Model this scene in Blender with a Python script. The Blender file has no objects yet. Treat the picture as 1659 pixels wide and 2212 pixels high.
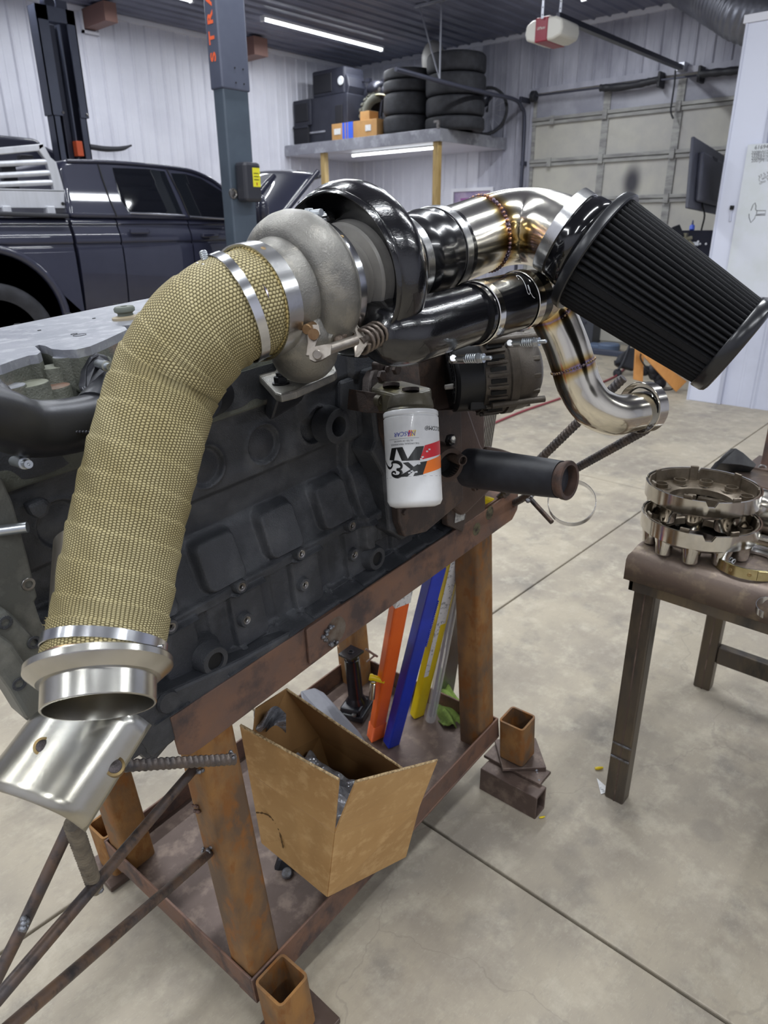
import bpy, bmesh, math, random
import numpy as np
from mathutils import Vector, Matrix
random.seed(7); RNG = np.random.RandomState(5)
SC = bpy.context.scene; COL = SC.collection
# ---------------------------------------------------------------- camera (photo is 1659 x 2212)
FPX = 1515.0
CAM = np.array([0, 0, 1.65])
_p, _r, _y = np.radians([22.05, -0.33, 41.7])
FW = np.array([math.cos(_y)*math.cos(_p), math.sin(_y)*math.cos(_p), -math.sin(_p)])
_rt = np.array([math.sin(_y), -math.cos(_y), 0.0]); _up = np.cross(_rt, FW)
RT = math.cos(_r)*_rt + math.sin(_r)*_up
UP = -math.sin(_r)*_rt + math.cos(_r)*_up
cd = bpy.data.cameras.new('camera'); cam = bpy.data.objects.new('camera', cd); COL.objects.link(cam)
cd.sensor_fit = 'VERTICAL'; cd.sensor_height = 9.8; cd.sensor_width = 9.8*1659/2212
cd.lens = FPX/2212*9.8; cd.clip_start = 0.02; cd.clip_end = 60
cd.dof.use_dof = True; cd.dof.focus_distance = 1.15; cd.dof.aperture_fstop = 2.2
m = Matrix.Identity(4)
for i, ax in enumerate((RT, UP, -FW)):
    for j in range(3): m[j][i] = ax[j]
for j in range(3): m[j][3] = CAM[j]
cam.matrix_world = m
SC.camera = cam
# ---------------------------------------------------------------- world, exposure
wd = bpy.data.worlds.new('world'); SC.world = wd; wd.use_nodes = True
wd.node_tree.nodes['Background'].inputs[0].default_value = (0.75, 0.8, 0.9, 1)
wd.node_tree.nodes['Background'].inputs[1].default_value = 0.4
SC.view_settings.view_transform = 'Standard'; SC.view_settings.look = 'None'
SC.view_settings.exposure = 0.0; SC.view_settings.gamma = 1.0
try: SC.view_settings.use_curve_mapping = False
except Exception: pass
# ---------------------------------------------------------------- coordinate helpers
def ray(x, y): return FW + RT*(x-829.5)/FPX - UP*(y-1106)/FPX
def onz(x, y, z): r = ray(x, y); return CAM + r*(z-CAM[2])/r[2]
def onpl(x, y, p, n): r = ray(x, y); return CAM + r*((np.asarray(p, float)-CAM) @ n)/(r @ n)
EX, EY, EZ = np.eye(3)
def onX(x, y, X): return onpl(x, y, (X, 0, 0), EX)
def onY(x, y, Y): return onpl(x, y, (0, Y, 0), EY)
def dep(x, y, d): return CAM + ray(x, y)*d
_n = lambda a: np.asarray(a, float)/np.linalg.norm(a)
# the engine stand stands slightly tilted: its own axes (A along, B to the left, W up) with the origin at the rear right socket
SO = np.array([1.5927, 0.6888, 0.25])
SO = onz(1129, 1579, .25)
A_ = _n(ray(2244, 310)); W_ = -_n(ray(1090, 4400)); _d = A_ @ W_
A_, W_ = _n(A_-W_*_d/2), W_-A_*_d/2; W_ = _n(W_-A_*(W_ @ A_)); B_ = np.cross(W_, A_)
SM = np.array([A_, B_, W_])
def W(a, b, w): return SO + A_*a + B_*b + W_*w
def toS(p): return SM @ (np.asarray(p, float)-SO)
def onB(x, y, b): return onpl(x, y, W(0, b, 0), B_)
def onA(x, y, a): return onpl(x, y, W(a, 0, 0), A_)
def onW(x, y, w): return onpl(x, y, W(0, 0, w), W_)
# ---------------------------------------------------------------- materials
def srgb(h):
    if isinstance(h, str): c = [int(h[i:i+2], 16)/255 for i in (0, 2, 4)]
    else: c = list(h)
    return tuple((x/12.92 if x <= .04045 else ((x+.055)/1.055)**2.4) for x in c)+(1,)
MC = {}
def mat(name, col, rough=.5, metal=0, spec=None, coat=0, var=None, vscale=8, bump=0, bscale=200, streak=None, var2=None, v2scale=30, v2lo=.5, v2hi=.65, aniso=0, emis=None, estr=0, alpha=None, trans=0, ior=None, rvar=0, vlo=.4, vhi=.65, bdist=.002):
    """procedural material: base colour, up to two noise mixed colours, fine relief"""
    if name in MC: return MC[name]
    M = bpy.data.materials.new(name); M.use_nodes = True; nt = M.node_tree; N = nt.nodes; L = nt.links
    b = N['Principled BSDF']; MC[name] = M
    b.inputs['Base Color'].default_value = srgb(col); b.inputs['Roughness'].default_value = rough; b.inputs['Metallic'].default_value = metal
    if spec is not None: b.inputs['Specular IOR Level'].default_value = spec
    if coat: b.inputs['Coat Weight'].default_value = coat; b.inputs['Coat Roughness'].default_value = .03
    if aniso: b.inputs['Anisotropic'].default_value = aniso
    if trans: b.inputs['Transmission Weight'].default_value = trans
    if ior: b.inputs['IOR'].default_value = ior
    if alpha is not None: b.inputs['Alpha'].default_value = alpha
    if emis: b.inputs['Emission Color'].default_value = srgb(emis); b.inputs['Emission Strength'].default_value = estr
    geo = N.new('ShaderNodeNewGeometry'); src = geo.outputs['Position']
    if streak:
        mp = N.new('ShaderNodeMapping'); L.new(src, mp.inputs[0]); mp.inputs['Scale'].default_value = streak; src = mp.outputs[0]
    def noise(sc, det=5, s=None):
        n = N.new('ShaderNodeTexNoise'); n.inputs['Scale'].default_value = sc; n.inputs['Detail'].default_value = det
        n.inputs['Roughness'].default_value = .62; L.new(s or src, n.inputs['Vector']); return n.outputs['Fac']
    def ramp(fac, lo, hi):
        r = N.new('ShaderNodeMapRange'); r.inputs[1].default_value = lo; r.inputs[2].default_value = hi; L.new(fac, r.inputs[0]); return r.outputs[0]
    cur = None
    if var:
        mx = N.new('ShaderNodeMix'); mx.data_type = 'RGBA'; mx.inputs[6].default_value = srgb(col); mx.inputs[7].default_value = srgb(var)
        f = ramp(noise(vscale), vlo, vhi); L.new(f, mx.inputs[0]); cur = mx.outputs[2]
        if rvar:
            rr = N.new('ShaderNodeMapRange'); rr.inputs[3].default_value = rough; rr.inputs[4].default_value = rough+rvar; L.new(f, rr.inputs[0]); L.new(rr.outputs[0], b.inputs['Roughness'])
    if var2:
        mx = N.new('ShaderNodeMix'); mx.data_type = 'RGBA'; mx.inputs[7].default_value = srgb(var2)
        if cur: L.new(cur, mx.inputs[6])
        else: mx.inputs[6].default_value = srgb(col)
        L.new(ramp(noise(v2scale, 8), v2lo, v2hi), mx.inputs[0]); cur = mx.outputs[2]
    if cur: L.new(cur, b.inputs['Base Color'])
    if bump:
        bp = N.new('ShaderNodeBump'); bp.inputs['Strength'].default_value = bump; bp.inputs['Distance'].default_value = bdist
        L.new(noise(bscale, 3), bp.inputs['Height']); L.new(bp.outputs[0], b.inputs['Normal'])
    return M
# ---------------------------------------------------------------- geometry collector
class G:
    def __init__(s): s.v = []; s.f = []; s.uv = None; s.n = 0
    def add(s, vs, fs):
        k = s.n; vs = np.asarray(vs, float).reshape(-1, 3); s.v.append(vs); s.n += len(vs)
        s.f += [tuple(i+k for i in f) for f in fs]; return s
    def hexa(s, p):  # 8 points: bottom loop 0-3, top loop 4-7
        return s.add(p, [(3, 2, 1, 0), (4, 5, 6, 7), (0, 1, 5, 4), (1, 2, 6, 5), (2, 3, 7, 6), (3, 0, 4, 7)])
    def box(s, o, x, y, z):  # corner o and three edge vectors
        o, x, y, z = map(lambda t: np.asarray(t, float), (o, x, y, z))
        return s.hexa([o, o+x, o+x+y, o+y, o+z, o+x+z, o+x+y+z, o+y+z])
    def cbox(s, c, hx, hy, hz, X=EX, Y=EY, Z=EZ):
        c = np.asarray(c, float); X = X*hx; Y = Y*hy; Z = Z*hz; return s.box(c-X-Y-Z, 2*X, 2*Y, 2*Z)
    def bb(s, x0, x1, y0, y1, z0, z1): return s.box((x0, y0, z0), (x1-x0, 0, 0), (0, y1-y0, 0), (0, 0, z1-z0))
    def sb(s, a0, a1, b0, b1, w0, w1): return s.box(W(a0, b0, w0), A_*(a1-a0), B_*(b1-b0), W_*(w1-w0))
    def prism(s, poly, vec):
        poly = [np.asarray(p, float) for p in poly]; n = len(poly); vec = np.asarray(vec, float)
        return s.add(poly+[p+vec for p in poly], [tuple(range(n))[::-1], tuple(range(n, 2*n))]+[(i, (i+1) % n, n+(i+1) % n, n+i) for i in range(n)])
    def lathe(s, o, ax, prof, n=48, ref=None, arc=None, rf=None, closed=False):
        o = np.asarray(o, float); ax = _n(ax); ref = EZ if ref is None else np.asarray(ref, float)
        if abs(ax @ _n(ref)) > .98: ref = EX
        X = _n(np.cross(ref, ax)); Y = np.cross(ax, X); vs = []
        full = arc is None; a0, a1 = (0, 2*math.pi) if full else arc
        m_ = n if full else n+1
        for i in range(m_):
            t = a0+(a1-a0)*i/n; d = X*math.cos(t)+Y*math.sin(t)
            for (h, r) in prof:
                rr = r if rf is None else rf(t, h, r)
                vs.append(o+ax*h+d*rr)
        k = len(prof); fs = []
        for i in range(n):
            j = (i+1) % m_
            for q in range(k-1): fs.append((i*k+q, j*k+q, j*k+q+1, i*k+q+1))
            if closed: fs.append((i*k+k-1, j*k+k-1, j*k, i*k))
        if full and not closed:
            if prof[0][1] > 1e-6 and prof[0][1] != 0: pass
        return s.add(vs, fs)
    def cyl(s, p0, p1, r0, r1=None, n=24, bev=0):
        p0 = np.asarray(p0, float); p1 = np.asarray(p1, float); r1 = r0 if r1 is None else r1; h = np.linalg.norm(p1-p0)
        pr = [(0, 0), (0, r0-bev), (bev, r0), (h-bev, r1), (h, r1-bev), (h, 0)] if bev else [(0, 0), (0, r0), (h, r1), (h, 0)]
        return s.lathe(p0, p1-p0, pr, n)
    def tube(s, p0, p1, ro, ri, n=32):
        p0 = np.asarray(p0, float); p1 = np.asarray(p1, float); h = np.linalg.norm(p1-p0)
        e = min(.001, (ro-ri)/3)
        return s.lathe(p0, p1-p0, [(0, ri+e), (0, ro-e), (e, ro), (h-e, ro), (h, ro-e), (h, ri+e), (h-e, ri), (e, ri)], n, closed=True)
    def sweep(s, pts, r, n=24, caps=True, res=0, closed=False, uvs=False, rr=None, fold=None):
        P = [np.asarray(p, float) for p in pts]
        R = list(r) if hasattr(r, '__len__') else [r]*len(P)
        if res: P, R = smooth(P, R, res, closed)
        P = np.array(P); m_ = len(P)
        if closed: T = np.roll(P, -1, 0)-np.roll(P, 1, 0)
        else: T = np.gradient(P, axis=0)
        T /= np.linalg.norm(T, axis=1)[:, None]
        up = EZ if abs(T[0] @ EZ) < .9 else EX
        X = _n(np.cross(up, T[0])); vs = []; Ls = [0]
        for i in range(1, m_): Ls.append(Ls[-1]+np.linalg.norm(P[i]-P[i-1]))
        s.frames = []
        for i in range(m_):
            X = X-T[i]*(X @ T[i]); X = _n(X); Y = np.cross(T[i], X); s.frames.append((P[i], T[i], X, Y))
            for j in range(n):
                t = 2*math.pi*j/n; q = R[i] if rr is None else rr(Ls[i], t, R[i])
                vs.append(P[i]+(X*math.cos(t)+Y*math.sin(t))*q)
        fs = []; rings = m_ if closed else m_-1
        for i in range(rings):
            k = (i+1) % m_
            for j in range(n): fs.append((i*n+j, i*n+(j+1) % n, k*n+(j+1) % n, k*n+j))
        if uvs:
            s.uv = []; 
            for i in range(rings):
                for j in range(n):
                    u0, u1 = j/n, (j+1)/n; s.uv += [(u0, Ls[i]), (u1, Ls[i]), (u1, Ls[i+1]), (u0, Ls[i+1])]
        if caps and not closed:
            fs.append(tuple(range(n))[::-1]); fs.append(tuple((m_-1)*n+j for j in range(n)))
            if uvs: s.uv += [(0, 0)]*(2*n)
        return s.add(vs, fs)
    def ball(s, c, r, n=12, k=8, sc=(1, 1, 1)):
        c = np.asarray(c, float); pr = []; vs = []; fs = []
        for i in range(k+1):
            ph = math.pi*i/k
            for j in range(n):
                t = 2*math.pi*j/n; vs.append(c+np.array([math.sin(ph)*math.cos(t)*sc[0], math.sin(ph)*math.sin(t)*sc[1], math.cos(ph)*sc[2]])*r)
        for i in range(k):
            for j in range(n): fs.append((i*n+j, i*n+(j+1) % n, (i+1)*n+(j+1) % n, (i+1)*n+j))
        return s.add(vs, fs)
    def grid(s, F, nu, nv):  # F(u,v) -> point
        vs = [F(i/nu, j/nv) for i in range(nu+1) for j in range(nv+1)]
        return s.add(vs, [(i*(nv+1)+j, (i+1)*(nv+1)+j, (i+1)*(nv+1)+j+1, i*(nv+1)+j+1) for i in range(nu) for j in range(nv)])
    def spring(s, p0, p1, R, r, turns, n=6):
        p0 = np.asarray(p0, float); p1 = np.asarray(p1, float); ax = _n(p1-p0); X = _n(np.cross(ax, EZ if abs(ax[2]) < .9 else EX)); Y = np.cross(ax, X)
        m_ = int(turns*14); return s.sweep([p0+(p1-p0)*i/m_+(X*math.cos(2*math.pi*turns*i/m_)+Y*math.sin(2*math.pi*turns*i/m_))*R for i in range(m_+1)], r, n)
    def hexnut(s, p0, ax, r, h):
        return s.lathe(p0, ax, [(0, 0), (0, r), (h*.85, r), (h, r*.85), (h, 0)], 6)
def smooth(P, R, res, closed=False):
    n = len(P); oP = []; oR = []; seg = n if closed else n-1
    for i in range(seg):
        if closed: a, b, c, d = P[(i-1) % n], P[i], P[(i+1) % n], P[(i+2) % n]; ra, rb, rc, rd = R[(i-1) % n], R[i], R[(i+1) % n], R[(i+2) % n]
        else:
            a = P[i-1] if i else 2*P[0]-P[1]; b = P[i]; c = P[i+1]; d = P[i+2] if i+2 < n else 2*P[-1]-P[-2]
            ra = R[i-1] if i else R[0]; rb = R[i]; rc = R[i+1]; rd = R[i+2] if i+2 < n else R[-1]
        for k in range(res):
            t = k/res; h = lambda a, b, c, d: .5*((2*b)+(-a+c)*t+(2*a-5*b+4*c-d)*t*t+(-a+3*b-3*c+d)*t**3)
            oP.append(h(a, b, c, d)); oR.append(rb+(rc-rb)*(3*t*t-2*t**3))
    if not closed: oP.append(P[-1]); oR.append(R[-1])
    return oP, oR
# ---------------------------------------------------------------- object builders
def thing(name, label, cat, loc, group=None):
    o = bpy.data.objects.new(name, None); COL.objects.link(o); o.empty_display_size = .05
    o.location = tuple(float(t) for t in loc); o['label'] = label; o['category'] = cat
    if group: o['group'] = group
    o['wl'] = [float(t) for t in loc]
    return o
def obj(name, g, M, parent=None, sm=0, bev=0, bseg=2, label=None, kind=None, cat=None, group=None, weight=False, solid=0, sub=0):
    V = np.concatenate(g.v); 
    if parent is not None and 'wl' in parent: base = np.array(parent['wl'])
    else: base = np.zeros(3)
    lo, hi = V.min(0), V.max(0); org = np.array([(lo[0]+hi[0])/2, (lo[1]+hi[1])/2, lo[2]])
    me = bpy.data.meshes.new(name); me.from_pydata([tuple(map(float, p)) for p in (V-org)], [], g.f)
    if g.uv:
        uv = me.uv_layers.new(name='UVMap'); uv.data.foreach_set('uv', np.array(g.uv, dtype=np.float32).ravel())
    if isinstance(M, (list, tuple)):
        for q in M: me.materials.append(q)
    else: me.materials.append(M)
    bm = bmesh.new(); bm.from_mesh(me)
    if not g.uv: bmesh.ops.remove_doubles(bm, verts=bm.verts, dist=1e-5)
    bmesh.ops.recalc_face_normals(bm, faces=bm.faces)
    bm.to_mesh(me); bm.free()
    if sm:
        me.polygons.foreach_set('use_smooth', [True]*len(me.polygons))
        try: me.set_sharp_from_angle(angle=math.radians(sm))
        except Exception: pass
    o = bpy.data.objects.new(name, me); COL.objects.link(o)
    o.location = tuple(float(t) for t in (org-base)); o['wl'] = [float(t) for t in org]
    if parent is not None: o.parent = parent
    if solid:
        md = o.modifiers.new('thickness', 'SOLIDIFY'); md.thickness = solid; md.offset = 0
    if bev:
        md = o.modifiers.new('bevel', 'BEVEL'); md.width = bev; md.segments = bseg; md.limit_method = 'ANGLE'; md.angle_limit = math.radians(35)
    if sub:
        md = o.modifiers.new('sub', 'SUBSURF'); md.levels = md.render_levels = sub
    if label: o['label'] = label
    if kind: o['kind'] = kind
    if cat: o['category'] = cat
    if group: o['group'] = group
    return o
def copy_tree(src, delta, label=None, parent=None, group=None, rotz=0):
    c = src.copy(); COL.objects.link(c)
    if parent is None: c.location = tuple(float(a+b) for a, b in zip(src.location, delta)); c.rotation_euler[2] += rotz
    else: c.parent = parent
    c['wl'] = [float(a+b) for a, b in zip(src['wl'], delta)]
    if label and parent is None: c['label'] = label
    if group: c['group'] = group
    for ch in list(src.children): copy_tree(ch, (0, 0, 0), parent=c)
    return c
def textg(s, size, thick=0, bold=False, shear=0, ext=.0004, align='CENTER', wide=1.0, fmap=None, res=3):
    """lettering as mesh: verts in local x,y; fmap maps (x,y,z) arrays to world points"""
    cu = bpy.data.curves.new('t', 'FONT'); cu.body = s; cu.size = size; cu.align_x = align; cu.align_y = 'CENTER'; cu.extrude = ext; cu.offset = thick; cu.shear = shear; cu.resolution_u = res
    o = bpy.data.objects.new('t', cu); COL.objects.link(o); dg = bpy.context.evaluated_depsgraph_get()
    me = bpy.data.meshes.new_from_object(o.evaluated_get(dg)); g = G()
    if len(me.vertices):
        g.add([fmap(v.co.x*wide, v.co.y, v.co.z) for v in me.vertices], [tuple(p.vertices) for p in me.polygons])
    bpy.data.objects.remove(o); bpy.data.curves.remove(cu); bpy.data.meshes.remove(me); return g
def plane_map(o, X, Y, N): 
    o = np.asarray(o, float); X = _n(X); Y = _n(Y); N = _n(N); return lambda x, y, z: o+X*x+Y*y+N*z
for o_ in (G,): pass
# ================================================================ THE ROOM
HC = 4.27; RX, RY = 10.417, 9.936; LX, LY = -5.0, -5.5
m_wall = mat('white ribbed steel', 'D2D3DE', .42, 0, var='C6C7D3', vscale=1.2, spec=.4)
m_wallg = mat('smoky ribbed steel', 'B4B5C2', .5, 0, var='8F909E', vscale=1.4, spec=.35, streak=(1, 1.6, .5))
m_trim = mat('white trim', 'DCDDE6', .45)
m_ceil = mat('dark ceiling steel', '73768A', .42, 0, var='5E6175', vscale=1.0, spec=.5)
m_conc = mat('concrete', 'ADA391', .5, 0, var='948C80', vscale=1.7, var2='7F7A73', v2scale=4.2, v2lo=.55, v2hi=.75, bump=.1, bscale=60, rvar=.14, spec=.35)
m_joint = mat('joint filler', '6E6A62', .9)
# concrete: add fine scratches / mottling
def conc_extra():
    nt = m_conc.node_tree; N = nt.nodes; L = nt.links; b = N['Principled BSDF']; cur = b.inputs['Base Color'].links[0].from_socket
    geo = N.new('ShaderNodeNewGeometry')
    def layer(cur, col, sc, lo, hi, amt, stretch=None, det=6):
        n = N.new('ShaderNodeTexNoise'); n.inputs['Scale'].default_value = sc; n.inputs['Detail'].default_value = det; n.inputs['Roughness'].default_value = .7
        s = geo.outputs['Position']
        if stretch:
            mp = N.new('ShaderNodeMapping'); mp.inputs['Scale'].default_value = stretch; mp.inputs['Rotation'].default_value = (0, 0, .6); L.new(s, mp.inputs[0]); s = mp.outputs[0]
        L.new(s, n.inputs['Vector']); r = N.new('ShaderNodeMapRange'); r.inputs[1].default_value = lo; r.inputs[2].default_value = hi; r.inputs[4].default_value = amt; L.new(n.outputs['Fac'], r.inputs[0])
        mx = N.new('ShaderNodeMix'); mx.data_type = 'RGBA'; mx.inputs[7].default_value = srgb(col); L.new(cur, mx.inputs[6]); L.new(r.outputs[0], mx.inputs[0]); return mx.outputs[2]
    cur = layer(cur, 'C4BCAA', 9, .5, .7, .6); cur = layer(cur, '857C72', 2.3, .52, .68, .5)
    cur = layer(cur, '8C867C', 22, .55, .75, .45, (1, 3.5, 1))
    cur = layer(cur, 'D4CEBF', 60, .58, .75, .45, (1, 5, 1))
    cur = layer(cur, '57534E', 35, .70, .74, .6)
    # round drip stains
    v = N.new('ShaderNodeTexVoronoi'); v.inputs['Scale'].default_value = 3.2; v.inputs['Randomness'].default_value = 1; L.new(geo.outputs['Position'], v.inputs['Vector'])
    r = N.new('ShaderNodeMapRange'); r.inputs[1].default_value = .16; r.inputs[2].default_value = .12; r.inputs[4].default_value = .3; L.new(v.outputs['Distance'], r.inputs[0])
    mx = N.new('ShaderNodeMix'); mx.data_type = 'RGBA'; mx.inputs[7].default_value = srgb('827C76'); L.new(cur, mx.inputs[6]); L.new(r.outputs[0], mx.inputs[0]); cur = mx.outputs[2]
    v = N.new('ShaderNodeTexVoronoi'); v.feature = 'DISTANCE_TO_EDGE'; v.inputs['Scale'].default_value = .7
    nn = N.new('ShaderNodeTexNoise'); nn.inputs['Scale'].default_value = 3; nn.inputs['Detail'].default_value = 5; L.new(geo.outputs['Position'], nn.inputs['Vector'])
    ad = N.new('ShaderNodeVectorMath'); ad.operation = 'MULTIPLY_ADD'; ad.inputs[1].default_value = (.5, .5, 0); L.new(nn.outputs['Color'], ad.inputs[0]); L.new(geo.outputs['Position'], ad.inputs[2]); L.new(ad.outputs[0], v.inputs['Vector'])
    r = N.new('ShaderNodeMapRange'); r.inputs[1].default_value = .0022; r.inputs[2].default_value = .0008; r.inputs[4].default_value = .22; L.new(v.outputs['Distance'], r.inputs[0])
    mx = N.new('ShaderNodeMix'); mx.data_type = 'RGBA'; mx.inputs[7].default_value = srgb('6F6A62'); L.new(cur, mx.inputs[6]); L.new(r.outputs[0], mx.inputs[0]); cur = mx.outputs[2]
    L.new(cur, b.inputs['Base Color'])
conc_extra()
fl = G().bb(LX-.2, RX+.2, LY-.2, RY+.2, -.12, -.022)
FLOOR = obj('floor', fl, m_joint, kind='structure')
jx = [LX, -1.96, 1.27, 4.50, 7.6, RX]; jy = [LY, -1.7, 1.505, 4.7, RY]
for i in range(len(jx)-1):
    for j in range(len(jy)-1):
        obj('concrete_slab', G().bb(jx[i]+.0045, jx[i+1]-.0045, jy[j]+.0045, jy[j+1]-.0045, -.03, 0), m_conc, FLOOR, bev=.004)
# ribbed sheet: runs along direction D from p, ribs stand out along Nn, height vector H
def ribsheet(p, D, Nn, H, width=.914, pitch=.2285, d=.019, mt=None, parent=None, name='wall_sheet'):
    g = G(); p = np.asarray(p, float); n = max(1, int(round(width/pitch))); pts = []
    for i in range(n):
        x = i*width/n
        for dx, h in ((.0, d), (.012, d), (.032, 0), (width/n*.42, 0), (width/n*.44, .003), (width/n*.5, .003), (width/n*.52, 0), (width/n-.02, 0)): pts.append((x+dx, h))
    pts.append((width, d))
    F = [p+D*x+Nn*h for x, h in pts]; Bk = [q-Nn*(h+.004) for q, (x, h) in zip(F, pts)]
    vs = F+[q+H for q in F]; k = len(F)
    g.add(vs, [(i, i+1, k+i+1, k+i) for i in range(k-1)])
    return obj(name, g, mt, parent)
WL = obj('wall_left', G().bb(LX, RX+.1, RY+.006, RY+.1, 0, HC), m_trim, kind='structure')
n = int((RX-LX)/.914)+1
for i in range(n):
    x0 = RX-.914*(i+1); w = .914
    if x0 < LX: w = x0+.914-LX; x0 = LX
    ribsheet((x0, RY, 0), EX, -EY, EZ*(HC-.02), w, .2285, parent=WL, mt=m_wall)
obj('wall_cap', G().bb(LX, RX, RY-.045, RY, HC-.06, HC), m_trim, WL)
# back wall with the garage door opening (y 1.9..6.2, up to 3.45)
DY0, DY1, DZ = 1.75, 6.24, 3.47
WB = obj('wall_back', G().bb(RX+.006, RX+.12, DY1, RY, 0, HC).bb(RX+.006, RX+.12, LY, DY0, 0, HC).bb(RX+.006, RX+.12, DY0, DY1, DZ, HC), m_trim, kind='structure')
WY0, WY1, WZ0, WZ1 = 6.93, 7.66, 1.3, 2.20
y = RY
while y > LY+.01:
    y1 = max(y-.914, LY)
    if y1 < DY1 < y: y1 = DY1
    if y1 < DY0 < y: y1 = DY0
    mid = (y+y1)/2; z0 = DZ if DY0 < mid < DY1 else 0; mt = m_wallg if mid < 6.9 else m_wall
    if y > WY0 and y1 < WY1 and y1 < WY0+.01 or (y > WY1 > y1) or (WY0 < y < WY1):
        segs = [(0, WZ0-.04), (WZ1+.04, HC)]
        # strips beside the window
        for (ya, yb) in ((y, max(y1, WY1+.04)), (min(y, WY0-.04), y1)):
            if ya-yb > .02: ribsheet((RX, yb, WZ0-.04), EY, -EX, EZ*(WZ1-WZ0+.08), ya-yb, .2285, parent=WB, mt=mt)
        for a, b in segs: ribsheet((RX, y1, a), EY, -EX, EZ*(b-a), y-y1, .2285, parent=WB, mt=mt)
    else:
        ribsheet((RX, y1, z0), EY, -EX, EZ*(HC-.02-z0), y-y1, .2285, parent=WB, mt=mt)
    y = y1
obj('wall_cap', G().bb(RX-.045, RX, LY, RY, HC-.06, HC), m_trim, WB)
obj('corner_trim', G().bb(RX-.06, RX, RY-.06, RY, 0, HC-.05), m_trim, WB)
m_wpan = mat('dark window pane', '9A7F96', .15, 0, emis='A86C92', estr=.25, var='5A5A70', vscale=4)
wn = obj('window_1', G().bb(RX-.03, RX+.02, WY0-.05, WY1+.05, WZ1, WZ1+.05).bb(RX-.03, RX+.02, WY0-.05, WY1+.05, WZ0-.05, WZ0).bb(RX-.03, RX+.02, WY0-.05, WY0, WZ0, WZ1).bb(RX-.03, RX+.02, WY1, WY1+.05, WZ0, WZ1), m_trim, kind='structure')
obj('pane', G().bb(RX+.0, RX+.005, WY0, WY1, WZ0, WZ1), mat('window glass', 'B0A0B8', .08, spec=.6, var='8A7C9E', vscale=3), wn)
for i, (c, a, b) in enumerate((('8A4C8C', .12, .3), ('D8C4E2', .34, .38), ('B83A70', .42, .62))):
    obj('poster_strip', G().bb(RX-.006, RX-.001, WY1-b*1.1, WY1-a*1.1, WZ0+.1, WZ1-.1), mat('strip%d' % i, c, .6), wn)
# ceiling
CE = obj('ceiling', G().bb(LX, RX+.1, LY, RY+.1, HC+.02, HC+.1), m_ceil, kind='structure')
y = RY
while y > LY+.01:
    y1 = max(y-.914, LY)
    ribsheet((RX, y1, HC), EY, -EZ, -EX*(RX-LX), y-y1, .2285, d=.022, parent=CE, mt=m_ceil, name='ceiling_sheet'); y = y1
# walls behind the camera (closed room)
WF = obj('wall_front', G().bb(LX-.1, LX, LY, RY, 0, HC), m_wall, kind='structure')
WR = obj('wall_right', G().bb(LX, RX, LY-.1, LY, 0, HC), m_wall, kind='structure')
# the office / partition on the right
PX, PY, PZ = 7.387, 2.40, 3.25
m_part = mat('white partition steel', 'CBCFE0', .4, 0, var='C0C4D4', vscale=2, spec=.45)
P_ = obj('wall_partition', G().bb(PX+.02, RX-1.2, LY, PY-.02, 0, PZ-.02), m_part, kind='structure')
y = PY-.32
while y > -2.5:
    ribsheet((PX+.015, y-.914, .0), EY, -EX, EZ*PZ, .914, .305, d=.02, parent=P_, mt=m_part); y -= .914
obj('corner_trim', G().bb(PX-.012, PX+.02, PY-.3, PY, 0, PZ+.02), mat('smooth white trim', 'D4D8E8', .35), P_, bev=.004)
obj('corner_trim', G().bb(PX-.03, PX+.02, PY-.335, PY-.3, 0, PZ+.02), mat('grey joint trim', 'B4B8C8', .5), P_, bev=.006)  # greyer strip marking the trim joint
obj('corner_trim', G().bb(PX-.02, RX-1.2, PY-.02, PY, 0, PZ), m_part, P_)
obj('top_trim', G().bb(PX-.03, RX-1.2, LY, PY+.02, PZ, PZ+.06), m_trim, P_)
# ---------------------------------------------------------------- garage door
m_door = mat('cream door panel', 'BDBBB2', .5, 0, var='AAA8A6', vscale=1.2, spec=.3)
m_doorb = mat('sooty top door panel', 'A9AAB4', .55, 0, var='8C8D99', vscale=1.6)
m_rail = mat('galvanised rail', 'A2A29F', .5, 0, var='7C7B7C', vscale=5, spec=.4, streak=(1, .6, 3))
m_soot = mat('soot', '4A4B5A', .8)
D1 = obj('door_1', G().bb(RX+.03, RX+.06, DY0, DY1, 0, DZ), m_door, kind='structure')
zr = [3.47, 3.10, 2.545, 2.005, 1.47, .94, .41, 0]; st = [6.24, 5.08, 4.065, 2.95, 1.75]
def soot_mat():
    M = m_door.copy(); M.name = 'cream door panel with soot patch'; nt = M.node_tree; N = nt.nodes; L = nt.links; b = N['Principled BSDF']
    cur = b.inputs['Base Color'].links[0].from_socket
    geo = N.new('ShaderNodeNewGeometry'); sb = N.new('ShaderNodeVectorMath'); sb.operation = 'SUBTRACT'; sb.inputs[1].default_value = (RX, 4.60, 2.22); L.new(geo.outputs['Position'], sb.inputs[0])
    mu = N.new('ShaderNodeVectorMath'); mu.operation = 'MULTIPLY'; mu.inputs[1].default_value = (0, 1/.15, 1/.26); L.new(sb.outputs[0], mu.inputs[0])
    ln = N.new('ShaderNodeVectorMath'); ln.operation = 'LENGTH'; L.new(mu.outputs[0], ln.inputs[0])
    r = N.new('ShaderNodeMapRange'); r.interpolation_type = 'SMOOTHSTEP'; r.inputs[1].default_value = 1.25; r.inputs[2].default_value = .25; r.inputs[4].default_value = .93; L.new(ln.outputs['Value'], r.inputs[0])
    mx = N.new('ShaderNodeMix'); mx.data_type = 'RGBA'; mx.inputs[7].default_value = srgb('34343F'); L.new(cur, mx.inputs[6]); L.new(r.outputs[0], mx.inputs[0]); L.new(mx.outputs[2], b.inputs['Base Color']); return M
m_spot = soot_mat()
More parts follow.
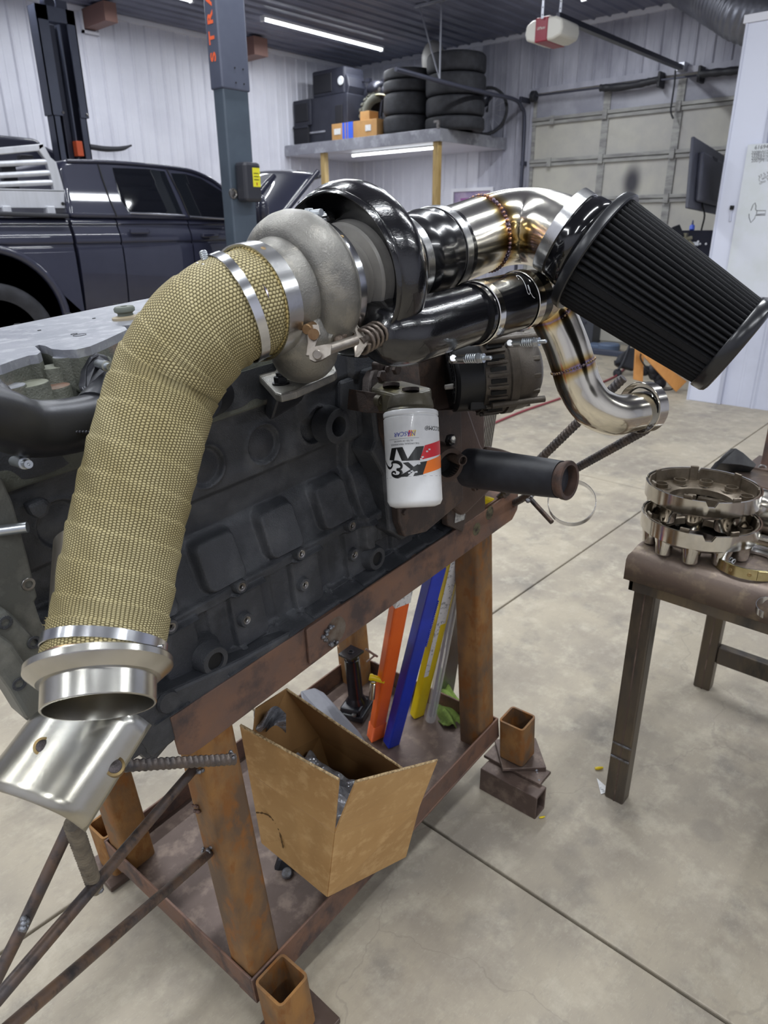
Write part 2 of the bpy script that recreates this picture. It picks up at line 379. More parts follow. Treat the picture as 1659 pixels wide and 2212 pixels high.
for i in range(len(zr)-1):
    for j in range(len(st)-1):
        mt = m_doorb if i == 0 else (m_spot if (i in (2, 3) and j == 1) else m_door)
        obj('door_panel', G().bb(RX+.005, RX+.03, st[j+1]+.03, st[j]-.03, zr[i+1]+.03, zr[i]-.03), mt, D1, bev=.006)
for i in range(1, len(zr)-1):
    obj('rail', G().bb(RX-.045, RX+.01, DY0, DY1, zr[i]+.004, zr[i]+.05).bb(RX-.03, RX+.01, DY0, DY1, zr[i]-.05, zr[i]-.004), m_rail, D1, bev=.006)
for j in range(len(st)):
    for i in range(len(zr)-1):
        obj('stile', G().bb(RX-.02, RX+.015, st[j]-.05 if j < 4 else st[j], st[j]+.05 if j else st[j], zr[i+1]+.05, zr[i]-.05), m_rail, D1, bev=.004)
for yy in (5.9, 5.08, 4.065, 2.95):
    for z in zr[1:-1]: obj('hinge', G().cbox((RX-.05, yy, z), .012, .035, .06), m_rail, D1, bev=.004)
TR = obj('trim_1', G().bb(RX-.03, RX, DY0-.1, DY1+.1, DZ, DZ+.07).bb(RX-.03, RX, DY1, DY1+.04, 0, DZ), m_wallg, kind='structure')
# ---------------------------------------------------------------- lights
m_led = mat('led diffuser', 'FFFFFF', .4, emis='F4FAFF', estr=9.0)
m_fix = mat('fixture housing', 'E4E6EA', .4)
LN = [0]
def led(x, y, z, length, along=0, label='', power=None, hang=0):
    """a strip light whose diffuser faces down, with the lamp's own light"""
    D = EX if along == 0 else EY; Cc = EY if along == 0 else EX
    t = thing('strip_light', label, 'light', (x, y, z))
    c = np.array([x, y, z]); h = length/2
    obj('housing', G().box(c-D*h-Cc*.045, D*length, Cc*.09, EZ*.03), m_fix, t, bev=.006)
    obj('diffuser', G().lathe(c-D*(h-.02), D, [(0, 0), (0, .03), (length-.04, .03), (length-.04, 0)], 16), m_led, t, sm=40)
    for s in (-1, 1): obj('end_cap', G().cbox(c+D*s*(h-.01)-EZ*.01, .014 if along == 0 else .036, .036 if along == 0 else .014, .028), m_fix, t, bev=.004)
    ld = bpy.data.lights.new('lamp', 'AREA'); ld.shape = 'RECTANGLE'; ld.size = length-.1; ld.size_y = .12; ld.energy = power or 25*length; ld.color = (.93, .965, 1.0)
    lo = bpy.data.objects.new('lamp', ld); COL.objects.link(lo); lo.parent = t; lo.location = (0, 0, -.045)
    if along: lo.rotation_euler = (0, 0, math.pi/2)
    return t
ZL = HC-.075
led(8.27, 8.40, ZL, 2.35, 0, 'long lit strip light on the dark ceiling, left of the hanging tyres')
led(4.85, 8.40, ZL, 2.35, 0, 'lit ceiling strip light cut off by the top edge, left of the near lift post')
for yy, nm in ((4.9, 'middle row'), (2.4, 'row beside the engine'), (-.1, 'row over the camera'), (-2.9, 'row behind the camera')):
    for xx, nn in ((8.0, 'far'), (4.2, 'second'), (.8, 'third'), (-2.8, 'rear')):
        if xx == 8.0 and yy < 3: continue
        led(xx, yy, ZL, 2.35, 0, '%s ceiling strip light out of frame in the %s' % (nn, nm))
# ================================================================ FOREGROUND MATERIALS
m_rust = mat('rusty mill scale tube', '64503F', .55, .25, var='9C7242', vscale=7, var2='84582E', v2scale=26, v2lo=.5, v2hi=.62, bump=.35, bscale=260, streak=(1, 1, .55), rvar=.2, spec=.4)
m_rust2 = mat('dark brown rusted angle', '6C564D', .5, .3, var='80604E', vscale=9, var2='504442', v2scale=14, bump=.25, bscale=300, rvar=.2, spec=.45)
m_plate = mat('brown steel plate', '64554F', .45, .35, var='54463F', vscale=5, var2='7A6A60', v2scale=18, bump=.15, bscale=150)
m_bare = mat('bare edge steel', '9A9896', .3, .9, var='6B6662', vscale=30)
m_weld = mat('silver weld bead', '8C8F96', .35, .8, var='5A5450', vscale=60, bump=.6, bscale=400)
m_rod = mat('dark steel rod', '5A5352', .42, .55, var='7A6250', vscale=14, var2='3E3B3C', v2scale=30, bump=.15, bscale=300)
m_rebar = mat('dark rebar', '4A4748', .45, .5, var='6A5E55', vscale=20, bump=.2, bscale=300)
m_rebar2 = mat('dusty rebar', '7E7566', .6, .3, var='5C554C', vscale=30, bump=.5, bscale=300)
m_ss = mat('polished stainless', 'E6E3DC', .16, 1, var='C9C2B4', vscale=6, bump=.02, bscale=40)
m_ssb = mat('brushed stainless', 'CFCFCE', .24, 1, var='BDBDBE', vscale=12, bump=.05, bscale=300)
m_band = mat('clamp band steel', 'D2D3D6', .2, 1)
m_cast = mat('cast turbine housing', '83817B', .36, .7, var='6C6A66', vscale=10, var2='979389', v2scale=22, bump=.55, bscale=420, bdist=.0012, rvar=.1)
m_castd = mat('grey machined iron', 'ACA9A4', .36, .25, var='918E8A', vscale=9, bump=.15, bscale=300)
m_blk = mat('glossy black enamel', '101013', .16, 0, spec=.6, coat=.6, bump=.35, bscale=330, bdist=.0008)
m_blks = mat('gloss black silicone', '0F0F12', .2, 0, spec=.55, coat=.3, bump=.12, bscale=40)
m_block = mat('dark grey painted iron', '3D3F44', .38, .1, var='303236', vscale=5, var2='4E5054', v2scale=12, bump=.9, bscale=420, bdist=.0014, spec=.5, rvar=.15)
m_mach = mat('machined grey deck', '9698A0', .36, .5, var='80838C', vscale=7, var2='ABADB2', v2scale=40, bump=.12, bscale=200)
m_headc = mat('grey cast head', '606259', .6, .1, var='4D4F49', vscale=16, var2='75645A', v2scale=9, v2lo=.6, v2hi=.75, bump=.9, bscale=300, bdist=.0015)
m_man = mat('grey black manifold', '3A3B40', .33, .55, var='2F3035', vscale=8, bump=.06, bscale=300, spec=.5)
m_satin = mat('silver plated thread', 'B9BEC2', .3, .9)
m_dark = mat('dark opening', '0B0B0C', .8)
m_brown = mat('brown grimy casting', '4A3F3A', .55, .2, var='3A3230', vscale=12, var2='5F4D42', v2scale=25, bump=.6, bscale=300, bdist=.0012)
m_brownp = mat('rust brown bracket plate', '55443C', .5, .3, var='3F3530', vscale=6, bump=.3, bscale=200)
m_olive = mat('oily filter head', '5F5A4C', .4, .3, var='4A463D', vscale=12, var2='8A8354', v2scale=20, v2lo=.52, v2hi=.68, bump=.5, bscale=300, bdist=.001, streak=(1, 1, .6))
m_rub = mat('black rubber hose', '25262B', .5, 0, spec=.4, var='34353A', vscale=14, bump=.1, bscale=200)
m_plas = mat('black plastic', '17181A', .4, 0, spec=.45, bump=.05, bscale=150)
def blobs(pts, r, parent, name='weld_bead', M=None, seed=1):
    rg = np.random.RandomState(seed); g = G()
    for p in pts:
        for k in range(4): g.ball(np.asarray(p)+rg.uniform(-1, 1, 3)*r*.7, r*rg.uniform(.5, 1), 10, 7, (1, 1, .8))
    return obj(name, g, M or m_weld, parent, sm=60)
# ================================================================ ENGINE STAND
ST = thing('engine_stand', 'rusty welded steel engine stand with tube legs carrying the dark engine block', 'stand', W(-.45, .38, -.22))
def sqtube(g, a0, a1, b0, b1, w0, w1, t=.006, r=.012):
    """open square tube along w with rounded corners"""
    cs = []
    for (ca, cb, s0) in ((a1-r, b1-r, 0), (a0+r, b1-r, 1), (a0+r, b0+r, 2), (a1-r, b0+r, 3)):
        for k in range(4):
            an = math.pi/2*(s0+k/3); cs.append((ca, cb, math.cos(an), math.sin(an)))
    n = len(cs); vs = []
    for (w, rr) in ((w0, r), (w1, r), (w1, r-t), (w0, r-t)):
        for (ca, cb, x, y) in cs: vs.append(W(ca+x*rr, cb+y*rr, w))
    fs = [(q*n+i, q*n+(i+1) % n, ((q+1) % 4)*n+(i+1) % n, ((q+1) % 4)*n+i) for q in range(4) for i in range(n)]
    return g.add(vs, fs)
AF, AR = -.986, .008; BR, BL = .088, .684     # frame extents
# lower frame of angle iron
def rail(a0, a1, b0, b1, side):
    g = G().sb(a0, a1, b0, b1, -.07, 0)
    return g
obj('lower_rail', G().sb(AF, AR, BR, BR+.006, -.072, 0).sb(AF, AR, BR, BR+.06, -.078, -.072), m_rust2, ST, bev=.002)
obj('lower_rail', G().sb(AF, AR, BL-.006, BL, -.072, 0).sb(AF, AR, BL-.06, BL, -.078, -.072), m_rust2, ST, bev=.002)
obj('lower_rail', G().sb(AF, AF+.006, BR+.006, BL-.006, -.072, 0), m_rust2, ST, bev=.002)
obj('lower_rail', G().sb(AR-.006, AR, BR+.006, BL-.006, -.072, 0), m_rust2, ST, bev=.002)
obj('floor_plate', G().sb(AF+.008, AR-.008, BR+.008, BL-.008, -.072, -.066), m_plate, ST)
LEG = []
for (a, b) in ((AF+.008, BR+.008), (AR-.09, BR+.008), (AF+.008, BL-.088), (AR-.09, BL-.088)):
    g = G(); sqtube(g, a, a+.08, b, b+.08, -.066, .665); LEG.append(obj('leg', g, m_rust, ST, sm=40))
for (a, b, L) in ((AF, -.002, .15), (-.002, -.002, .142), (AF, BL+.002, .15), (-.002, BL+.002, .142)):
    g = G(); sqtube(g, a, a+.083, b, b+.085, -L, 0); obj('socket', g, m_rust, ST, sm=40)
# feet: rear sockets on plate and box tube, front on plates
def boxtube(p, L, Wd, H, t=.005):
    L, Wd, H = map(np.asarray, (L, Wd, H)); l = np.linalg.norm(L); g = G(); a, b = _n(Wd), _n(H); w, h = np.linalg.norm(Wd), np.linalg.norm(H)
    outer = [p, p+a*w, p+a*w+b*h, p+b*h]; inner = [p+a*t+b*t, p+a*(w-t)+b*t, p+a*(w-t)+b*(h-t), p+a*t+b*(h-t)]
    vs = outer+inner+[q+L for q in outer+inner]
    fs = [(i, (i+1) % 4, 8+(i+1) % 4, 8+i) for i in range(4)]+[(4+i, 12+i, 12+(i+1) % 4, 4+(i+1) % 4) for i in range(4)]+[(i, 4+i, 4+(i+1) % 4, (i+1) % 4) for i in range(4)]+[(8+i, 8+(i+1) % 4, 12+(i+1) % 4, 12+i) for i in range(4)]
    return g.add(vs, fs)
q0 = onz(1155.7, 1771, 0); q1 = onz(1035, 1704, 0); q2 = onz(1182, 1755, 0)
H = EZ*.082; dl = q1-q0; dw = _n(np.array([dl[1], -dl[0], 0]))*.06
if dw @ (q2-q0) < 0: dw = -dw
obj('foot_block', boxtube(q0, dl, dw, H), m_plate, ST, bev=.003)
obj('foot_block', boxtube(q0+B_*.69*np.array([1, 1, 0]), dl, dw, H), m_plate, ST, bev=.003)
for db in (0, .688):
    c = W(.04, .04+db, -.15); c[2] = .098
    obj('foot_plate', G().cbox(c+np.array([.015, -.0, 0]), .068, .068, .0055, _n(np.array([.72, .69, 0])), _n(np.array([-.69, .72, 0]))), m_plate, ST, bev=.002)
    c2 = c+np.array([-.02, -.012, -.0105]); obj('foot_plate', G().cbox(c2, .1, .035, .005, _n(dl), _n(dw)), m_plate, ST, bev=.002)
blobs([onz(1158+k*4, 1672-k*4, .086) for k in range(3)]+[onz(1165, 1690, .086)], .008, ST, seed=3)
for b in (.04, BL+.045):
    c = W(AF+.05, b, -.15); c[2] = .012
    obj('foot_plate', G().cbox(c+np.array([-.0, .0 if b > .1 else -.01, 0]), .075, .065, .008, A_*np.array([1, 1, 0]), EY), m_plate, ST, bev=.002)
# upper rails: flat bar at the rear, angle at the front
ub = .080
def barpoly(pts, b0, b1): return G().prism([W(a, b0, w) for a, w in pts], B_*(b1-b0))
obj('upper_rail', barpoly([(-.712, .735), (-.705, .737), (.088, .737), (.098, .728), (.100, .69), (.094, .674), (.068, .655), (-.700, .655), (-.716, .657)], .079, .085), m_rust2, ST, bev=.0015)
obj('upper_rail', barpoly([(-1.02, .655), (-1.0, .64), (-.975, .638), (-.62, .648), (-.62, .735), (-1.02, .735)], .086, .092).sb(-1.02, .06, .092, .15, .729, .735), m_rust2, ST, bev=.0015)
obj('upper_rail', G().sb(-1.02, .09, BL-.006, BL, .655, .735).sb(-1.02, .09, BL-.06, BL-.006, .729, .735), m_rust2, ST, bev=.0015)
obj('cross_bar', G().sb(.03, .036, .1, BL, .66, .73), m_rust2, ST)
# welds on the lap joint and tack holes
blobs([onB(x, y, .078) for x, y in ((700, 1372), (703, 1385), (712, 1392), (722, 1388), (714, 1352), (705, 1362))], .006, ST, seed=9)
obj('ground_patch', G().lathe(onB(725, 1362, .0788), B_, [(0, 0), (0, .03), (.0012, .03), (.0012, 0)], 24), mat('ground bright patch', '8E8780', .35, .7, var='6E5B50', vscale=25), ST)
for x, y, r in ((1030, 1143, .017), (1058, 1108, .018)):
    obj('ground_patch', G().lathe(onB(x, y, .0785), B_, [(0, 0), (0, r), (.0012, r), (.0012, 0)], 20), mat('greenish ground patch', '6E6A52', .5, .4, var='2E2826', vscale=60), ST)
obj('weld_bead', G().cyl(onB(1113, 1084, .082), onB(1118, 1084, .066), .006, n=12, bev=.002), m_satin, ST, sm=40)
blobs([onB(1110, 1090, .077)], .006, ST, seed=5, M=m_rust2)
# ------- rods welded on for the pipe fixtures
def rodP(pts, r, name, M, parent=ST, reb=0):
    P = [np.asarray(p) for p in pts]
    if reb:
        L = sum(np.linalg.norm(P[i+1]-P[i]) for i in range(len(P)-1)); n = int(L/.002); Q = []
        T = P[-1]-P[0]
        for i in range(n+1): Q.append(P[0]+T*i/n)
        g = G().sweep(Q, r, 16, rr=lambda l, t, q: q+(.0011 if ((l*1000-3.0*math.sin(t)) % 9.5) < 3.2 else 0)+(.0010 if abs(math.sin(t)) > .985 else 0))
        return obj(name, g, M, parent, sm=30)
    return obj(name, G().sweep(P, r, 16), M, parent, sm=50)
af = AF+.004
p_1 = onA(506, 1640, af); rodP([p_1, dep(262, 1655, 1.02)], .0085, 'rebar_arm', m_rebar, reb=1)
blobs([onA(497, 1630, af), onA(505, 1634, af)], .006, ST, seed=11)
p_2 = onA(418, 1662, af); e2 = dep(-60, 2222, .80)
rodP([p_2, e2], .0088, 'support_rod', m_rod); blobs([onA(424, 1668, af), onA(432, 1664, af)], .005, ST, seed=13)
p_3 = onA(452, 1843, af); e3 = dep(-30, 2262, .80)
rodP([p_3, e3], .0088, 'support_rod', m_rod); blobs([onA(440, 1838, af), onA(452, 1834, af)], .006, ST, seed=15)
blobs([onA(422, 1740, af), onA(427, 1752, af)], .006, ST, seed=16, M=m_rust2)
t_ = (418-203)/(418+60); pr = p_2+(e2-p_2)*.49
d_pr = (pr-CAM) @ FW
rodP([dep(157, 1778, .86), dep(207, 1921, d_pr-.005)], .0095, 'rebar_arm', m_rebar2, reb=1)
blobs([dep(200, 1925, d_pr-.01), dep(212, 1920, d_pr-.01)], .006, ST, seed=17)
rodP([dep(162, 1760, .98), dep(52, 1995, .98), dep(-30, 2160, .95)], .0088, 'support_rod', m_rod)
blobs([dep(50, 2002, .965), dep(56, 1990, .965)], .006, ST, seed=19)
# saddle sheet under the downpipe: a slice of tube
def saddle():
    # far arc and near arc in the picture, at their depths
    far = [(-30, 1700, .93), (0, 1655, .92), (30, 1600, .905), (70, 1548, .89), (120, 1517, .875), (180, 1512, .865), (240, 1522, .86), (290, 1540, .865), (327, 1566, .88)]
    near = [(-120, 1800, .86), (-95, 1758, .85), (-70, 1722, .835), (-35, 1703, .82), (5, 1712, .805), (50, 1727, .795), (100, 1747, .79), (145, 1769, .795), (184, 1797, .81)]
    Fp, _ = smooth([dep(*q) for q in far], [0]*len(far), 5); Np, _ = smooth([dep(*q) for q in near], [0]*len(near), 5)
    k = len(Fp); return G().grid(lambda u, v: Fp[int(round(u*(k-1)))]*(1-v)+Np[int(round(u*(k-1)))]*v, k-1, 8)
m_sad = mat('bent stainless sheet', 'C4C3BC', .27, 1, var='ADA89A', vscale=5, bump=.04, bscale=250)
obj('saddle_sheet', saddle(), m_sad, ST, sm=80, solid=.002)
m_heat = mat('heat tinted weld spot', '5E5858', .3, .9, var='3A3636', vscale=70, bump=.5, bscale=500)
m_heat2 = mat('straw heat ring', '8C7350', .35, .9, var='A89468', vscale=50)
for (x, y, r, dd) in ((93, 1612, .0075, .833), (248, 1655, .008, .838)):
    r0 = _n(dep(x+40, y-60, dd+.03)-dep(x, y, dd)); nrm = _n(dep(x, y, dd)-dep(x, y, dd+.1)+UP*.03)
    obj('weld_spot', G().lathe(dep(x, y, dd), nrm, [(-.012, 0), (-.012, r*1.1), (.0006, r*1.0), (.002, r*.6), (.0022, 0)], 20), m_heat, ST, sm=50)
    obj('heat_ring', G().lathe(dep(x, y, dd), nrm, [(-.012, r*1.05), (-.012, r*1.5), (-.0002, r*1.45), (0.0002, r*1.05)], 24, closed=True), m_heat2, ST, sm=50)
# ------- rear rods with the pipe end ring
R0 = onB(1112, 1086, .07); rodE = dep(1398, 926, 1.385)
rodP([R0, rodE], .0085, 'rebar_arm', m_rebar, reb=1); blobs([dep(1402, 920, 1.37)], .006, ST, seed=23)
rodP([W(.02, .12, .70), dep(1347, 816, 1.62)], .0095, 'rebar_arm', m_rebar, reb=1)
cx = dep(1147, 1080, (R0-CAM) @ FW - .03)
rodP([dep(1144, 1076, 1.72), dep(1192, 1128, 1.66)], .006, 'support_rod', m_rod)
blobs([dep(1146, 1074, 1.69), dep(1141, 1080, 1.69)], .006, ST, seed=25)
rc = dep(1235, 1086, 1.63); ax = _n(RT*.25-UP*.35+FW*.9)
obj('ring_clamp', G().tube(rc-ax*.011, rc+ax*.011, .0545, .053, 48), m_band, ST, sm=40)
# ================================================================ ENGINE
EN = thing('engine', 'dark grey six cylinder engine block with bare cylinder head bolted on the rusty stand', 'engine', W(-.6, .3, .735))
# ---- block side: one relief surface over (a, w)
def sstep(x, a, b): t = np.clip((x-a)/(b-a), 0, 1); return t*t*(3-2*t)
A0, A1, W0, W1 = -1.15, -.16, .70, 1.245
na, nw = 430, 230
aa = np.linspace(A0, A1, na); ww = np.linspace(W0, W1, nw); AA, WW = np.meshgrid(aa, ww, indexing='ij')
# base profile: b position of the surface (smaller b = nearer to us)
bb = np.interp(ww, [.70, .735, .742, .752, .80, .862, .868, .884, .89, .905, .975, .99, 1.045, 1.06, 1.075, 1.245],
                   [.095, .095, .098, .128, .131, .131, .112, .112, .122, .130, .150, .158, .150, .128, .126, .124])
BBs = np.repeat(bb[None, :], na, 0)
def rrect(a0, a1, w0, w1, r=.012, soft=.008):
    dx = np.maximum(np.abs(AA-(a0+a1)/2)-((a1-a0)/2-r), 0); dy = np.maximum(np.abs(WW-(w0+w1)/2)-((w1-w0)/2-r), 0)
    return 1-sstep(np.hypot(dx, dy)-r, -soft/2, soft/2)
def disc(a, w, r, soft=.004): return 1-sstep(np.hypot(AA-a, WW-w), r-soft, r+soft)
def ring(a, w, r, t): return np.exp(-((np.hypot(AA-a, WW-w)-r)/t)**2)
for k in range(-3, 5):      # crankcase bulges between stud columns
    c = -.845+.1425*k+.0
    BBs += -.022*rrect(c-.043, c+.043, .893, .983, .016, .010)*(k > -4)*(c < -.5)
# valley behind: soft vertical pilasters under the ridge
for k in range(-3, 5):
    c = -.814+.149*k
    BBs += -.012*rrect(c-.03, c+.045, .752, .872, .006, .006)
    BBs += .004*rrect(c+.05, c+.075, .76, .86, .006, .006)
# notch steps of the pan flange
for k in range(-3, 6): BBs += -.010*rrect(-.86+.149*k-.04, -.86+.149*k+.03, .738, .757, .004, .004)
BBs += -.004*rrect(-1.3, A1, .70, .742, .004, .004)
# freeze plugs
for k in range(-3, 2):
    c = -.712+.125*k
    BBs += .008*disc(c, 1.108, .033, .003)-.003*ring(c, 1.108, .036, .004)-.005*disc(c, 1.108, .016, .02)
# right hand raised zone around the oil cooler
BBs += -.02*rrect(-.50, -.1, .80, 1.3, .02, .012)
BBs += -.012*rrect(-.62, -.5, 1.12, 1.24, .02, .02)
BBs += -.010*sstep(WW, 1.17, 1.19)
# ribs/irregular casting
BBs += .0012*np.sin(AA*61+WW*23)*np.sin(WW*47-AA*13)
vsb = SO+AA[..., None]*A_+BBs[..., None]*B_+WW[..., None]*W_
g = G().add(vsb.reshape(-1, 3), [(i*nw+j, (i+1)*nw+j, (i+1)*nw+j+1, i*nw+j+1) for i in range(na-1) for j in range(nw-1)])
obj('block_side', g, m_block, EN, sm=60)
obj('crankcase', G().sb(-1.10, -.16, .165, .50, .70, 1.20), m_block, EN, bev=.01)
obj('pan_flange', G().sb(-1.12, -.15, .098, .52, .700, .7285), m_block, EN, bev=.003)
# studs and bosses on the side
def boss(a, w, b0, b1, ro, ri, M=m_block, thread=True, nm='boss'):
    o = W(a, b0, w)
    g = G().lathe(o, -B_, [(0, ro*1.5), ((b0-b1)*.35, ro*1.12), ((b0-b1)*.9, ro), (b0-b1, ro*.9), (b0-b1, ri), (b0-b1-.012, ri*.95), (b0-b1-.012, 0)], 28)
    t = obj(nm, g, M, EN, sm=45)
    if thread: obj('bore_insert', G().lathe(W(a, b1+.0005, w), -B_, [(-.010, ri*.55), (-.006, ri*.8), (-.004, ri*.62), (-.002, ri*.9), (.0, ri*.75), (.001, ri*1.18), (-.0, ri*1.3)], 20), m_bare, EN, sm=40)
    return t
def mouth(x, y, b): p = toS(onB(x, y, b)); return p[0], p[2]
for x, y in ((371, 1355), (523, 1268), (652, 1197), (762, 1136)): boss(*mouth(x, y, .100), .125, .100, .013, .0065)
for x, y in ((534, 1340), (660, 1264), (767, 1199)): boss(*mouth(x, y, .110), .134, .110, .014, .0065)
P1m, P2m = mouth(467, 1429, .092), mouth(816, 1207, .096)
boss(*P1m, .135, .092, .028, .0165, thread=False, nm='pipe_port'); boss(*P2m, .135, .096, .027, .0155, thread=False, nm='pipe_port')
obj('port_bore', G().lathe(W(P1m[0], .0925, P1m[1]), B_, [(.004, .0158), (.0045, .0158), (.0045, 0)], 24), m_dark, EN)
obj('port_bore', G().lathe(W(P2m[0], .0965, P2m[1]), B_, [(.004, .0148), (.0045, .0148), (.0045, 0)], 24), m_dark, EN)
boss(*mouth(563, 1426, .088), .1, .088, .008, .004)
# turbo drain boss top right
_m = mouth(731, 921, .084); g = G().lathe(W(_m[0], .118, _m[1]), -B_, [(0, .037), (.012, .036), (.034, .033), (.036, .030), (.036, .019), (.0, .017), (-.01, 0)], 36); obj('drain_boss', g, m_block, EN, sm=45)
obj('drain_boss_pad', G().prism([W(-.55, .10, 1.062), W(-.49, .10, 1.062), W(-.49, .10, 1.18), W(-.53, .10, 1.18)], B_*.03), m_block, EN, bev=.006)
# vertical web to the oil cooler face
obj('cooler_flange', G().prism([W(a, .075, w) for a, w in ((-.478, 1.19), (-.47, 1.05), (-.487, 1.03), (-.455, .97), (-.452, .84), (-.41, .80), (-.36, .80), (-.36, 1.19))], B_*.06), m_block, EN, bev=.006)
obj('cooler_cover', G().prism([W(a, .055, w) for a, w in ((-.468, 1.205), (-.462, 1.06), (-.455, 1.04), (-.44, .99), (-.44, .86), (-.425, .82), (-.35, .80), (-.20, .82), (-.20, 1.205))], B_*.022), m_brown, EN, bev=.004)
for a, w in ((-.452, 1.19), (-.447, 1.08), (-.428, .97), (-.425, .88), (-.40, 1.2), (-.31, 1.2), (-.23, 1.19)):
    obj('bolt', G().hexnut(W(a, .054, w), -B_, .0065, .006), m_brown, EN)
# front/left end of the block: rear plate and adapter
m_endp = mat('dull grey end plate', '6A6B66', .5, .3, var='5A5B57', vscale=5, var2='7A7A74', v2scale=20, bump=.3, bscale=300)
def poly_at_a(pts, a): return [onA(x, y, a) for x, y in pts]
pl = [onB(x, y, .085) for x, y in ((-60, 1010), (5, 1032), (28, 1085), (60, 1200), (82, 1290), (75, 1300), (90, 1345), (108, 1385), (120, 1500), (60, 1560), (-80, 1330))]
obj('end_plate', G().prism(pl, B_*.05), m_endp, EN, bev=.003)
pl = [onB(x, y, .05) for x, y in ((-60, 1330), (5, 1322), (18, 1318), (100, 1402), (116, 1480), (110, 1545), (58, 1552), (-60, 1360))]
obj('rear_housing', G().prism(pl, B_*.06), m_endp, EN, bev=.01)
pl = [onB(x, y, .03) for x, y in ((-60, 1360), (0, 1372), (30, 1392), (70, 1450), (112, 1510), (110, 1560), (60, 1556), (20, 1490), (-60, 1380))]
obj('rear_housing', G().prism(pl, B_*.05), m_endp, EN, bev=.012)
for x, y, b in ((62, 1262, .084), (12, 1345, .049), (74, 1388, .049), (42, 1478, .029)):
    obj('bolt_hole', G().lathe(onB(x, y, b), -B_, [(-.004, .0), (-.004, .005), (.0006, .0052), (.0006, .0085), (0, .009)], 18), m_bare if y < 1300 else m_block, EN, sm=40)
obj('stud', G().cyl(onB(-12, 1148, .085), onB(-12, 1148, .085)+(-B_*.5+A_*.6)*.05, .007, n=14), m_satin, EN, sm=40)
obj('side_lug', G().prism([onB(x, y, .115) for x, y in ((42, 1085), (82, 1068), (98, 1080), (92, 1105), (75, 1118), (55, 1108))], -B_*.02), m_block, EN, bev=.007)
# lower left relief (starter area) under the downpipe exit
pl = [onB(x, y, .088) for x, y in ((265, 1540), (345, 1503), (420, 1470), (520, 1425), (640, 1360), (655, 1374), (600, 1412), (500, 1475), (430, 1520), (400, 1560), (380, 1600), (330, 1640), (300, 1600))]
obj('pan_corner', G().prism(pl, B_*.06), m_block, EN, bev=.006)
obj('pan_corner', G().prism([onB(x, y, .094) for x, y in ((130, 1545), (300, 1520), (420, 1500), (410, 1560), (330, 1655), (290, 1620), (200, 1600))], B_*.05), m_block, EN, bev=.008)
obj('pan_corner_boss', G().lathe(onB(362, 1515, .086), -B_, [(0, .02), (.006, .018), (.006, 0)], 24), m_block, EN, sm=40)
# ---- cylinder head
HT = 1.33; HB = 1.19
near = [(-60, 800), (0, 789), (30, 778), (62, 768), (80, 766), (88, 760), (80, 752), (75, 748), (84, 745), (98, 747), (112, 754), (135, 756), (165, 755), (195, 748), (230, 733), (262, 718), (275, 712), (270, 706), (262, 704), (280, 702), (300, 690), (360, 668), (440, 645), (520, 620)]
far = [(560, 590), (330, 643), (200, 668), (0, 708), (-60, 722)]
top = [onW(x, y, HT) for x, y in near+far]
obj('head_deck', G().prism(top, -W_*.012), m_mach, EN)
obj('head_casting', G().prism([p-W_*.0118 for p in top], -W_*.12), m_headc, EN)
obj('head_base', G().sb(-1.24, -.20, .115, .50, 1.178, 1.232), m_headc, EN, bev=.004)
def pillar(x, y, w, r, h, M=m_headc, topM=m_mach, nm='head_boss'):
    c = onB(x, y, w); obj(nm, G().lathe(c, -W_, [(0, 0), (0, r), (.002, r*1.02), (h*.6, r*1.05), (h, r*1.5)], 28), M, EN, sm=50)
    obj('boss_face', G().lathe(c+W_*.0004, W_, [(-.001, 0), (-.001, r*.97), (0, r*.97), (0, 0)], 28), topM, EN)
m_faceg = mat('greenish machined boss', '74766A', .6, .2, var='666859', vscale=40)
m_facer = mat('rusty boss face', '6E6055', .7, .1, var='7A5C4C', vscale=50)
pillar(145, 768, .175, .0195, .10)
pillar(60, 829, .150, .026, .05, topM=m_faceg); pillar(115, 835, .155, .022, .05, topM=m_facer)
pillar(112, 792, .185, .02, .05, topM=m_faceg); pillar(20, 835, .145, .02, .05)
obj('port_wall', G().sb(-1.22, -.3, .165, .22, 1.20, 1.262), m_headc, EN, bev=.012)
# holes in the deck
for x, y, r in ((172, 724, .0095), (160, 722, .005), (37, 700, .005), (148, 677, .005), (250, 657, .005), (85, 714, .003), (203, 688, .003)):
    c = onW(x, y, HT); obj('deck_hole', G().lathe(c+W_*.0005, W_, [(-.008, 0), (-.008, r*.9), (0, r), (.0002, r*1.06)], 20), mat('dark hole', '3A3B3E', .6), EN, sm=40)
c = onW(273, 689, HT)
m_grom = mat('grey green rubber grommet', '5D625A', .6)
gr = thing('rubber_grommet', 'small grey rubber grommet with tan washer standing on the engine head', 'grommet', c)
obj('washer', G().lathe(c, W_, [(0, 0), (0, .023), (.004, .023), (.006, .014), (.006, 0)], 28), mat('tan washer', '9C9078', .5), gr, sm=40)
obj('rubber_body', G().lathe(c, W_, [(.006, .0), (.006, .013), (.010, .0125), (.013, .017), (.018, .0175), (.021, .015), (.021, .006), (.012, .005), (.012, 0)], 28), m_grom, gr, sm=50)
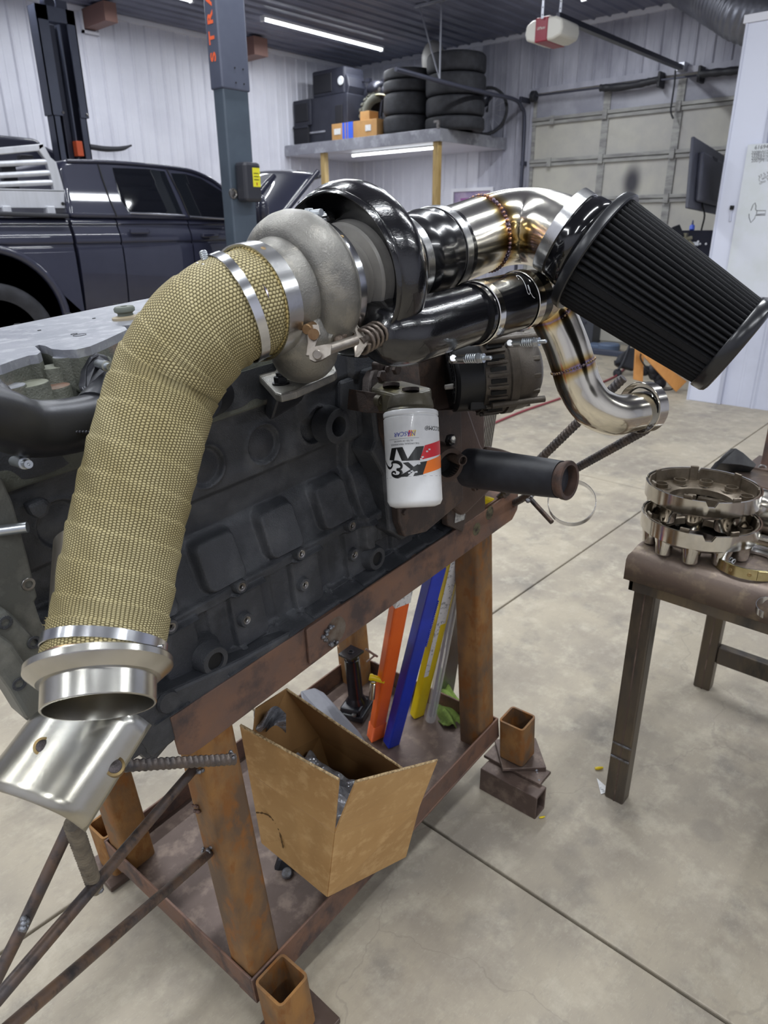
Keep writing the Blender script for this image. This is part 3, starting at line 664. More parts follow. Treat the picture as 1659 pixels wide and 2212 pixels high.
# exhaust port flange, manifold
MF = thing('exhaust_manifold', 'satin dark tubular exhaust manifold bolted to the left end of the head', 'manifold', dep(100, 950, .85))
pts = [dep(-90, 885, .74), dep(0, 905, .79), dep(60, 925, .835), dep(140, 922, .885), (dep(230, 900, .95)), dep(330, 870, 1.03), dep(430, 850, 1.1)]
obj('log_tube', G().sweep(pts, .035, 40, res=8), m_man, MF, sm=60)
obj('runner', G().sweep([dep(-25, 862, .80), dep(-10, 880, .80), dep(25, 905, .815)], .026, 28, res=6), m_man, MF, sm=60)
obj('runner', G().sweep([dep(255, 812, 1.02), dep(235, 840, .985), dep(205, 888, .93)], [.020, .022, .028], 28, res=6), m_man, MF, sm=60)
def flangeblk(ps, th): return G().prism(ps, th)
fp = [dep(x, y, d) for x, y, d in ((183, 845, .945), (180, 835, .95), (190, 790, .97), (197, 770, .975), (212, 763, .985), (232, 768, .995), (246, 790, 1.0), (246, 812, .995), (232, 822, .99), (225, 850, .97), (200, 858, .95))]
obj('port_flange', G().prism(fp, (B_*.8-A_*.1)*.016), m_man, MF, bev=.003)
fp2 = [dep(x, y, d+.018) for x, y, d in ((178, 850, .955), (178, 800, .965), (186, 765, .98), (200, 753, .99), (224, 757, 1.0), (244, 775, 1.01), (252, 830, 1.0), (230, 860, .975))]
obj('port_pad', G().prism(fp2, B_*.05), m_headc, EN, bev=.004)
fp3 = [dep(x, y, d) for x, y, d in ((-40, 790, .80), (0, 815, .815), (18, 835, .82), (45, 870, .82), (30, 885, .81), (-40, 880, .78))]
obj('port_flange', G().prism(fp3, B_*.02), m_man, MF, bev=.004)
for (x0, y0, d0, x1, y1, d1) in ((212, 786, .975, 238, 793, .935), (0, 850, .81, 20, 860, .775), (30, 996, .86, 62, 1003, .82)):
    p, q = dep(x0, y0, d0), dep(x1, y1, d1); u = _n(q-p); L = np.linalg.norm(q-p)
    obj('stud', G().lathe(p, u, [(0, 0), (0, .0062), (L*.55, .0062), (L*.56, .0072), (L*.75, .0072), (L*.76, .005), (L, .005), (L, .002), (L-.003, 0)], 18), m_satin, MF, sm=40)
# weld seam line of ripples on the log
g = G()
for k in range(26):
    t = k/25; p = dep(25+175*t, 953-18*t-8*math.sin(t*3), .80+.075*t); g.ball(p, .0022, 8, 5)
obj('weld_seam', g, m_man, MF, sm=60)
# ---------------------------------------------------------------- front of the engine: cover casting, water neck, hose
FC = EN
pl = [onB(x, y, .06) for x, y in ((915, 780), (912, 850), (920, 1010), (960, 1080), (1000, 1115), (1010, 1110), (1060, 1060), (1100, 1050), (1110, 1010), (1060, 990), (1040, 960), (1012, 880), (1000, 860), (960, 870), (945, 850))]
m_fc = m_brownp
obj('front_cover', G().prism(pl, B_*.12), m_fc, EN, bev=.008)
obj('front_cover', G().sb(-.2, -.06, .08, .50, .72, 1.2), m_fc, EN, bev=.01)
# water ports
for x, y, r, d in ((972, 1005, .026, 1.42), (1000, 995, .008, 1.42)):
    c = dep(x, y, d); obj('port_boss', G().lathe(c, -B_*.9-A_*.3, [(-.05, r*1.5), (-.01, r*1.42), (0, r*1.35), (0, r), (-.04, r*.95), (-.04, 0)], 32), m_fc if r > .01 else m_brown, EN, sm=45)
    obj('port_bore', G().lathe(c, _n(-B_*.9-A_*.3), [(-.002, r*1.0), (-.03, r*.95), (-.03, 0)], 28), m_dark, EN)
obj('plug', G().hexnut(dep(968, 950, 1.42), -B_, .012, .012), m_blk, EN)
obj('plug', G().hexnut(dep(972, 947, 1.405), -B_, .009, .008), m_blk, EN)
lp = [dep(x, y, d) for x, y, d in ((1040, 985, 1.62), (1048, 962, 1.62), (1085, 970, 1.62), (1128, 985, 1.62), (1142, 995, 1.62), (1140, 1020, 1.62), (1050, 1000, 1.62))]
obj('lug_plate', G().prism(lp, FW*.03), m_fc, EN, bev=.006)
c = dep(878+155/6.0+130, 1055, 1.5); obj('small_eye', G().tube(dep(1032, 1052, 1.5), dep(1032, 1052, 1.5)+B_*.01, .011, .006, 20), m_fc, EN, sm=40)
obj('bracket_leg', G().prism([onB(x, y, .075) for x, y in ((966, 1060), (1012, 1090), (1005, 1130), (1000, 1150), (968, 1135))], B_*.02), m_brown, EN, bev=.003)
obj('part_sticker', G().prism([onB(x, y, .074) for x, y in ((985, 1098), (1008, 1085), (1003, 1122), (982, 1130))], -B_*.0006), mat('worn paper sticker', 'B8B8B4', .6, var='6E6E6E', vscale=120), EN)
HP = thing('water_hose_stub', 'short black rubber water hose stub with rusty rim pointing right from the engine', 'hose', dep(1020, 1020, 1.42))
h0, h1 = dep(1010, 1010, 1.50), dep(1228, 1038, 1.34)
u = _n(h1-h0); L = np.linalg.norm(h1-h0)
obj('hose', G().lathe(h0, u, [(0, 0), (0, .041), (L*.06, .0425), (L*.45, .041), (L*.8, .038), (L*.93, .0365), (L*.935, 0)], 40), m_rub, HP, sm=50)
obj('pipe_neck', G().lathe(h0, u, [(L*.92, .0345), (L*.965, .0345), (L*.97, .038), (L*1.0, .0385), (L*1.01, .037), (L*1.01, .030), (L*.85, .029), (L*.85, .034)], 40), mat('rusty neck', '453A36', .6, .3, var='5E483E', vscale=30, bump=.3), HP, sm=50)
g = G()
for k in range(9):
    an = -.6+k*.13; X = _n(np.cross(EZ, u)); Y = np.cross(u, X); g.cbox(h0+u*L*.88+(-X*math.cos(an)*-1+Y*math.sin(an))*.0385, .008, .001, .0014, u, _n(np.cross(u, X)), X)
obj('clamp_print', g, mat('printed clamp marks', '8A8478', .6), HP)
obj('bore', G().lathe(h0, u, [(L*.9, .0288), (L*.9, 0)], 32), m_dark, HP)
# ---------------------------------------------------------------- oil filter head and filter
FH = EN
fa = dep(887, 893, 1.235); fb = dep(897, 1096, 1.235); fax = _n(fb-fa); fL = np.linalg.norm(fb-fa)
OF = thing('oil_filter', 'white spin-on oil filter with red and orange print hanging upside down on the engine', 'filter', fb)
m_white = mat('white filter paint', 'DEDFE0', .28, 0, spec=.5, coat=.2, var='CFD0D2', vscale=14)
Rf = .0485
obj('canister', G().lathe(fa, fax, [(.008, .043), (.001, .0445), (-.002, .047), (0, .0485), (.006, Rf), (.007, Rf-.0012), (.009, Rf-.0012), (.010, Rf), (fL-.012, Rf), (fL-.004, Rf-.004), (fL, Rf-.014), (fL, 0)], 64), m_white, OF, sm=50)
obj('seal_ring', G().lathe(fa, fax, [(.008, .0), (.008, .0435), (.0095, .0435)], 40), m_plas, OF)
# printing wrapped round the can: s = arc length from the centre of the view (right +), t = distance down
Xf = _n(CAM-fa-fax*((CAM-fa) @ fax)); Yf = np.cross(fax, Xf); 
if Yf @ RT < 0: Yf = -Yf
def canpt(s, t, e=.0004):
    an = s/Rf; return fa+fax*t+(Xf*math.cos(an)+Yf*math.sin(an))*(Rf+e)
def printed(s, size, s0, t0, M, nm, wide=1., bold=.0, shear=0, e=.0004, rot=True, slant=0):
    def fm(x, y, z): 
        if rot: x, y = -x, -y
        return canpt(s0+x, t0-y+slant*x, e+z*.2)
    g = textg(s, size, thick=bold, shear=shear, ext=.0003, wide=wide, fmap=fm)
    return obj(nm, g, M, OF)
def patch(poly, M, nm, e=.0003, sub=10):
    g = G(); poly = [np.array(p, float) for p in poly]
    # quads given as 4 corners in (s,t); subdivide along s
    a, b, c, d = poly; 
    return obj(nm, g.grid(lambda u, v: canpt(*((a*(1-u)+b*u)*(1-v)+(d*(1-u)+c*u)*v), e), sub, 4), M, OF)
m_pk = mat('black print', '141414', .35); m_pr = mat('red print', 'C8202C', .35); m_po = mat('orange print', 'E8751C', .35)
m_pb = mat('blue print', '2F3E9E', .35); m_py = mat('yellow print', 'D8B830', .35); m_pg = mat('grey print', '6A6A6E', .4)
pxm = 1.235/FPX  # metres per photo pixel on the can
def cv(x, y): # from the zoomed crop of the can: (x,y) px in photo -> (s,t)
    xx = (x-(fa_px(y)))*pxm; xx = max(-.999, min(.999, xx/Rf)); return (math.asin(xx)*Rf, (y-898)*pxm*1.05)
def fa_px(y): return 887+(y-898)*.05+.5
s_, t_ = cv(875, 945); printed('NASCAR', .0105, s_, t_, m_pb, 'print_lettering', wide=.95, shear=.2)
for k, M in enumerate((m_pr, m_po, m_py, m_py)):
    a = cv(884+k*4, 939); b = cv(887+k*4, 939); c = cv(885+k*4, 951); d = cv(882+k*4, 951); patch((a, b, c, d), M, 'print_stripe', sub=2)
s_, t_ = cv(872, 959); printed('FILTER OF NASCAR', .0040, s_, t_, m_pg, 'print_lettering', wide=1)
s_, t_ = cv(874, 965); printed('THE ORIGINAL PERFORMANCE', .0040, s_, t_, m_pg, 'print_lettering', wide=.95)
a = cv(843, 954); c = cv(905, 953.3); patch((a, (c[0], a[1]), (c[0], a[1]+.0005), (a[0], a[1]+.0005)), m_pg, 'print_line')
s_, t_ = cv(934, 937); printed('KNFILTERS.COM\u00ae', .0105, s_+.026, t_-.002, m_pk, 'print_lettering', wide=1, shear=.25, slant=0)
# big logotype: N over K with ampersand (upside down), red and orange flashes
cz = lambda x, y: cv(760+x/6.505, 780+y/6.505)
for q in (((572, 1243), (642, 1243), (606, 1410), (541, 1392)), ((635, 1243), (722, 1243), (806, 1425), (712, 1420)), ((905, 1250), (1012, 1243), (955, 1425), (775, 1425))):
    patch([cz(*k) for k in q], m_pk, 'print_letter', sub=6)
for q in (((724, 1446), (800, 1442), (905, 1535), (845, 1548)), ((840, 1530), (905, 1535), (785, 1630), (672, 1620)), ((962, 1450), (1060, 1436), (1000, 1612), (865, 1628)), ((860, 1512), (962, 1455), (900, 1580), (865, 1560))):
    patch([cz(*k) for k in q], m_pk, 'print_letter', sub=6)
amp = [(482, 1388), (500, 1440), (530, 1490), (560, 1500), (585, 1460), (570, 1435), (620, 1425), (680, 1445), (710, 1490), (690, 1520), (640, 1525), (690, 1545), (705, 1585), (670, 1618), (610, 1610), (575, 1580), (590, 1550), (625, 1560), (620, 1580)]
AP, AR_ = smooth([np.array([*cz(*k), 0]) for k in amp], [.0009, .0012, .002, .0016, .0012, .0016, .0022, .0026, .002, .0016, .0016, .0022, .0030, .0028, .0022, .0018, .0014, .0012, .0009], 5)
AMPG = []
for a_, b_, r_a in zip(AP[:-1], AP[1:], AR_):
    tt = _n((b_-a_)+np.array([1e-9, 0, 0])); AMPG.append((a_, b_, np.array([-tt[1], tt[0]])*r_a*1.15))
g = G()
for a_, b_, nn in AMPG: g.add([canpt(a_[0]+nn[0], a_[1]+nn[1], .0004), canpt(b_[0]+nn[0], b_[1]+nn[1], .0004), canpt(b_[0]-nn[0], b_[1]-nn[1], .0004), canpt(a_[0]-nn[0], a_[1]-nn[1], .0004)], [(0, 1, 2, 3)])
obj('print_letter', g, m_pk, OF)
patch((cv(917, 970), cv(951, 955), cv(951, 984), cv(906, 999)), m_pr, 'print_flash', e=.0005)
patch((cv(922, 1001), cv(952, 985), cv(952, 1012), cv(913, 1027)), m_po, 'print_flash', e=.0005)
a = cv(834, 1030); patch((a, (cv(950, 1030)[0], a[1]), (cv(950, 1030)[0], a[1]+.0004), (a[0], a[1]+.0004)), m_pg, 'print_line')
# scuffs in the print
m_sc = mat('bare scuffed metal', 'C4C4C6', .4, .3)
for x, y in ((926, 978), (921, 982), (912, 993), (909, 997), (890, 1020), (885, 1023), (905, 1006), (899, 1022)):
    s_, t_ = cv(x, y); patch(((s_-.002, t_-.001), (s_+.002, t_-.0016), (s_+.0026, t_+.001), (s_-.0014, t_+.0016)), m_sc, 'scuff', e=.0012, sub=2)
# filter head casting
fh = fa-fax*.0
def hd(x, y, d): return dep(x, y, d)
topp = [hd(800, 840, 1.29), hd(813, 822, 1.30), hd(868, 822, 1.325), hd(932, 838, 1.29), hd(930, 843, 1.27), hd(880, 856, 1.22), hd(862, 855, 1.21)]
obj('filter_head', G().prism(topp, fax*.038), m_olive, EN, bev=.004)
obj('filter_neck', G().lathe(fa-fax*.03, fax, [(0, .036), (.01, .040), (.02, .0415), (.022, .040), (.026, .0425), (.03, .0405), (.042, .0405)], 44), m_olive, EN, sm=40)
for x, y in ((845, 831), (887, 841)):
    c = dep(x, y, 1.268-(.015 if x > 850 else 0)); obj('head_disc', G().lathe(c+fax*.004, -fax, [(0, .0155), (.006, .0155), (.006, .0045), (.002, .004), (.002, 0)], 28), m_brown, EN, sm=40)
c = dep(823, 866, 1.262); obj('head_plug', G().lathe(c, -B_, [(-.01, .010), (0.001, .010), (.001, .0065), (.003, .006), (.003, .002), (0, 0)], 20), m_olive, EN, sm=40)
obj('head_backplate', G().prism([hd(797, 850, 1.30), hd(799, 820, 1.31), hd(808, 803, 1.315), hd(860, 785, 1.36), hd(905, 780, 1.40), hd(910, 835, 1.40), hd(870, 850, 1.34)], B_*.02), m_brown, EN, bev=.003)
obj('head_arm', G().prism([hd(793, 892, 1.285), hd(797, 846, 1.285), hd(832, 852, 1.26), hd(850, 890, 1.25), hd(833, 893, 1.27)], B_*.05), m_brown, EN, bev=.004)
for x, y, d in ((822, 812, 1.305), (854, 797, 1.335)):
    c = dep(x, y, d); obj('bolt', G().hexnut(c, -B_, .011, .008), m_brown, EN)
# ---------------------------------------------------------------- alternator
AL = thing('alternator', 'black alternator with finned cast housing at the front of the engine under the charge pipe', 'alternator', dep(1030, 880, 1.5))
m_alt = mat('dirty cast alternator', '5A544D', .45, .6, var='4A443E', vscale=30, bump=.4, bscale=300)
class Scaled:
    def __mul__(s, o): return [(a*1.2, r*1.2) for a, r in o]
KS = Scaled()
ac = dep(1000, 812, 1.47); aax = _n(A_*.85-B_*.50+W_*.02)
aax = _n(A_*.78-B_*.62)
obj('stator_body', G().lathe(ac, aax, KS*[(.02, 0), (.02, .066), (.045, .070), (.062, .071), (.064, .0745), (.078, .0745), (.08, .071), (.10, .069), (.12, .060), (.13, .045), (.13, 0)], 56), m_alt, AL, sm=40)
Xa = _n(np.cross(EZ, aax)); Ya = np.cross(aax, Xa)
for k in range(22):
    an = 2*math.pi*k/22; d = Xa*math.cos(an)+Ya*math.sin(an); tn = np.cross(aax, d)
    obj('vent_slot', G().cbox(ac+aax*0.0492+d*0.0822, .016, .0042, .004, aax, tn, d), m_dark, AL)
    obj('housing_fin', G().cbox(ac+aax*0.0480+d*0.0854, .020, .0022, .0035, aax, _n(np.cross(aax, Xa*math.cos(an+.143)+Ya*math.sin(an+.143))), d) if 0 else G().cbox(ac+aax*0.0480+(Xa*math.cos(an+.143)+Ya*math.sin(an+.143))*.0852, .021, .0028, .0035, aax, np.cross(aax, Xa*math.cos(an+.143)+Ya*math.sin(an+.143)), Xa*math.cos(an+.143)+Ya*math.sin(an+.143)), m_alt, AL, bev=.001)
for k in range(14):
    an = 2*math.pi*k/14; d = Xa*math.cos(an)+Ya*math.sin(an); obj('housing_fin', G().cbox(ac+aax*0.1296+d*0.0744, .012, .005, .006, aax, np.cross(aax, d), d), m_alt, AL, bev=.002)
for k in range(4):
    an = .6+math.pi*.5*k; d = Xa*math.cos(an)+Ya*math.sin(an); obj('through_bolt', G().cyl(ac+aax*0.0360+d*0.0900, ac+aax*0.1500+d*0.0900, .007, n=12), m_alt, AL, sm=40)
obj('rear_cover', G().lathe(ac, aax, KS*[(-.028, 0), (-.028, .052), (-.022, .060), (.022, .063), (.022, 0)], 48), m_plas, AL, sm=40)
g = G()
for r in (.030, .042, .052): g.lathe(ac, aax, KS*[(-.0285, r), (-.0300, r), (-.0300, r+.0015), (-.0285, r+.0015)], 30, arc=(1.9, 3.9))
for k in range(11):
    an = 1.9+k*.2; d = Xa*math.cos(an)+Ya*math.sin(an); g.cbox(ac-aax*0.0350+d*0.0492, .0008, .001, .011, aax, np.cross(aax, d), d)
obj('cover_grille', g, m_plas, AL)
sc_ = dep(998, 832, 1.435)
obj('stud_boss', G().lathe(sc_, -aax, [(-.01, .026), (0, .024), (.006, .021), (.008, .012), (.002, .010), (.002, 0)], 32), m_plas, AL, sm=40)
obj('output_stud', G().lathe(sc_, -aax, [(0, 0), (0, .0085), (.010, .0085), (.0105, .0062), (.015, .006), (.036, .005), (.037, .003), (.037, 0)], 24), m_castd, AL, sm=40)
obj('plug_socket', G().cbox(dep(1055, 800, 1.42), .017, .02, .026, aax, Xa, EZ), m_plas, AL, bev=.003)
obj('regulator', G().cbox(dep(1028, 850, 1.45), .018, .022, .03, aax, Xa, EZ), m_plas, AL, bev=.003)
obj('regulator', G().cbox(dep(1052, 775, 1.43), .02, .016, .012, aax, Xa, EZ), m_plas, AL, bev=.003)
obj('alternator_bracket', G().prism([dep(x, y, d) for x, y, d in ((930, 780, 1.5), (915, 860, 1.48), (940, 890, 1.47), (1015, 885, 1.47), (1100, 850, 1.55), (1090, 800, 1.6))], A_*.05), m_brownp, EN, bev=.006)
# ================================================================ TURBOCHARGER
E_ = dep(559, 652, .905); I_ = dep(925, 548, 1.155); TX = _n(I_-E_); TLn = np.linalg.norm(I_-E_)
def T(a): return E_+(I_-E_)*((a+.845)/.37)
k_ = TLn/.37
TU = thing('turbocharger', 'large turbocharger with grey cast turbine housing and glossy black compressor ring beside the wrapped pipe', 'turbocharger', T(-.76))
def tl(g, prof, n=72, **k): return g.lathe(T(0), TX, [(a*k_, r) for a, r in prof], n, **k)
# snail: radius grows with the angle
Zt = None
def snail(t, h, r):
    return r
m_heatpipe = mat('heat tinted stainless flange', 'B9B0A4', .16, 1, var='8C84A6', vscale=9, var2='B8925A', v2scale=13)
obj('turbine_housing', tl(G(), [(-.842, .060), (-.842, .0655), (-.825, .0655), (-.820, .067), (-.806, .0715), (-.8035, .0722), (-.8025, .080), (-.799, .0855), (-.793, .0905), (-.786, .0955), (-.776, .099), (-.766, .1), (-.757, .0985), (-.752, .094), (-.749, .094), (-.747, .0845), (-.742, .0825), (-.736, .080), (-.736, .06)],
    rf=lambda t, h, r: r if r < .068 else r*(1+.035*math.sin(t+.9))), m_cast, TU, sm=38)
bandg = tl(G(), [(-.862, .0715), (-.862, .0735), (-.838, .0735), (-.836, .0715), (-.838, .069), (-.860, .069)], closed=True)
obj('vband_clamp', bandg, m_ssb, TU, sm=40)
for an in (.5, 1.25, 2.0, 5.9, 5.2): 
    X = _n(np.cross(EZ, TX)); Y = np.cross(TX, X); d = X*math.cos(an)+Y*math.sin(an)
    obj('spot_weld', G().lathe(T(-.85)+d*.0733, d, [(0, .0035), (.0006, .003), (.0006, .002), (.0002, 0)], 12), m_heat2, TU)
    d2 = X*math.cos(an+.3)+Y*math.sin(an+.3)
    obj('spot_weld', G().lathe(T(-.738)+d2*.0858, d2, [(0, .003), (.0006, .0026), (.0002, 0)], 12), m_heat2, TU)
obj('band_clamp', tl(G(), [(-.746, .0845), (-.745, .0862), (-.731, .0862), (-.730, .0845), (-.731, .082), (-.745, .082)], closed=True), m_band, TU, sm=40)
# clamp tab and latch on top
def rimpt(a, r, an):
    X = _n(np.cross(EZ, TX)); Y = np.cross(TX, X); d = X*math.cos(an)+Y*math.sin(an); return T(a)+d*r, d, np.cross(TX, d)
tab = G()
for an0, an1, r in ((1.02, 1.42, .089),):
    tab.grid(lambda u, v: rimpt(-.748+.022*v, r+.002*math.sin(u*3), an0+(an1-an0)*u)[0], 10, 2)
obj('clamp_tab', tab, m_band, TU, sm=60, solid=.0016)
p, d, tn = rimpt(-.742, .092, 1.5); obj('clamp_bolt', G().cyl(p-tn*.005, p+tn*.036, .0045, n=14).hexnut(p+tn*.010, tn, .0078, .008).cyl(p-TX*.012, p+TX*.012, .0055, n=14), m_satin, TU, sm=40)
p, d, tn = rimpt(-.742, .091, 1.82); obj('clamp_trunnion', G().cyl(p-TX*.011, p+TX*.011, .006, n=14).cbox(p-d*.003, .01, .012, .0015, TX, tn, d), m_band, TU, sm=40)
# bearing housing and back plate
obj('bearing_housing', tl(G(), [(-.735, 0), (-.735, .062), (-.728, .058), (-.715, .046), (-.700, .046), (-.690, .052), (-.684, .052), (-.684, 0)]), m_castd, TU, sm=40)
obj('back_plate', tl(G(), [(-.684, 0), (-.684, .0565), (-.6835, .058), (-.682, .058), (-.6815, .0715), (-.678, .0745), (-.668, .0745), (-.664, .0765), (-.655, .0765), (-.655, 0)]), m_castd, TU, sm=40)
dn = -_n(W_ - TX*(W_ @ TX)); pc = T(-.705); sd = np.cross(TX, dn)
obj('oil_boss', G().sweep([pc+dn*.02, pc+dn*.05, pc+dn*.07+TX*-.004], [.017, .016, .019], 24, res=4).lathe(pc+dn*.062, dn, [(0, .0), (0, .02), (.014, .02), (.014, .009), (.008, 0)], 28), m_castd, TU, sm=45)
obj('housing_rib', G().sweep([T(-.686)+rimpt(0, .05, q)[1]*.043 for q in (2.6, 2.2, 1.8, 1.3, .8, .3, -.1)], .0075, 12, res=4).cbox(T(-.70)-sd*.03+dn*.01, .016, .006, .02, TX, sd, dn).cbox(T(-.70)+sd*.032+dn*.01, .016, .006, .02, TX, sd, dn), m_castd, TU, sm=50)
# compressor cover
prof = [(-.660, .0), (-.660, .088), (-.668, .098), (-.680, .105), (-.697, .1095), (-.7005, .1105), (-.7015, .1120), (-.699, .1138), (-.6935, .1145), (-.6925, .1165), (-.688, .1185), (-.680, .1215), (-.671, .1238), (-.662, .1245), (-.653, .1238), (-.643, .120), (-.632, .113), (-.622, .104), (-.612, .093), (-.600, .082), (-.588, .074), (-.575, .068), (-.555, .066), (-.555, .05)]
obj('compressor_cover', tl(G(), prof, 96, rf=lambda t, h, r: r*(1+(.03*math.sin(t-.3) if r > .09 else 0))), m_blk, TU, sm=50)
g = G()
for k in range(9):
    q = .55+k*.09; p, d, tn = rimpt(-.672, .092-.001*k, q); g.ball(p, .006+.002*(k % 3), 8, 6, (1.3, .8, .8))
obj('casting_rib', g, m_blk, TU, sm=60)
# foot and flange
fw = 1.232
fpx = [(541, 792), (545, 786), (600, 764), (655, 752), (700, 765), (722, 786), (727, 800), (722, 806), (690, 820), (640, 842), (606, 851), (594, 848), (566, 818)]
obj('foot_flange', G().prism([onW(x, y, fw) for x, y in fpx], -W_*.014), m_cast, TU, bev=.003)
obj('manifold_pedestal', G().prism([onW(x+2*(640-x)/100, y+3, fw-.0145) for x, y in fpx], -W_*.011), m_man, TU, bev=.002)
fc = onW(640, 800, fw)
obj('housing_foot', G().sweep([T(-.79)-W_*.03-B_*.012, T(-.785)-W_*.075-B_*.01, fc+W_*.035, fc+W_*.006, fc-W_*.004], [.052, .047, .034, .033, .042], 36, res=6), m_cast, TU, sm=60)
obj('manifold_neck', G().sweep([onW(620, 800, 1.205), onW(610, 800, 1.16)-A_*.03+B_*.02, dep(430, 860, 1.08)], [.05, .045, .036], 28, res=6), m_man, TU, sm=60)
obj('manifold_neck', G().prism([onW(x, y, 1.206) for x, y in ((540, 800), (640, 770), (700, 800), (600, 856))], -W_*.05+B_*.03), m_man, TU, bev=.01)
c = onW(607, 829, fw); obj('flange_bolt', G().lathe(c, W_, [(0, .014), (.003, .014), (.003, .0), ], 24).hexnut(c+W_*.003, W_, .0105, .010).cyl(c+W_*.01, c+W_*.018, .0062, n=16), mat('black bolt', '2A2A2C', .35, .7), TU, sm=35)
obj('bolt_hole', G().lathe(onW(711, 800, fw)+W_*.0004, W_, [(-.01, 0), (-.01, .0075), (0, .008)], 20), m_dark, TU)
# wastegate lever, rod, bracket and spring
def D(x, y, d): return dep(x, y, d)
m_act = mat('greyish zinc actuator', '9A938A', .4, .8, var='7C736A', vscale=30, bump=.2)
m_spr = mat('brown grey spring', '6B625B', .4, .7, var='83776C', vscale=40)
m_brass = mat('brassy bushing', '8A6F50', .4, .8, var='6D5038', vscale=40)
obj('pad', G().prism([D(x, y, .918) for x, y in ((650, 702), (690, 690), (728, 688), (730, 708), (716, 742), (684, 752), (656, 738))], FW*.05), m_cast, TU, bev=.012)
obj('lever_pin', G().cyl(D(676, 705, .90), D(662, 712, .882), .0068, n=20, bev=.001), m_brass, TU, sm=40)
obj('lever', G().prism([D(x, y, .885) for x, y in ((668, 702), (688, 700), (692, 722), (683, 742), (676, 770), (660, 768), (664, 740), (663, 715))], FW*.004), m_act, TU, bev=.001)
obj('lever_end', G().cyl(D(678, 722, .884), D(677, 722, .879), .007, n=20), m_brass, TU, sm=40)
r0, r1 = D(684, 764, .878), D(768, 735, .925); ru = _n(r1-r0)
obj('actuator_rod', G().prism([D(x, y, .876) for x, y in ((667, 764), (670, 753), (682, 748), (702, 744), (716, 744), (714, 766), (695, 777), (680, 781), (669, 776))], FW*.008).cyl(D(700, 758, .884), r1, .0068, n=20), m_act, TU, sm=40)
obj('rod_pin', G().cyl(D(686, 765, .880), D(685, 766, .868), .0058, n=18, bev=.0008), m_act, TU, sm=40)
obj('actuator_plate', G().prism([D(x, y, d) for x, y, d in ((752, 692, .945), (760, 690, .945), (792, 732, .95), (793, 742, .945), (774, 771, .93), (765, 772, .93), (764, 752, .935), (772, 735, .94), (762, 715, .943))], ru*.003), m_act, TU, bev=.001)
obj('bracket_arm', G().sweep([D(744, 660, .98), D(742, 690, .96), D(752, 700, .95), D(765, 712, .95)], [.006, .006, .007, .006], 12, res=4), m_act, TU, sm=60)
s0, s1 = D(777, 741, .945), D(838, 707, 1.0)
obj('spring', G().spring(s0, s1, .0155, .0027, 6.5, 8), m_spr, TU, sm=60)
obj('spring_core', G().cyl(s0, s1, .007, n=16).hexnut(s1-_n(s1-s0)*.004, _n(s1-s0), .018, .006), m_spr, TU, sm=40)
obj('weld_spot', G().ball(D(737, 722, .935), .009, 10, 8).ball(D(732, 735, .93), .008, 10, 8).ball(D(740, 708, .94), .007, 10, 8), mat('rough weld', '7D6F64', .5, .6, bump=1, bscale=350), TU, sm=60)
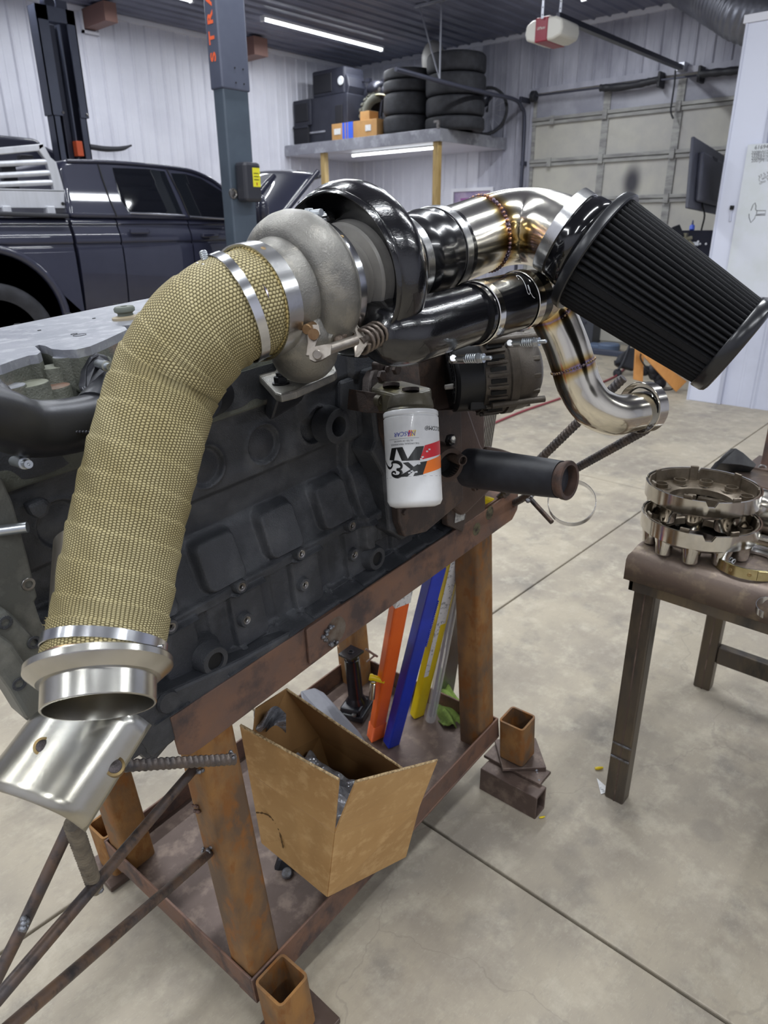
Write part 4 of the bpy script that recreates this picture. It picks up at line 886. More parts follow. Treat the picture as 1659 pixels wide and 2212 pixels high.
# ================================================================ WRAPPED DOWNPIPE
def wrap_mat():
    M = bpy.data.materials.new('woven fibreglass wrap'); M.use_nodes = True; nt = M.node_tree; N = nt.nodes; L = nt.links; b = N['Principled BSDF']
    b.inputs['Roughness'].default_value = .55; b.inputs['Specular IOR Level'].default_value = .35
    uv = N.new('ShaderNodeUVMap'); uv.uv_map = 'UVMap'; sx = N.new('ShaderNodeSeparateXYZ'); L.new(uv.outputs[0], sx.inputs[0])
    def m(op, a, b_=None, c=None):
        n = N.new('ShaderNodeMath'); n.operation = op
        for i, v in enumerate((a, b_, c)):
            if v is None: continue
            if isinstance(v, (int, float)): n.inputs[i].default_value = v
            else: L.new(v, n.inputs[i])
        return n.outputs[0]
    geo = N.new('ShaderNodeNewGeometry')
    ns = N.new('ShaderNodeTexNoise'); ns.inputs['Scale'].default_value = 14; ns.inputs['Detail'].default_value = 2; L.new(geo.outputs['Position'], ns.inputs['Vector'])
    wob = m('MULTIPLY', m('SUBTRACT', ns.outputs['Fac'], .5), 2.6)
    X = m('ADD', m('MULTIPLY', sx.outputs[0], 94), m('MULTIPLY', wob, .6))
    Yb = m('ADD', m('ADD', m('DIVIDE', sx.outputs[1], .0031), m('MULTIPLY', sx.outputs[0], 6.0)), wob)
    fx = m('FLOOR', X); par = m('MULTIPLY', m('MODULO', fx, 2), .5); Y = m('ADD', Yb, m('ABSOLUTE', par))
    hx = m('SINE', m('MULTIPLY', m('FRACT', X), math.pi)); hy = m('SINE', m('MULTIPLY', m('FRACT', Y), math.pi))
    h = m('MULTIPLY', m('POWER', m('MAXIMUM', hx, 0), .6), m('POWER', m('MAXIMUM', hy, 0), .6))
    # fibres inside each strand
    fib = m('MULTIPLY', m('SINE', m('MULTIPLY', m('FRACT', X), 26)), .07)
    big = N.new('ShaderNodeTexNoise'); big.inputs['Scale'].default_value = 10; big.inputs['Detail'].default_value = 4; L.new(geo.outputs['Position'], big.inputs['Vector'])
    cr = N.new('ShaderNodeValToRGB'); L.new(m('ADD', h, fib), cr.inputs[0]); e = cr.color_ramp.elements
    e[0].position = .1; e[0].color = srgb('3A3119'); e[1].position = .85; e[1].color = srgb('C0B58B')  # strand crowns coloured as highlights, gaps between strands darkened as shade
    k = cr.color_ramp.elements.new(.42); k.color = srgb('867A52')
    mx = N.new('ShaderNodeMix'); mx.data_type = 'RGBA'; mx.blend_type = 'MULTIPLY'; r = N.new('ShaderNodeMapRange'); r.inputs[1].default_value = .38; r.inputs[2].default_value = .62; r.inputs[3].default_value = 0; r.inputs[4].default_value = .45
    L.new(big.outputs['Fac'], r.inputs[0]); L.new(r.outputs[0], mx.inputs[0]); L.new(cr.outputs[0], mx.inputs[6]); mx.inputs[7].default_value = srgb('D0C6A0'); L.new(mx.outputs[2], b.inputs['Base Color'])
    bp = N.new('ShaderNodeBump'); bp.inputs['Strength'].default_value = .9; bp.inputs['Distance'].default_value = .0016; L.new(m('ADD', h, fib), bp.inputs['Height']); L.new(bp.outputs[0], b.inputs['Normal'])
    return M
m_wrap = wrap_mat()
DP = thing('exhaust_downpipe', 'thick exhaust downpipe wrapped in tan woven heat wrap bending down from the turbocharger', 'pipe', dep(222, 1440, .81))
cl = [dep(x, y, d) for x, y, d in ((562, 650, .905), (540, 657, .893), (508, 668, .882), (462, 692, .875), (420, 732, .873), (382, 785, .875), (352, 845, .875), (318, 960, .862), (281, 1110, .85), (260, 1215, .842), (242, 1320, .83), (228, 1395, .815), (221, 1440, .803))]
cl_r = [.064, .0655, .0660, .067, .0675, .067, .0662, .066, .066, .0662, .066, .0665, .0665]
SMP, SMR = smooth(cl, cl_r, 40)
k0 = 34
g = G()
def wr(l, t, r):
    ph = (l/.036+t/(2*math.pi)+.15*math.sin(l*40)) % 1.0
    return r+.0022*(1-ph)**1.0-.0018*math.exp(-(ph/.05)**2)+.0006*math.sin(9*t+l*120)
g.sweep(SMP[k0:-6], SMR[k0:-6], 128, uvs=True, rr=wr); WF_ = g.frames
obj('heat_wrap', g, m_wrap, DP, sm=180)
# frayed strands at both ends
def strands(cx, seed, n, ln, rad, M, pos):
    rg = np.random.RandomState(seed); g = G()
    for k in range(n):
        p, q = pos(rg); mid = (p+q)/2+rg.uniform(-1, 1, 3)*.004; g.sweep([p, mid, q], [.0008, .0006, .0003], 4)
    return g
P0, T0, X0, Y0 = WF_[0]
g = G()
for k in range(70):
    t = 2*math.pi*k/70; d = X0*math.cos(t)+Y0*math.sin(t); g.ball(P0-T0*.0015+d*.0655, .0031, 6, 5)
obj('wrap_end_loops', g, mat('pale gold strand', 'C8B477', .5), DP, sm=60)
g = strands(0, 4, 90, 0, 0, None, lambda rg: (lambda p: (p, p+(-RT*rg.uniform(.002, .012)-UP*rg.uniform(-.012, .012)-FW*rg.uniform(0, .008))))(dep(122+rg.uniform(-8, 12), rg.uniform(1340, 1432), .81)))
obj('frayed_strands', g, mat('loose strand', '7D7048', .7), DP)
# v-band flange at each end, weld bead
m_fl = mat('machined flange steel', 'C5C3BD', .25, 1, var='B4B1A8', vscale=9)
obj('turbine_flange', G().lathe(SMP[8], _n(SMP[24]-SMP[2]), [(-.006, .0), (-.006, .0655), (-.002, .0675), (.004, .0675), (.012, .0640), (.026, .0628), (.04, .0625), (.04, 0)], 72), m_heatpipe, DP, sm=40)
Pe, Te, Xe, Ye = WF_[-1]
_v = _n(ray(217, 1470)); Te = _n(-UP*1.0-RT*.02); Te = _n(Te-_v*(Te @ _v))*.963-_v*.27
PF = dep(216, 1447, .802)
obj('exit_flange', G().lathe(PF, Te, [(-.02, .062), (-.010, .063), (-.008, .074), (-.007, .0795), (-.0055, .0805), (.0015, .0805), (.003, .0795), (.0145, .0665), (.0155, .0618), (.042, .0612), (.043, .0605), (.043, .0585), (.03, .0575), (-.05, .0575)], 96), m_fl, DP, sm=28)
def lather(PF_, t, r, an): 
    X = _n(np.cross(EZ, Te)); Y = np.cross(Te, X); return PF_+Te*t+(X*math.cos(an)+Y*math.sin(an))*r
obj('pipe_wall', G().lathe(PF, Te, [(-.03, .0572), (-.16, .056), (-.16, 0)], 64), mat('inner pipe wall', '8A8378', .35, 1), DP, sm=60)
obj('fusion_weld', G().lathe(PF, Te, [(-.016, .0625), (-.014, .0675), (-.010, .0675), (-.009, .064)], 72), mat('rose gold weld', '9C7B6C', .3, 1, var='B5A06A', vscale=40), DP, sm=60)
# stepped worm clamps
def wclamp(idx, r, an, parent, w=.0065):
    P, Tn, X, Y = WF_[idx]
    obj('band_clamp', G().lathe(P-Tn*w, Tn, [(0, r), (.0004, r+.0012), (2*w-.0004, r+.0012), (2*w, r), (w, r-.0008)], 80, closed=True, ref=X), m_band, parent, sm=35)
    return P, Tn, X, Y
def near_idx(x, y):
    best = None
    for i, (P, Tn, X, Y) in enumerate(WF_):
        v = P-CAM; z = v @ FW; px = 829.5+FPX*(v @ RT)/z; py = 1106-FPX*(v @ UP)/z; dd = (px-x)**2+(py-y)**2
        if best is None or dd < best[0]: best = (dd, i)
    return best[1]
i1 = near_idx(510, 668); P, Tn, X, Y = wclamp(i1, .0690, 0, DP)
bp = D(436, 574, .845); bq = D(466, 582, .842)
obj('clamp_strap', G().box(D(424, 566, .838), D(470, 584, .842)-D(424, 566, .838), Tn*.0-(UP*.0105), _n(CAM-bp)*.0015).box(D(436, 568, .834), D(462, 578, .836)-D(436, 568, .834), -UP*.009, _n(CAM-bp)*.004), m_band, DP, bev=.0006)
obj('clamp_screw', G().cyl(D(448, 577, .845), D(438, 543, .845), .0042, n=14).lathe(D(448, 577, .845), _n(D(438, 543, .845)-D(448, 577, .845)), [(q*.0012, .0044+.0006*(q % 2)) for q in range(17)], 14), m_satin, DP, sm=50)
i2 = near_idx(228, 1398); P, Tn, X, Y = wclamp(min(i2, len(WF_)-12), .0692, 0, DP)
obj('clamp_buckle', G().cbox(D(126, 1404, .80), .009, .006, .003, RT, UP, FW).cbox(D(110, 1404, .802), .006, .0065, .002, RT, UP, FW), m_band, DP, bev=.001)
obj('clamp_buckle', G().cbox(D(345, 1405, .80), .004, .0065, .003, RT, UP, FW).cyl(D(352, 1409, .80), D(357, 1409, .80), .003, n=10), m_band, DP, bev=.0006)
# ================================================================ INTAKE PIPE, AIR FILTER
def ss_tint(name, seams, base='E8E4DA', rough=.15, lim=.085):
    """stainless with straw and blue heat colours in bands near the welds (seams: world points with plane normals)"""
    M = bpy.data.materials.new(name); M.use_nodes = True; nt = M.node_tree; N = nt.nodes; L = nt.links; b = N['Principled BSDF']
    b.inputs['Metallic'].default_value = 1; b.inputs['Roughness'].default_value = rough
    geo = N.new('ShaderNodeNewGeometry'); cur = None
    ns = N.new('ShaderNodeTexNoise'); ns.inputs['Scale'].default_value = 30; L.new(geo.outputs['Position'], ns.inputs['Vector'])
    for p, n, wd in seams:
        s = N.new('ShaderNodeVectorMath'); s.operation = 'SUBTRACT'; s.inputs[1].default_value = tuple(map(float, p)); L.new(geo.outputs['Position'], s.inputs[0])
        d = N.new('ShaderNodeVectorMath'); d.operation = 'DOT_PRODUCT'; d.inputs[1].default_value = tuple(map(float, n)); L.new(s.outputs[0], d.inputs[0])
        a = N.new('ShaderNodeMath'); a.operation = 'ABSOLUTE'; L.new(d.outputs['Value'], a.inputs[0])
        a2 = N.new('ShaderNodeMath'); a2.operation = 'MULTIPLY_ADD'; a2.inputs[1].default_value = wd*.5; L.new(ns.outputs['Fac'], a2.inputs[0]); L.new(a.outputs[0], a2.inputs[2])
        dv = N.new('ShaderNodeMath'); dv.operation = 'DIVIDE'; dv.inputs[1].default_value = wd; L.new(a2.outputs[0], dv.inputs[0])
        ln = N.new('ShaderNodeVectorMath'); ln.operation = 'LENGTH'; L.new(s.outputs[0], ln.inputs[0])
        lm = N.new('ShaderNodeMapRange'); lm.inputs[1].default_value = lim; lm.inputs[2].default_value = lim*1.12; L.new(ln.outputs['Value'], lm.inputs[0])
        mxx = N.new('ShaderNodeMath'); mxx.operation = 'MAXIMUM'; L.new(dv.outputs[0], mxx.inputs[0]); L.new(lm.outputs[0], mxx.inputs[1]); dv = mxx
        if cur is None: cur = dv.outputs[0]
        else:
            mn = N.new('ShaderNodeMath'); mn.operation = 'MINIMUM'; L.new(cur, mn.inputs[0]); L.new(dv.outputs[0], mn.inputs[1]); cur = mn.outputs[0]
    cr = N.new('ShaderNodeValToRGB'); L.new(cur, cr.inputs[0]); e = cr.color_ramp.elements
    e[0].position = .2; e[0].color = srgb('A9A4A8'); e[1].position = 1; e[1].color = srgb(base)
    for ps, c in ((.3, '8E7FA0'), (.4, '9B7B60'), (.52, 'B8965A'), (.7, 'CDBB8E')):
        k = cr.color_ramp.elements.new(ps); k.color = srgb(c)
    L.new(cr.outputs[0], b.inputs['Base Color'])
    bp = N.new('ShaderNodeBump'); bp.inputs['Strength'].default_value = .06; bp.inputs['Distance'].default_value = .01
    n2 = N.new('ShaderNodeTexNoise'); n2.inputs['Scale'].default_value = 18; L.new(geo.outputs['Position'], n2.inputs['Vector']); L.new(n2.outputs['Fac'], bp.inputs['Height']); L.new(bp.outputs[0], b.inputs['Normal'])
    return M
ip = [D(x, y, d) for x, y, d in ((930, 546, 1.158), (985, 528, 1.196), (1046, 506, 1.235), (1095, 493, 1.25), (1145, 490, 1.245), (1192, 501, 1.215), (1228, 520, 1.17), (1252, 535, 1.135))]
IPP, IPR = smooth(ip, [.0635]*len(ip), 14)
sw = ip[2]; swn = _n(ip[3]-ip[1])
m_ip = ss_tint('tinted intake stainless', [(sw, swn, .035)], rough=.17)
IN = thing('intake_pipe', 'polished stainless intake pipe with a tinted weld, from the turbo hose to the air filter', 'pipe', D(1100, 560, 1.24))
g = G().sweep(IPP, .0635, 72); obj('tube', g, m_ip, IN, sm=60)
g = G()
for k in range(54):
    t = 2*math.pi*k/54; X = _n(np.cross(EZ, swn)); Y = np.cross(swn, X); g.ball(sw+(X*math.cos(t)+Y*math.sin(t))*.0637, .0032, 8, 6, (1, 1, 1))
obj('weld_seam', g, mat('tinted weld bead', '6F6676', .3, .95, var='A8794A', vscale=60), IN, sm=60)
# silicone hose with clamps between turbo and pipe
HO = thing('intake_hose', 'short glossy black silicone hose coupler between the compressor and the intake pipe', 'hose', T(-.52))
pr = [(-.575, .066), (-.572, .0685), (-.535, .0690), (-.530, .0700), (-.524, .0690), (-.50, .0695), (-.49, .0705), (-.484, .0695), (-.462, .0690), (-.432, .0686), (-.430, .066)]
obj('hose_body', tl(G(), pr, 72), m_blks, HO, sm=50)
for a in (-.562, -.455):
    obj('clamp_band', tl(G(), [(a-.0085, .0698), (a-.008, .0712), (a+.008, .0712), (a+.0085, .0698), (a, .069)], 72, closed=True), m_ssb, HO, sm=35)
p, d, tn = rimpt(-.563, .072, 0.0)
obj('clamp_screw', G().cbox(D(904, 586, 1.06), .006, .004, .007, RT, UP, FW), m_band, HO, bev=.001)
obj('clamp_screw', G().cyl(D(893, 645, 1.05), D(902, 641, 1.05), .005, n=12), m_band, HO)
# air filter
AFt = thing('air_filter', 'large black cone air filter with deep pleats on the end of the intake pipe', 'filter', D(1580, 800, 1.06))
c0 = D(1285, 546, 1.105); c1 = D(1582, 748, 1.055); fx = _n(c1-c0); FLn = np.linalg.norm(c1-c0)
m_fil = mat('black filter mesh', '0D0E12', .6, 0, spec=.3, bump=1.0, bscale=900, bdist=.0012)
m_rubg = mat('grey black moulded rubber', '1A1B1F', .3, 0, spec=.5, bump=.05, bscale=60)
NP = 54; g = G(); n = NP*8; prs = [(0.0, .0905), (.004, .0905), (FLn*.33, .0855), (FLn*.66, .0795), (FLn-.006, .0735), (FLn, .0735)]
_fX = _n(np.cross(EZ, fx)); _fY = np.cross(fx, _fX); _tc = _n(CAM-(c0+c1)/2); _tc = _n(_tc-fx*(_tc @ fx)); _pu = np.cross(fx, _tc)
if _pu @ UP < 0: _pu = -_pu
_dd = math.cos(.50)*_tc-math.sin(.50)*_pu; TS = math.atan2(_dd @ _fY, _dd @ _fX) % (2*math.pi)
def pleat(t, h, r):
    k = (t/(2*math.pi)*NP) % 1.0; s = abs(math.sin(math.pi*k))**.7
    if abs((t-TS+math.pi) % (2*math.pi)-math.pi) < .075: return r*.985
    return r-.0095*(1-s)
g.lathe(c0, fx, prs, n, rf=pleat); obj('pleated_mesh', g, m_fil, AFt, sm=70)
obj('base_cap', G().lathe(c0, fx, [(-.034, .060), (-.034, .0675), (-.030, .0685), (-.016, .069), (-.014, .072), (-.012, .088), (-.010, .0945), (-.006, .097), (.004, .098), (.006, .096), (.006, .085)], 96), m_rubg, AFt, sm=40)
obj('end_cap', G().lathe(c1, fx, [(-.012, .070), (-.012, .0765), (-.010, .0775), (.004, .0765), (.009, .0735), (.011, .068), (.011, .05), (.008, .0), ], 96), mat('shiny end cap', '1A1B1E', .25, 0, spec=.55), AFt, sm=45)
nk = -_n(fx); 
obj('neck_boot', G().lathe(c0-fx*.05, fx, [(-.012, .063), (-.012, .0655), (-.008, .0668), (.004, .067), (.010, .071), (.026, .0725), (.036, .070), (.04, .062)], 84), mat('glossy black boot', '0E0E11', .12, 0, spec=.6, coat=.4), AFt, sm=50)
obj('clamp_band', G().lathe(c0-fx*.058, fx, [(-.010, .0672), (-.0095, .0692), (.0085, .0692), (.009, .0672), (0, .066)], 84, closed=True), m_ssb, AFt, sm=35)
# ================================================================ CHARGE PIPES
CE_ = thing('compressor_outlet_elbow', 'glossy black cast outlet elbow under the compressor, left of the silicone coupler', 'elbow', D(900, 780, 1.05))
ep = [D(x, y, d) for x, y, d in ((842, 655, 1.12), (826, 690, 1.06), (838, 716, 1.02), (872, 720, 1.025), (925, 706, 1.06), (985, 688, 1.105), (1020, 677, 1.13))]
obj('elbow_casting', G().sweep(ep, [.040, .044, .0465, .0475, .047, .0465, .046], 56, res=10), m_blk, CE_, sm=60)
CH = thing('charge_hose', 'black silicone charge hose coupler with two spring T-bolt clamps above the alternator', 'hose', D(1085, 720, 1.19))
hp = [D(1012, 681, 1.118), D(1050, 669, 1.155), D(1095, 657, 1.185), D(1148, 643, 1.225)]
HPP, HPR = smooth(hp, [.0485, .0495, .0485, .0470], 10)
g = G().sweep(HPP, HPR, 56); FR = g.frames; obj('hose_body', g, m_blks, CH, sm=50)
for i, (rr_, sx, sy, sd_, ex, ey, ed) in ((4, (.0500, 978, 775, 1.10, 1064, 773, 1.06)), (25, (.0495, 1100, 742, 1.17, 1183, 737, 1.13))):
    P, Tn, X, Y = FR[i]
    obj('clamp_band', G().lathe(P-Tn*.009, Tn, [(0, rr_), (.0006, rr_+.0014), (.0174, rr_+.0014), (.018, rr_), (.009, rr_-.001)], 64, closed=True, ref=X), m_ss, CH, sm=35)
    a, b = D(sx, sy, sd_), D(ex, ey, ed); u = _n(b-a); Lb = np.linalg.norm(b-a)
    obj('clamp_bridge', G().box(a-UP*.007, u*Lb*.35, UP*.014, FW*.003).cyl(a-FW*.006+UP*0, a+FW*.012, .006, n=16), m_ssb, CH, bev=.001)
    obj('t_bolt', G().cyl(a, b-u*.002, .0035, n=14, bev=.001).hexnut(a+u*Lb*.66, u, .0078, .008).cyl(a+u*Lb*.62, a+u*Lb*.655, .0078, n=18).cyl(a+u*Lb*.77, a+u*Lb*.79, .0072, n=16), m_satin, CH, sm=35)
    obj('spring', G().spring(a+u*Lb*.33, a+u*Lb*.62, .0062, .0015, 5.5, 8), m_satin, CH, sm=60)
# writing on the silicone: white script swoosh and small lettering on the band
P, Tn, X, Y = FR[19]; vn = _n(CAM-P-Tn*((CAM-P) @ Tn)); tv = np.cross(Tn, vn)
if tv @ UP < 0: tv = -tv
def hosept(s, t, e=.0004): an = t/.0485; return P+Tn*s+(vn*math.cos(an)+tv*math.sin(an))*(.0478+e)
g = G(); pts = [(.000, .035), (.006, .045), (.012, .045), (.010, .035), (.004, .02), (.0, .008), (.004, .004), (.010, .010), (.012, .02), (.008, .012), (.012, .0), (.018, -.004)]
g.sweep([hosept(s*.8+.006, t*1.0+.002, .0003) for s, t in pts], .0006, 6, res=5); obj('white_script', g, mat('white print', 'E0E0E4', .4), CH)
def hfm(x, y, z): return hosept(-.028+y, x, .0004+z*.2)
obj('white_script', textg('VS', .016, ext=.0003, fmap=lambda x, y, z: hosept(-.047+y*.8, x+.022, .0004+z*.2)), mat('grey print', '9A9AA0', .4), CH)
CP = thing('charge_pipe', 'polished stainless charge pipe curling down behind the filter to an open end', 'pipe', D(1320, 945, 1.34))
sp = [D(x, y, d) for x, y, d in ((1128, 648, 1.21), (1156, 642, 1.235), (1180, 656, 1.26), (1200, 692, 1.275), (1222, 742, 1.285), (1238, 790, 1.295), (1252, 834, 1.305), (1280, 876, 1.315), (1322, 896, 1.335), (1356, 893, 1.36), (1392, 885, 1.385))]
srr = [.0405, .041, .041, .0405, .040, .040, .040, .040, .0395, .038, .037]
w1, w2 = sp[5], D(1192, 668, 1.268)
m_cp = ss_tint('tinted charge stainless', [(w1, _n(sp[6]-sp[4]), .03), (w2, _n(sp[3]-sp[1]+np.array([0, 0, -.03])), .022)], base='E0DACA', rough=.15, lim=.058)
g = G().sweep(sp, srr, 64, res=12, caps=False); obj('tube', g, m_cp, CP, sm=60)
for (c, nrm, r) in ((w1, _n(sp[6]-sp[4]), .0403), (w2, _n(sp[3]-sp[1]), .0412)):
    X = _n(np.cross(EY, nrm)); Y = np.cross(nrm, X); g = G()
    for k in range(44):
        t = 2*math.pi*k/44; g.ball(c+(X*math.cos(t)+Y*math.sin(t))*r, .0025, 8, 6)
    obj('weld_seam', g, mat('gold weld bead', '9A8058', .3, .95, var='6F6676', vscale=60), CP, sm=60)
axr = _n(sp[-1]-sp[-3])
rc = D(1388, 880, 1.385)
obj('end_ring', G().tube(rc-axr*.012, rc+axr*.014, .050, .0485, 64), m_ss, CP, sm=40)
obj('end_bead', G().lathe(rc-axr*.010, axr, [(0, .0385), (.002, .0405), (.006, .0405), (.009, .0385)], 48), m_blks, CP, sm=60)
# ================================================================ THINGS ON THE STAND'S FLOOR PLATE
m_card = mat('corrugated cardboard', 'B9935F', .75, 0, var='AD8653', vscale=5, var2='C49F6C', v2scale=30, bump=.12, bscale=120)
m_cardi = mat('shaded inner cardboard', '9C7647', .8, 0, var='8A673D', vscale=4)  # darker copy of the cardboard; shading inside the box is in its colour
m_carde = mat('cardboard edge flute', 'C7AE84', .8, 0, var='6E5636', vscale=160, bump=.5, bscale=300)
m_fold = mat('brown fold line', 'A07C4E', .3, 0, spec=.5)  # brown lines drawn along the flap folds
BX = thing('cardboard_box', 'open brown cardboard box with raised flaps standing on the stand plate', 'box', dep(700, 1900, 1.64))
N0, N1 = D(707, 1936, 1.62), D(723, 1798, 1.50)
L0, L1 = D(566, 1820, 1.70), D(538, 1668, 1.56)
R0, R1 = D(876, 1850, 1.80), D(905, 1742, 1.665)
K0, K1 = L0+(R0-N0), D(690, 1590, 1.78)
Ln, Nt, Rt_, Kt = D(519, 1566, 1.47), D(733, 1684, 1.42), D(868, 1659, 1.60), D(618, 1488, 1.66)
Rb1, Rb2 = D(768, 1688, 1.40), D(944, 1642, 1.58)
def panel(ps, M, nm, th=.004, par=BX, inner=None):
    g = G().grid(lambda u, v: (ps[0]*(1-u)+ps[1]*u)*(1-v)+(ps[3]*(1-u)+ps[2]*u)*v, 1, 1); o = obj(nm, g, M, par, solid=th); return o
panel((L0, N0, N1, L1), m_card, 'side_panel'); panel((N0, R0, R1, N1), m_card, 'side_panel')
panel((K0, R0, R1, K1), m_cardi, 'side_panel'); panel((L0, K0, K1, L1), m_cardi, 'side_panel'); panel((L0, N0, R0, K0), m_card, 'bottom_panel')
panel((L1, N1, Nt, Ln), m_card, 'flap'); panel((N1, R1, Rb2, Rb1), m_card, 'flap'); 
panel((K1, R1, Rt_, Kt), m_cardi, 'flap'); panel((L1, K1, Kt, D(553, 1530, 1.52)), m_cardi, 'flap')
for a, b in ((Ln, Nt), (Rb1, Rb2), (Kt, Rt_)):
    obj('fluted_edge', G().sweep([a, b], .0028, 8).sweep([a+(b-a)*(k+.5)/60+UP*.0 for k in range(60)], .0024, 6, rr=lambda l, t, q: q+.0008*math.sin(l*900)), m_carde, BX)
for a, b in ((L1, N1), (N1, R1)): obj('fold_crease', G().sweep([a+(CAM-a)*.0015, b+(CAM-b)*.0015], .0012, 6), m_fold, BX)
g = G()
cp_ = [(0, 1748), (553, 1755), (573, 1758), (590, 1770), (602, 1790), (608, 1815), (612, 1832)][1:]
g.sweep([D(x, y, 1.60+(y-1750)*.0005) for x, y in cp_], .0016, 6, res=5, rr=lambda l, t, q: q*(1+.6*math.sin(l*600))); obj('tear_line', g, mat('torn cardboard', '5A4528', .9), BX)
# crumpled bag in the box
m_bag = mat('crumpled dark plastic bag', '85878E', .14, .3, spec=.8, var='B4B6BC', vscale=22, bump=.6, bscale=26, bdist=.02)
rgb = np.random.RandomState(12)
def bagpt(u, v):
    a = L1+(N1-L1)*(.06+.9*u); b = K1+(R1-K1)*(.05+.9*u); p = a*(1-v*.75-.04)+b*(v*.75+.04); h = .05*math.sin(math.pi*min(1, v*1.1+.1))*(.6+.4*math.sin(u*9+v*5))+.012*math.sin(u*19+v*11)*math.cos(u*9-v*17)+.006*math.sin(u*33-v*23)-.02
    return p+EZ*h
BG = thing('plastic_bag', 'crumpled grey plastic bag inside the open cardboard box', 'bag', L1*.5+N1*.5-EZ*.03)
obj('crumpled_film', G().grid(bagpt, 60, 34), m_bag, BG, sm=60)
obj('crumpled_film', G().grid(lambda u, v: D(548+70*u, 1535+42*v+10*math.sin(u*7), 1.55+.03*math.sin(9*u+5*v)+.02*v), 20, 14), m_bag, BG, sm=60)
# engine mount under the box
EM = thing('rubber_engine_mount', 'dirty black engine mount lying under the cardboard box behind the front leg', 'engine mount', onW(640, 1985, -.065))
c = onW(645, 1975, -.065)
obj('mount_body', G().prism([D(x, y, 1.80) for x, y in ((590, 1880), (600, 1850), (640, 1845), (672, 1880), (690, 1960), (684, 2005), (640, 2012), (604, 1980))], FW*.07), mat('oily black iron', '26262A', .4, .3, var='3A3B40', vscale=20, bump=.6, bscale=200), EM, bev=.012)
obj('mount_stud', G().cyl(D(622, 1896, 1.81), D(620, 1885, 1.78), .014, n=20, bev=.003).prism([D(x, y, 1.795) for x, y in ((612, 1900), (640, 1900), (650, 1920), (636, 1912), (622, 1922))], FW*.01), m_weld, EM, sm=40)
obj('mount_rib', G().cyl(D(634, 1925, 1.79), D(650, 1990, 1.79), .006, n=10), mat('oily black iron', '26262A', .4), EM, sm=50)
# filler rod tubes
def rtube(name, label, p0, p1, wx, wy, M, cat='rod tube'):
    """slim box section leaning from p0 to p1, widths wx (across) and wy"""
    t = thing(name, label, cat, p0, 'welding rod packs in the stand'); u = _n(p1-p0); X = _n(np.cross(u, FW)); 
    if X @ RT < 0: X = -X
    Xr = _n(X*.8+np.cross(u, X)*.6*(1 if np.cross(u, X) @ FW > 0 else -1)); Yr = np.cross(u, Xr); 
    if Yr @ FW < 0: Yr = -Yr
    return t, u, Xr, Yr
m_or = mat('orange plastic', 'E8661C', .35, 0, var='DE5C16', vscale=9); m_bl = mat('blue plastic', '1A35B4', .35, 0, var='16309E', vscale=9); m_ye = mat('yellow plastic', 'E2C812', .35, 0, var='D8BC10', vscale=9)
pw_ = lambda x, y: onW(x, y, -.065)
p0 = pw_(812, 1592); p1 = D(872, 1262, 1.76)
def dat(p): return (p-CAM) @ FW
t, u, X, Y = rtube('welding_rod_tube', 'orange plastic welding rod tube with white label, left of the blue one', p0, p1, .05, .03, m_or)
L = np.linalg.norm(p1-p0)
obj('tube_body', G().box(p0-X*.024-Y*.013, X*.046, Y*.030, u*L*.93), m_or, t, bev=.006)
for k in range(12): obj('grip_ridge', G().box(p0-X*.0248-Y*.0140+u*(.004+k*.0068), X*.0476, Y*.0316, u*.0036), m_or, t, bev=.0015)
m_lab = mat('printed paper label', 'DADADA', .5, 0, var='9A9C9E', vscale=90, vlo=.55, vhi=.6)
obj('paper_label', G().box(p0-X*.0245-Y*.0135+u*L*.905, X*.047, Y*.031, u*L*.09), m_lab, t)
p0 = pw_(846, 1606); p1 = D(945, 1222, 1.82)
t, u, X, Y = rtube('welding_rod_tube', 'blue plastic welding rod tube between the orange and yellow ones', p0, p1, .05, .03, m_bl); L = np.linalg.norm(p1-p0)
obj('tube_body', G().box(p0-X*.022-Y*.016, X*.042, Y*.036, u*L), m_bl, t, bev=.004)
for k in range(26): obj('grip_tooth', G().box(p0+X*.0195-Y*.0168+u*(L*.60+k*.0065), X*.003, Y*.01, u*.003), m_bl, t)
p0 = pw_(902, 1545); p1 = D(985, 1195, 1.92)
t, u, X, Y = rtube('welding_rod_tube', 'yellow plastic welding rod tube with torn white label behind the blue one', p0, p1, .05, .03, m_ye); L = np.linalg.norm(p1-p0)
obj('tube_body', G().box(p0-X*.022-Y*.012, X*.042, Y*.030, u*L), m_ye, t, bev=.006)
obj('paper_label', G().box(p0-X*.0225-Y*.0128+u*L*.30, X*.016, Y*.0012, u*L*.45).box(p0-X*.0225-Y*.0126+u*L*.62, X*.034, Y*.0012, u*L*.38), m_lab, t)
p0 = pw_(930, 1555); p1 = D(1000, 1185, 1.97)
t, u, X, Y = rtube('clear_rod_tube', 'clear plastic tube holding thin brown welding rods, right of the yellow tube', p0, p1, .03, .03, None); L = np.linalg.norm(p1-p0)
m_clear = mat('clear plastic tube', 'E8ECF0', .05, 0, alpha=.28, spec=.9)
obj('clear_sleeve', G().tube(p0, p0+u*L*1.02, .0165, .0155, 28), m_clear, t, sm=50)
for k in range(4): obj('sleeve_ring', G().tube(p0+u*(L*(.955+k*.017)), p0+u*(L*(.955+k*.017)+.003), .0172, .0160, 28), m_clear, t, sm=50)
m_crod = mat('brownish filler rod', '7C6462', .35, .6); rg = np.random.RandomState(2)
for k in range(9):
    a = rg.uniform(0, 6.28); r = .012*math.sqrt(rg.uniform()); o = X*math.cos(a)*r+Y*math.sin(a)*r
    obj('filler_rod', G().cyl(p0+u*.02+o, p0+u*(L*1.0-.002*k)+o, .0016, n=6), m_crod, t)
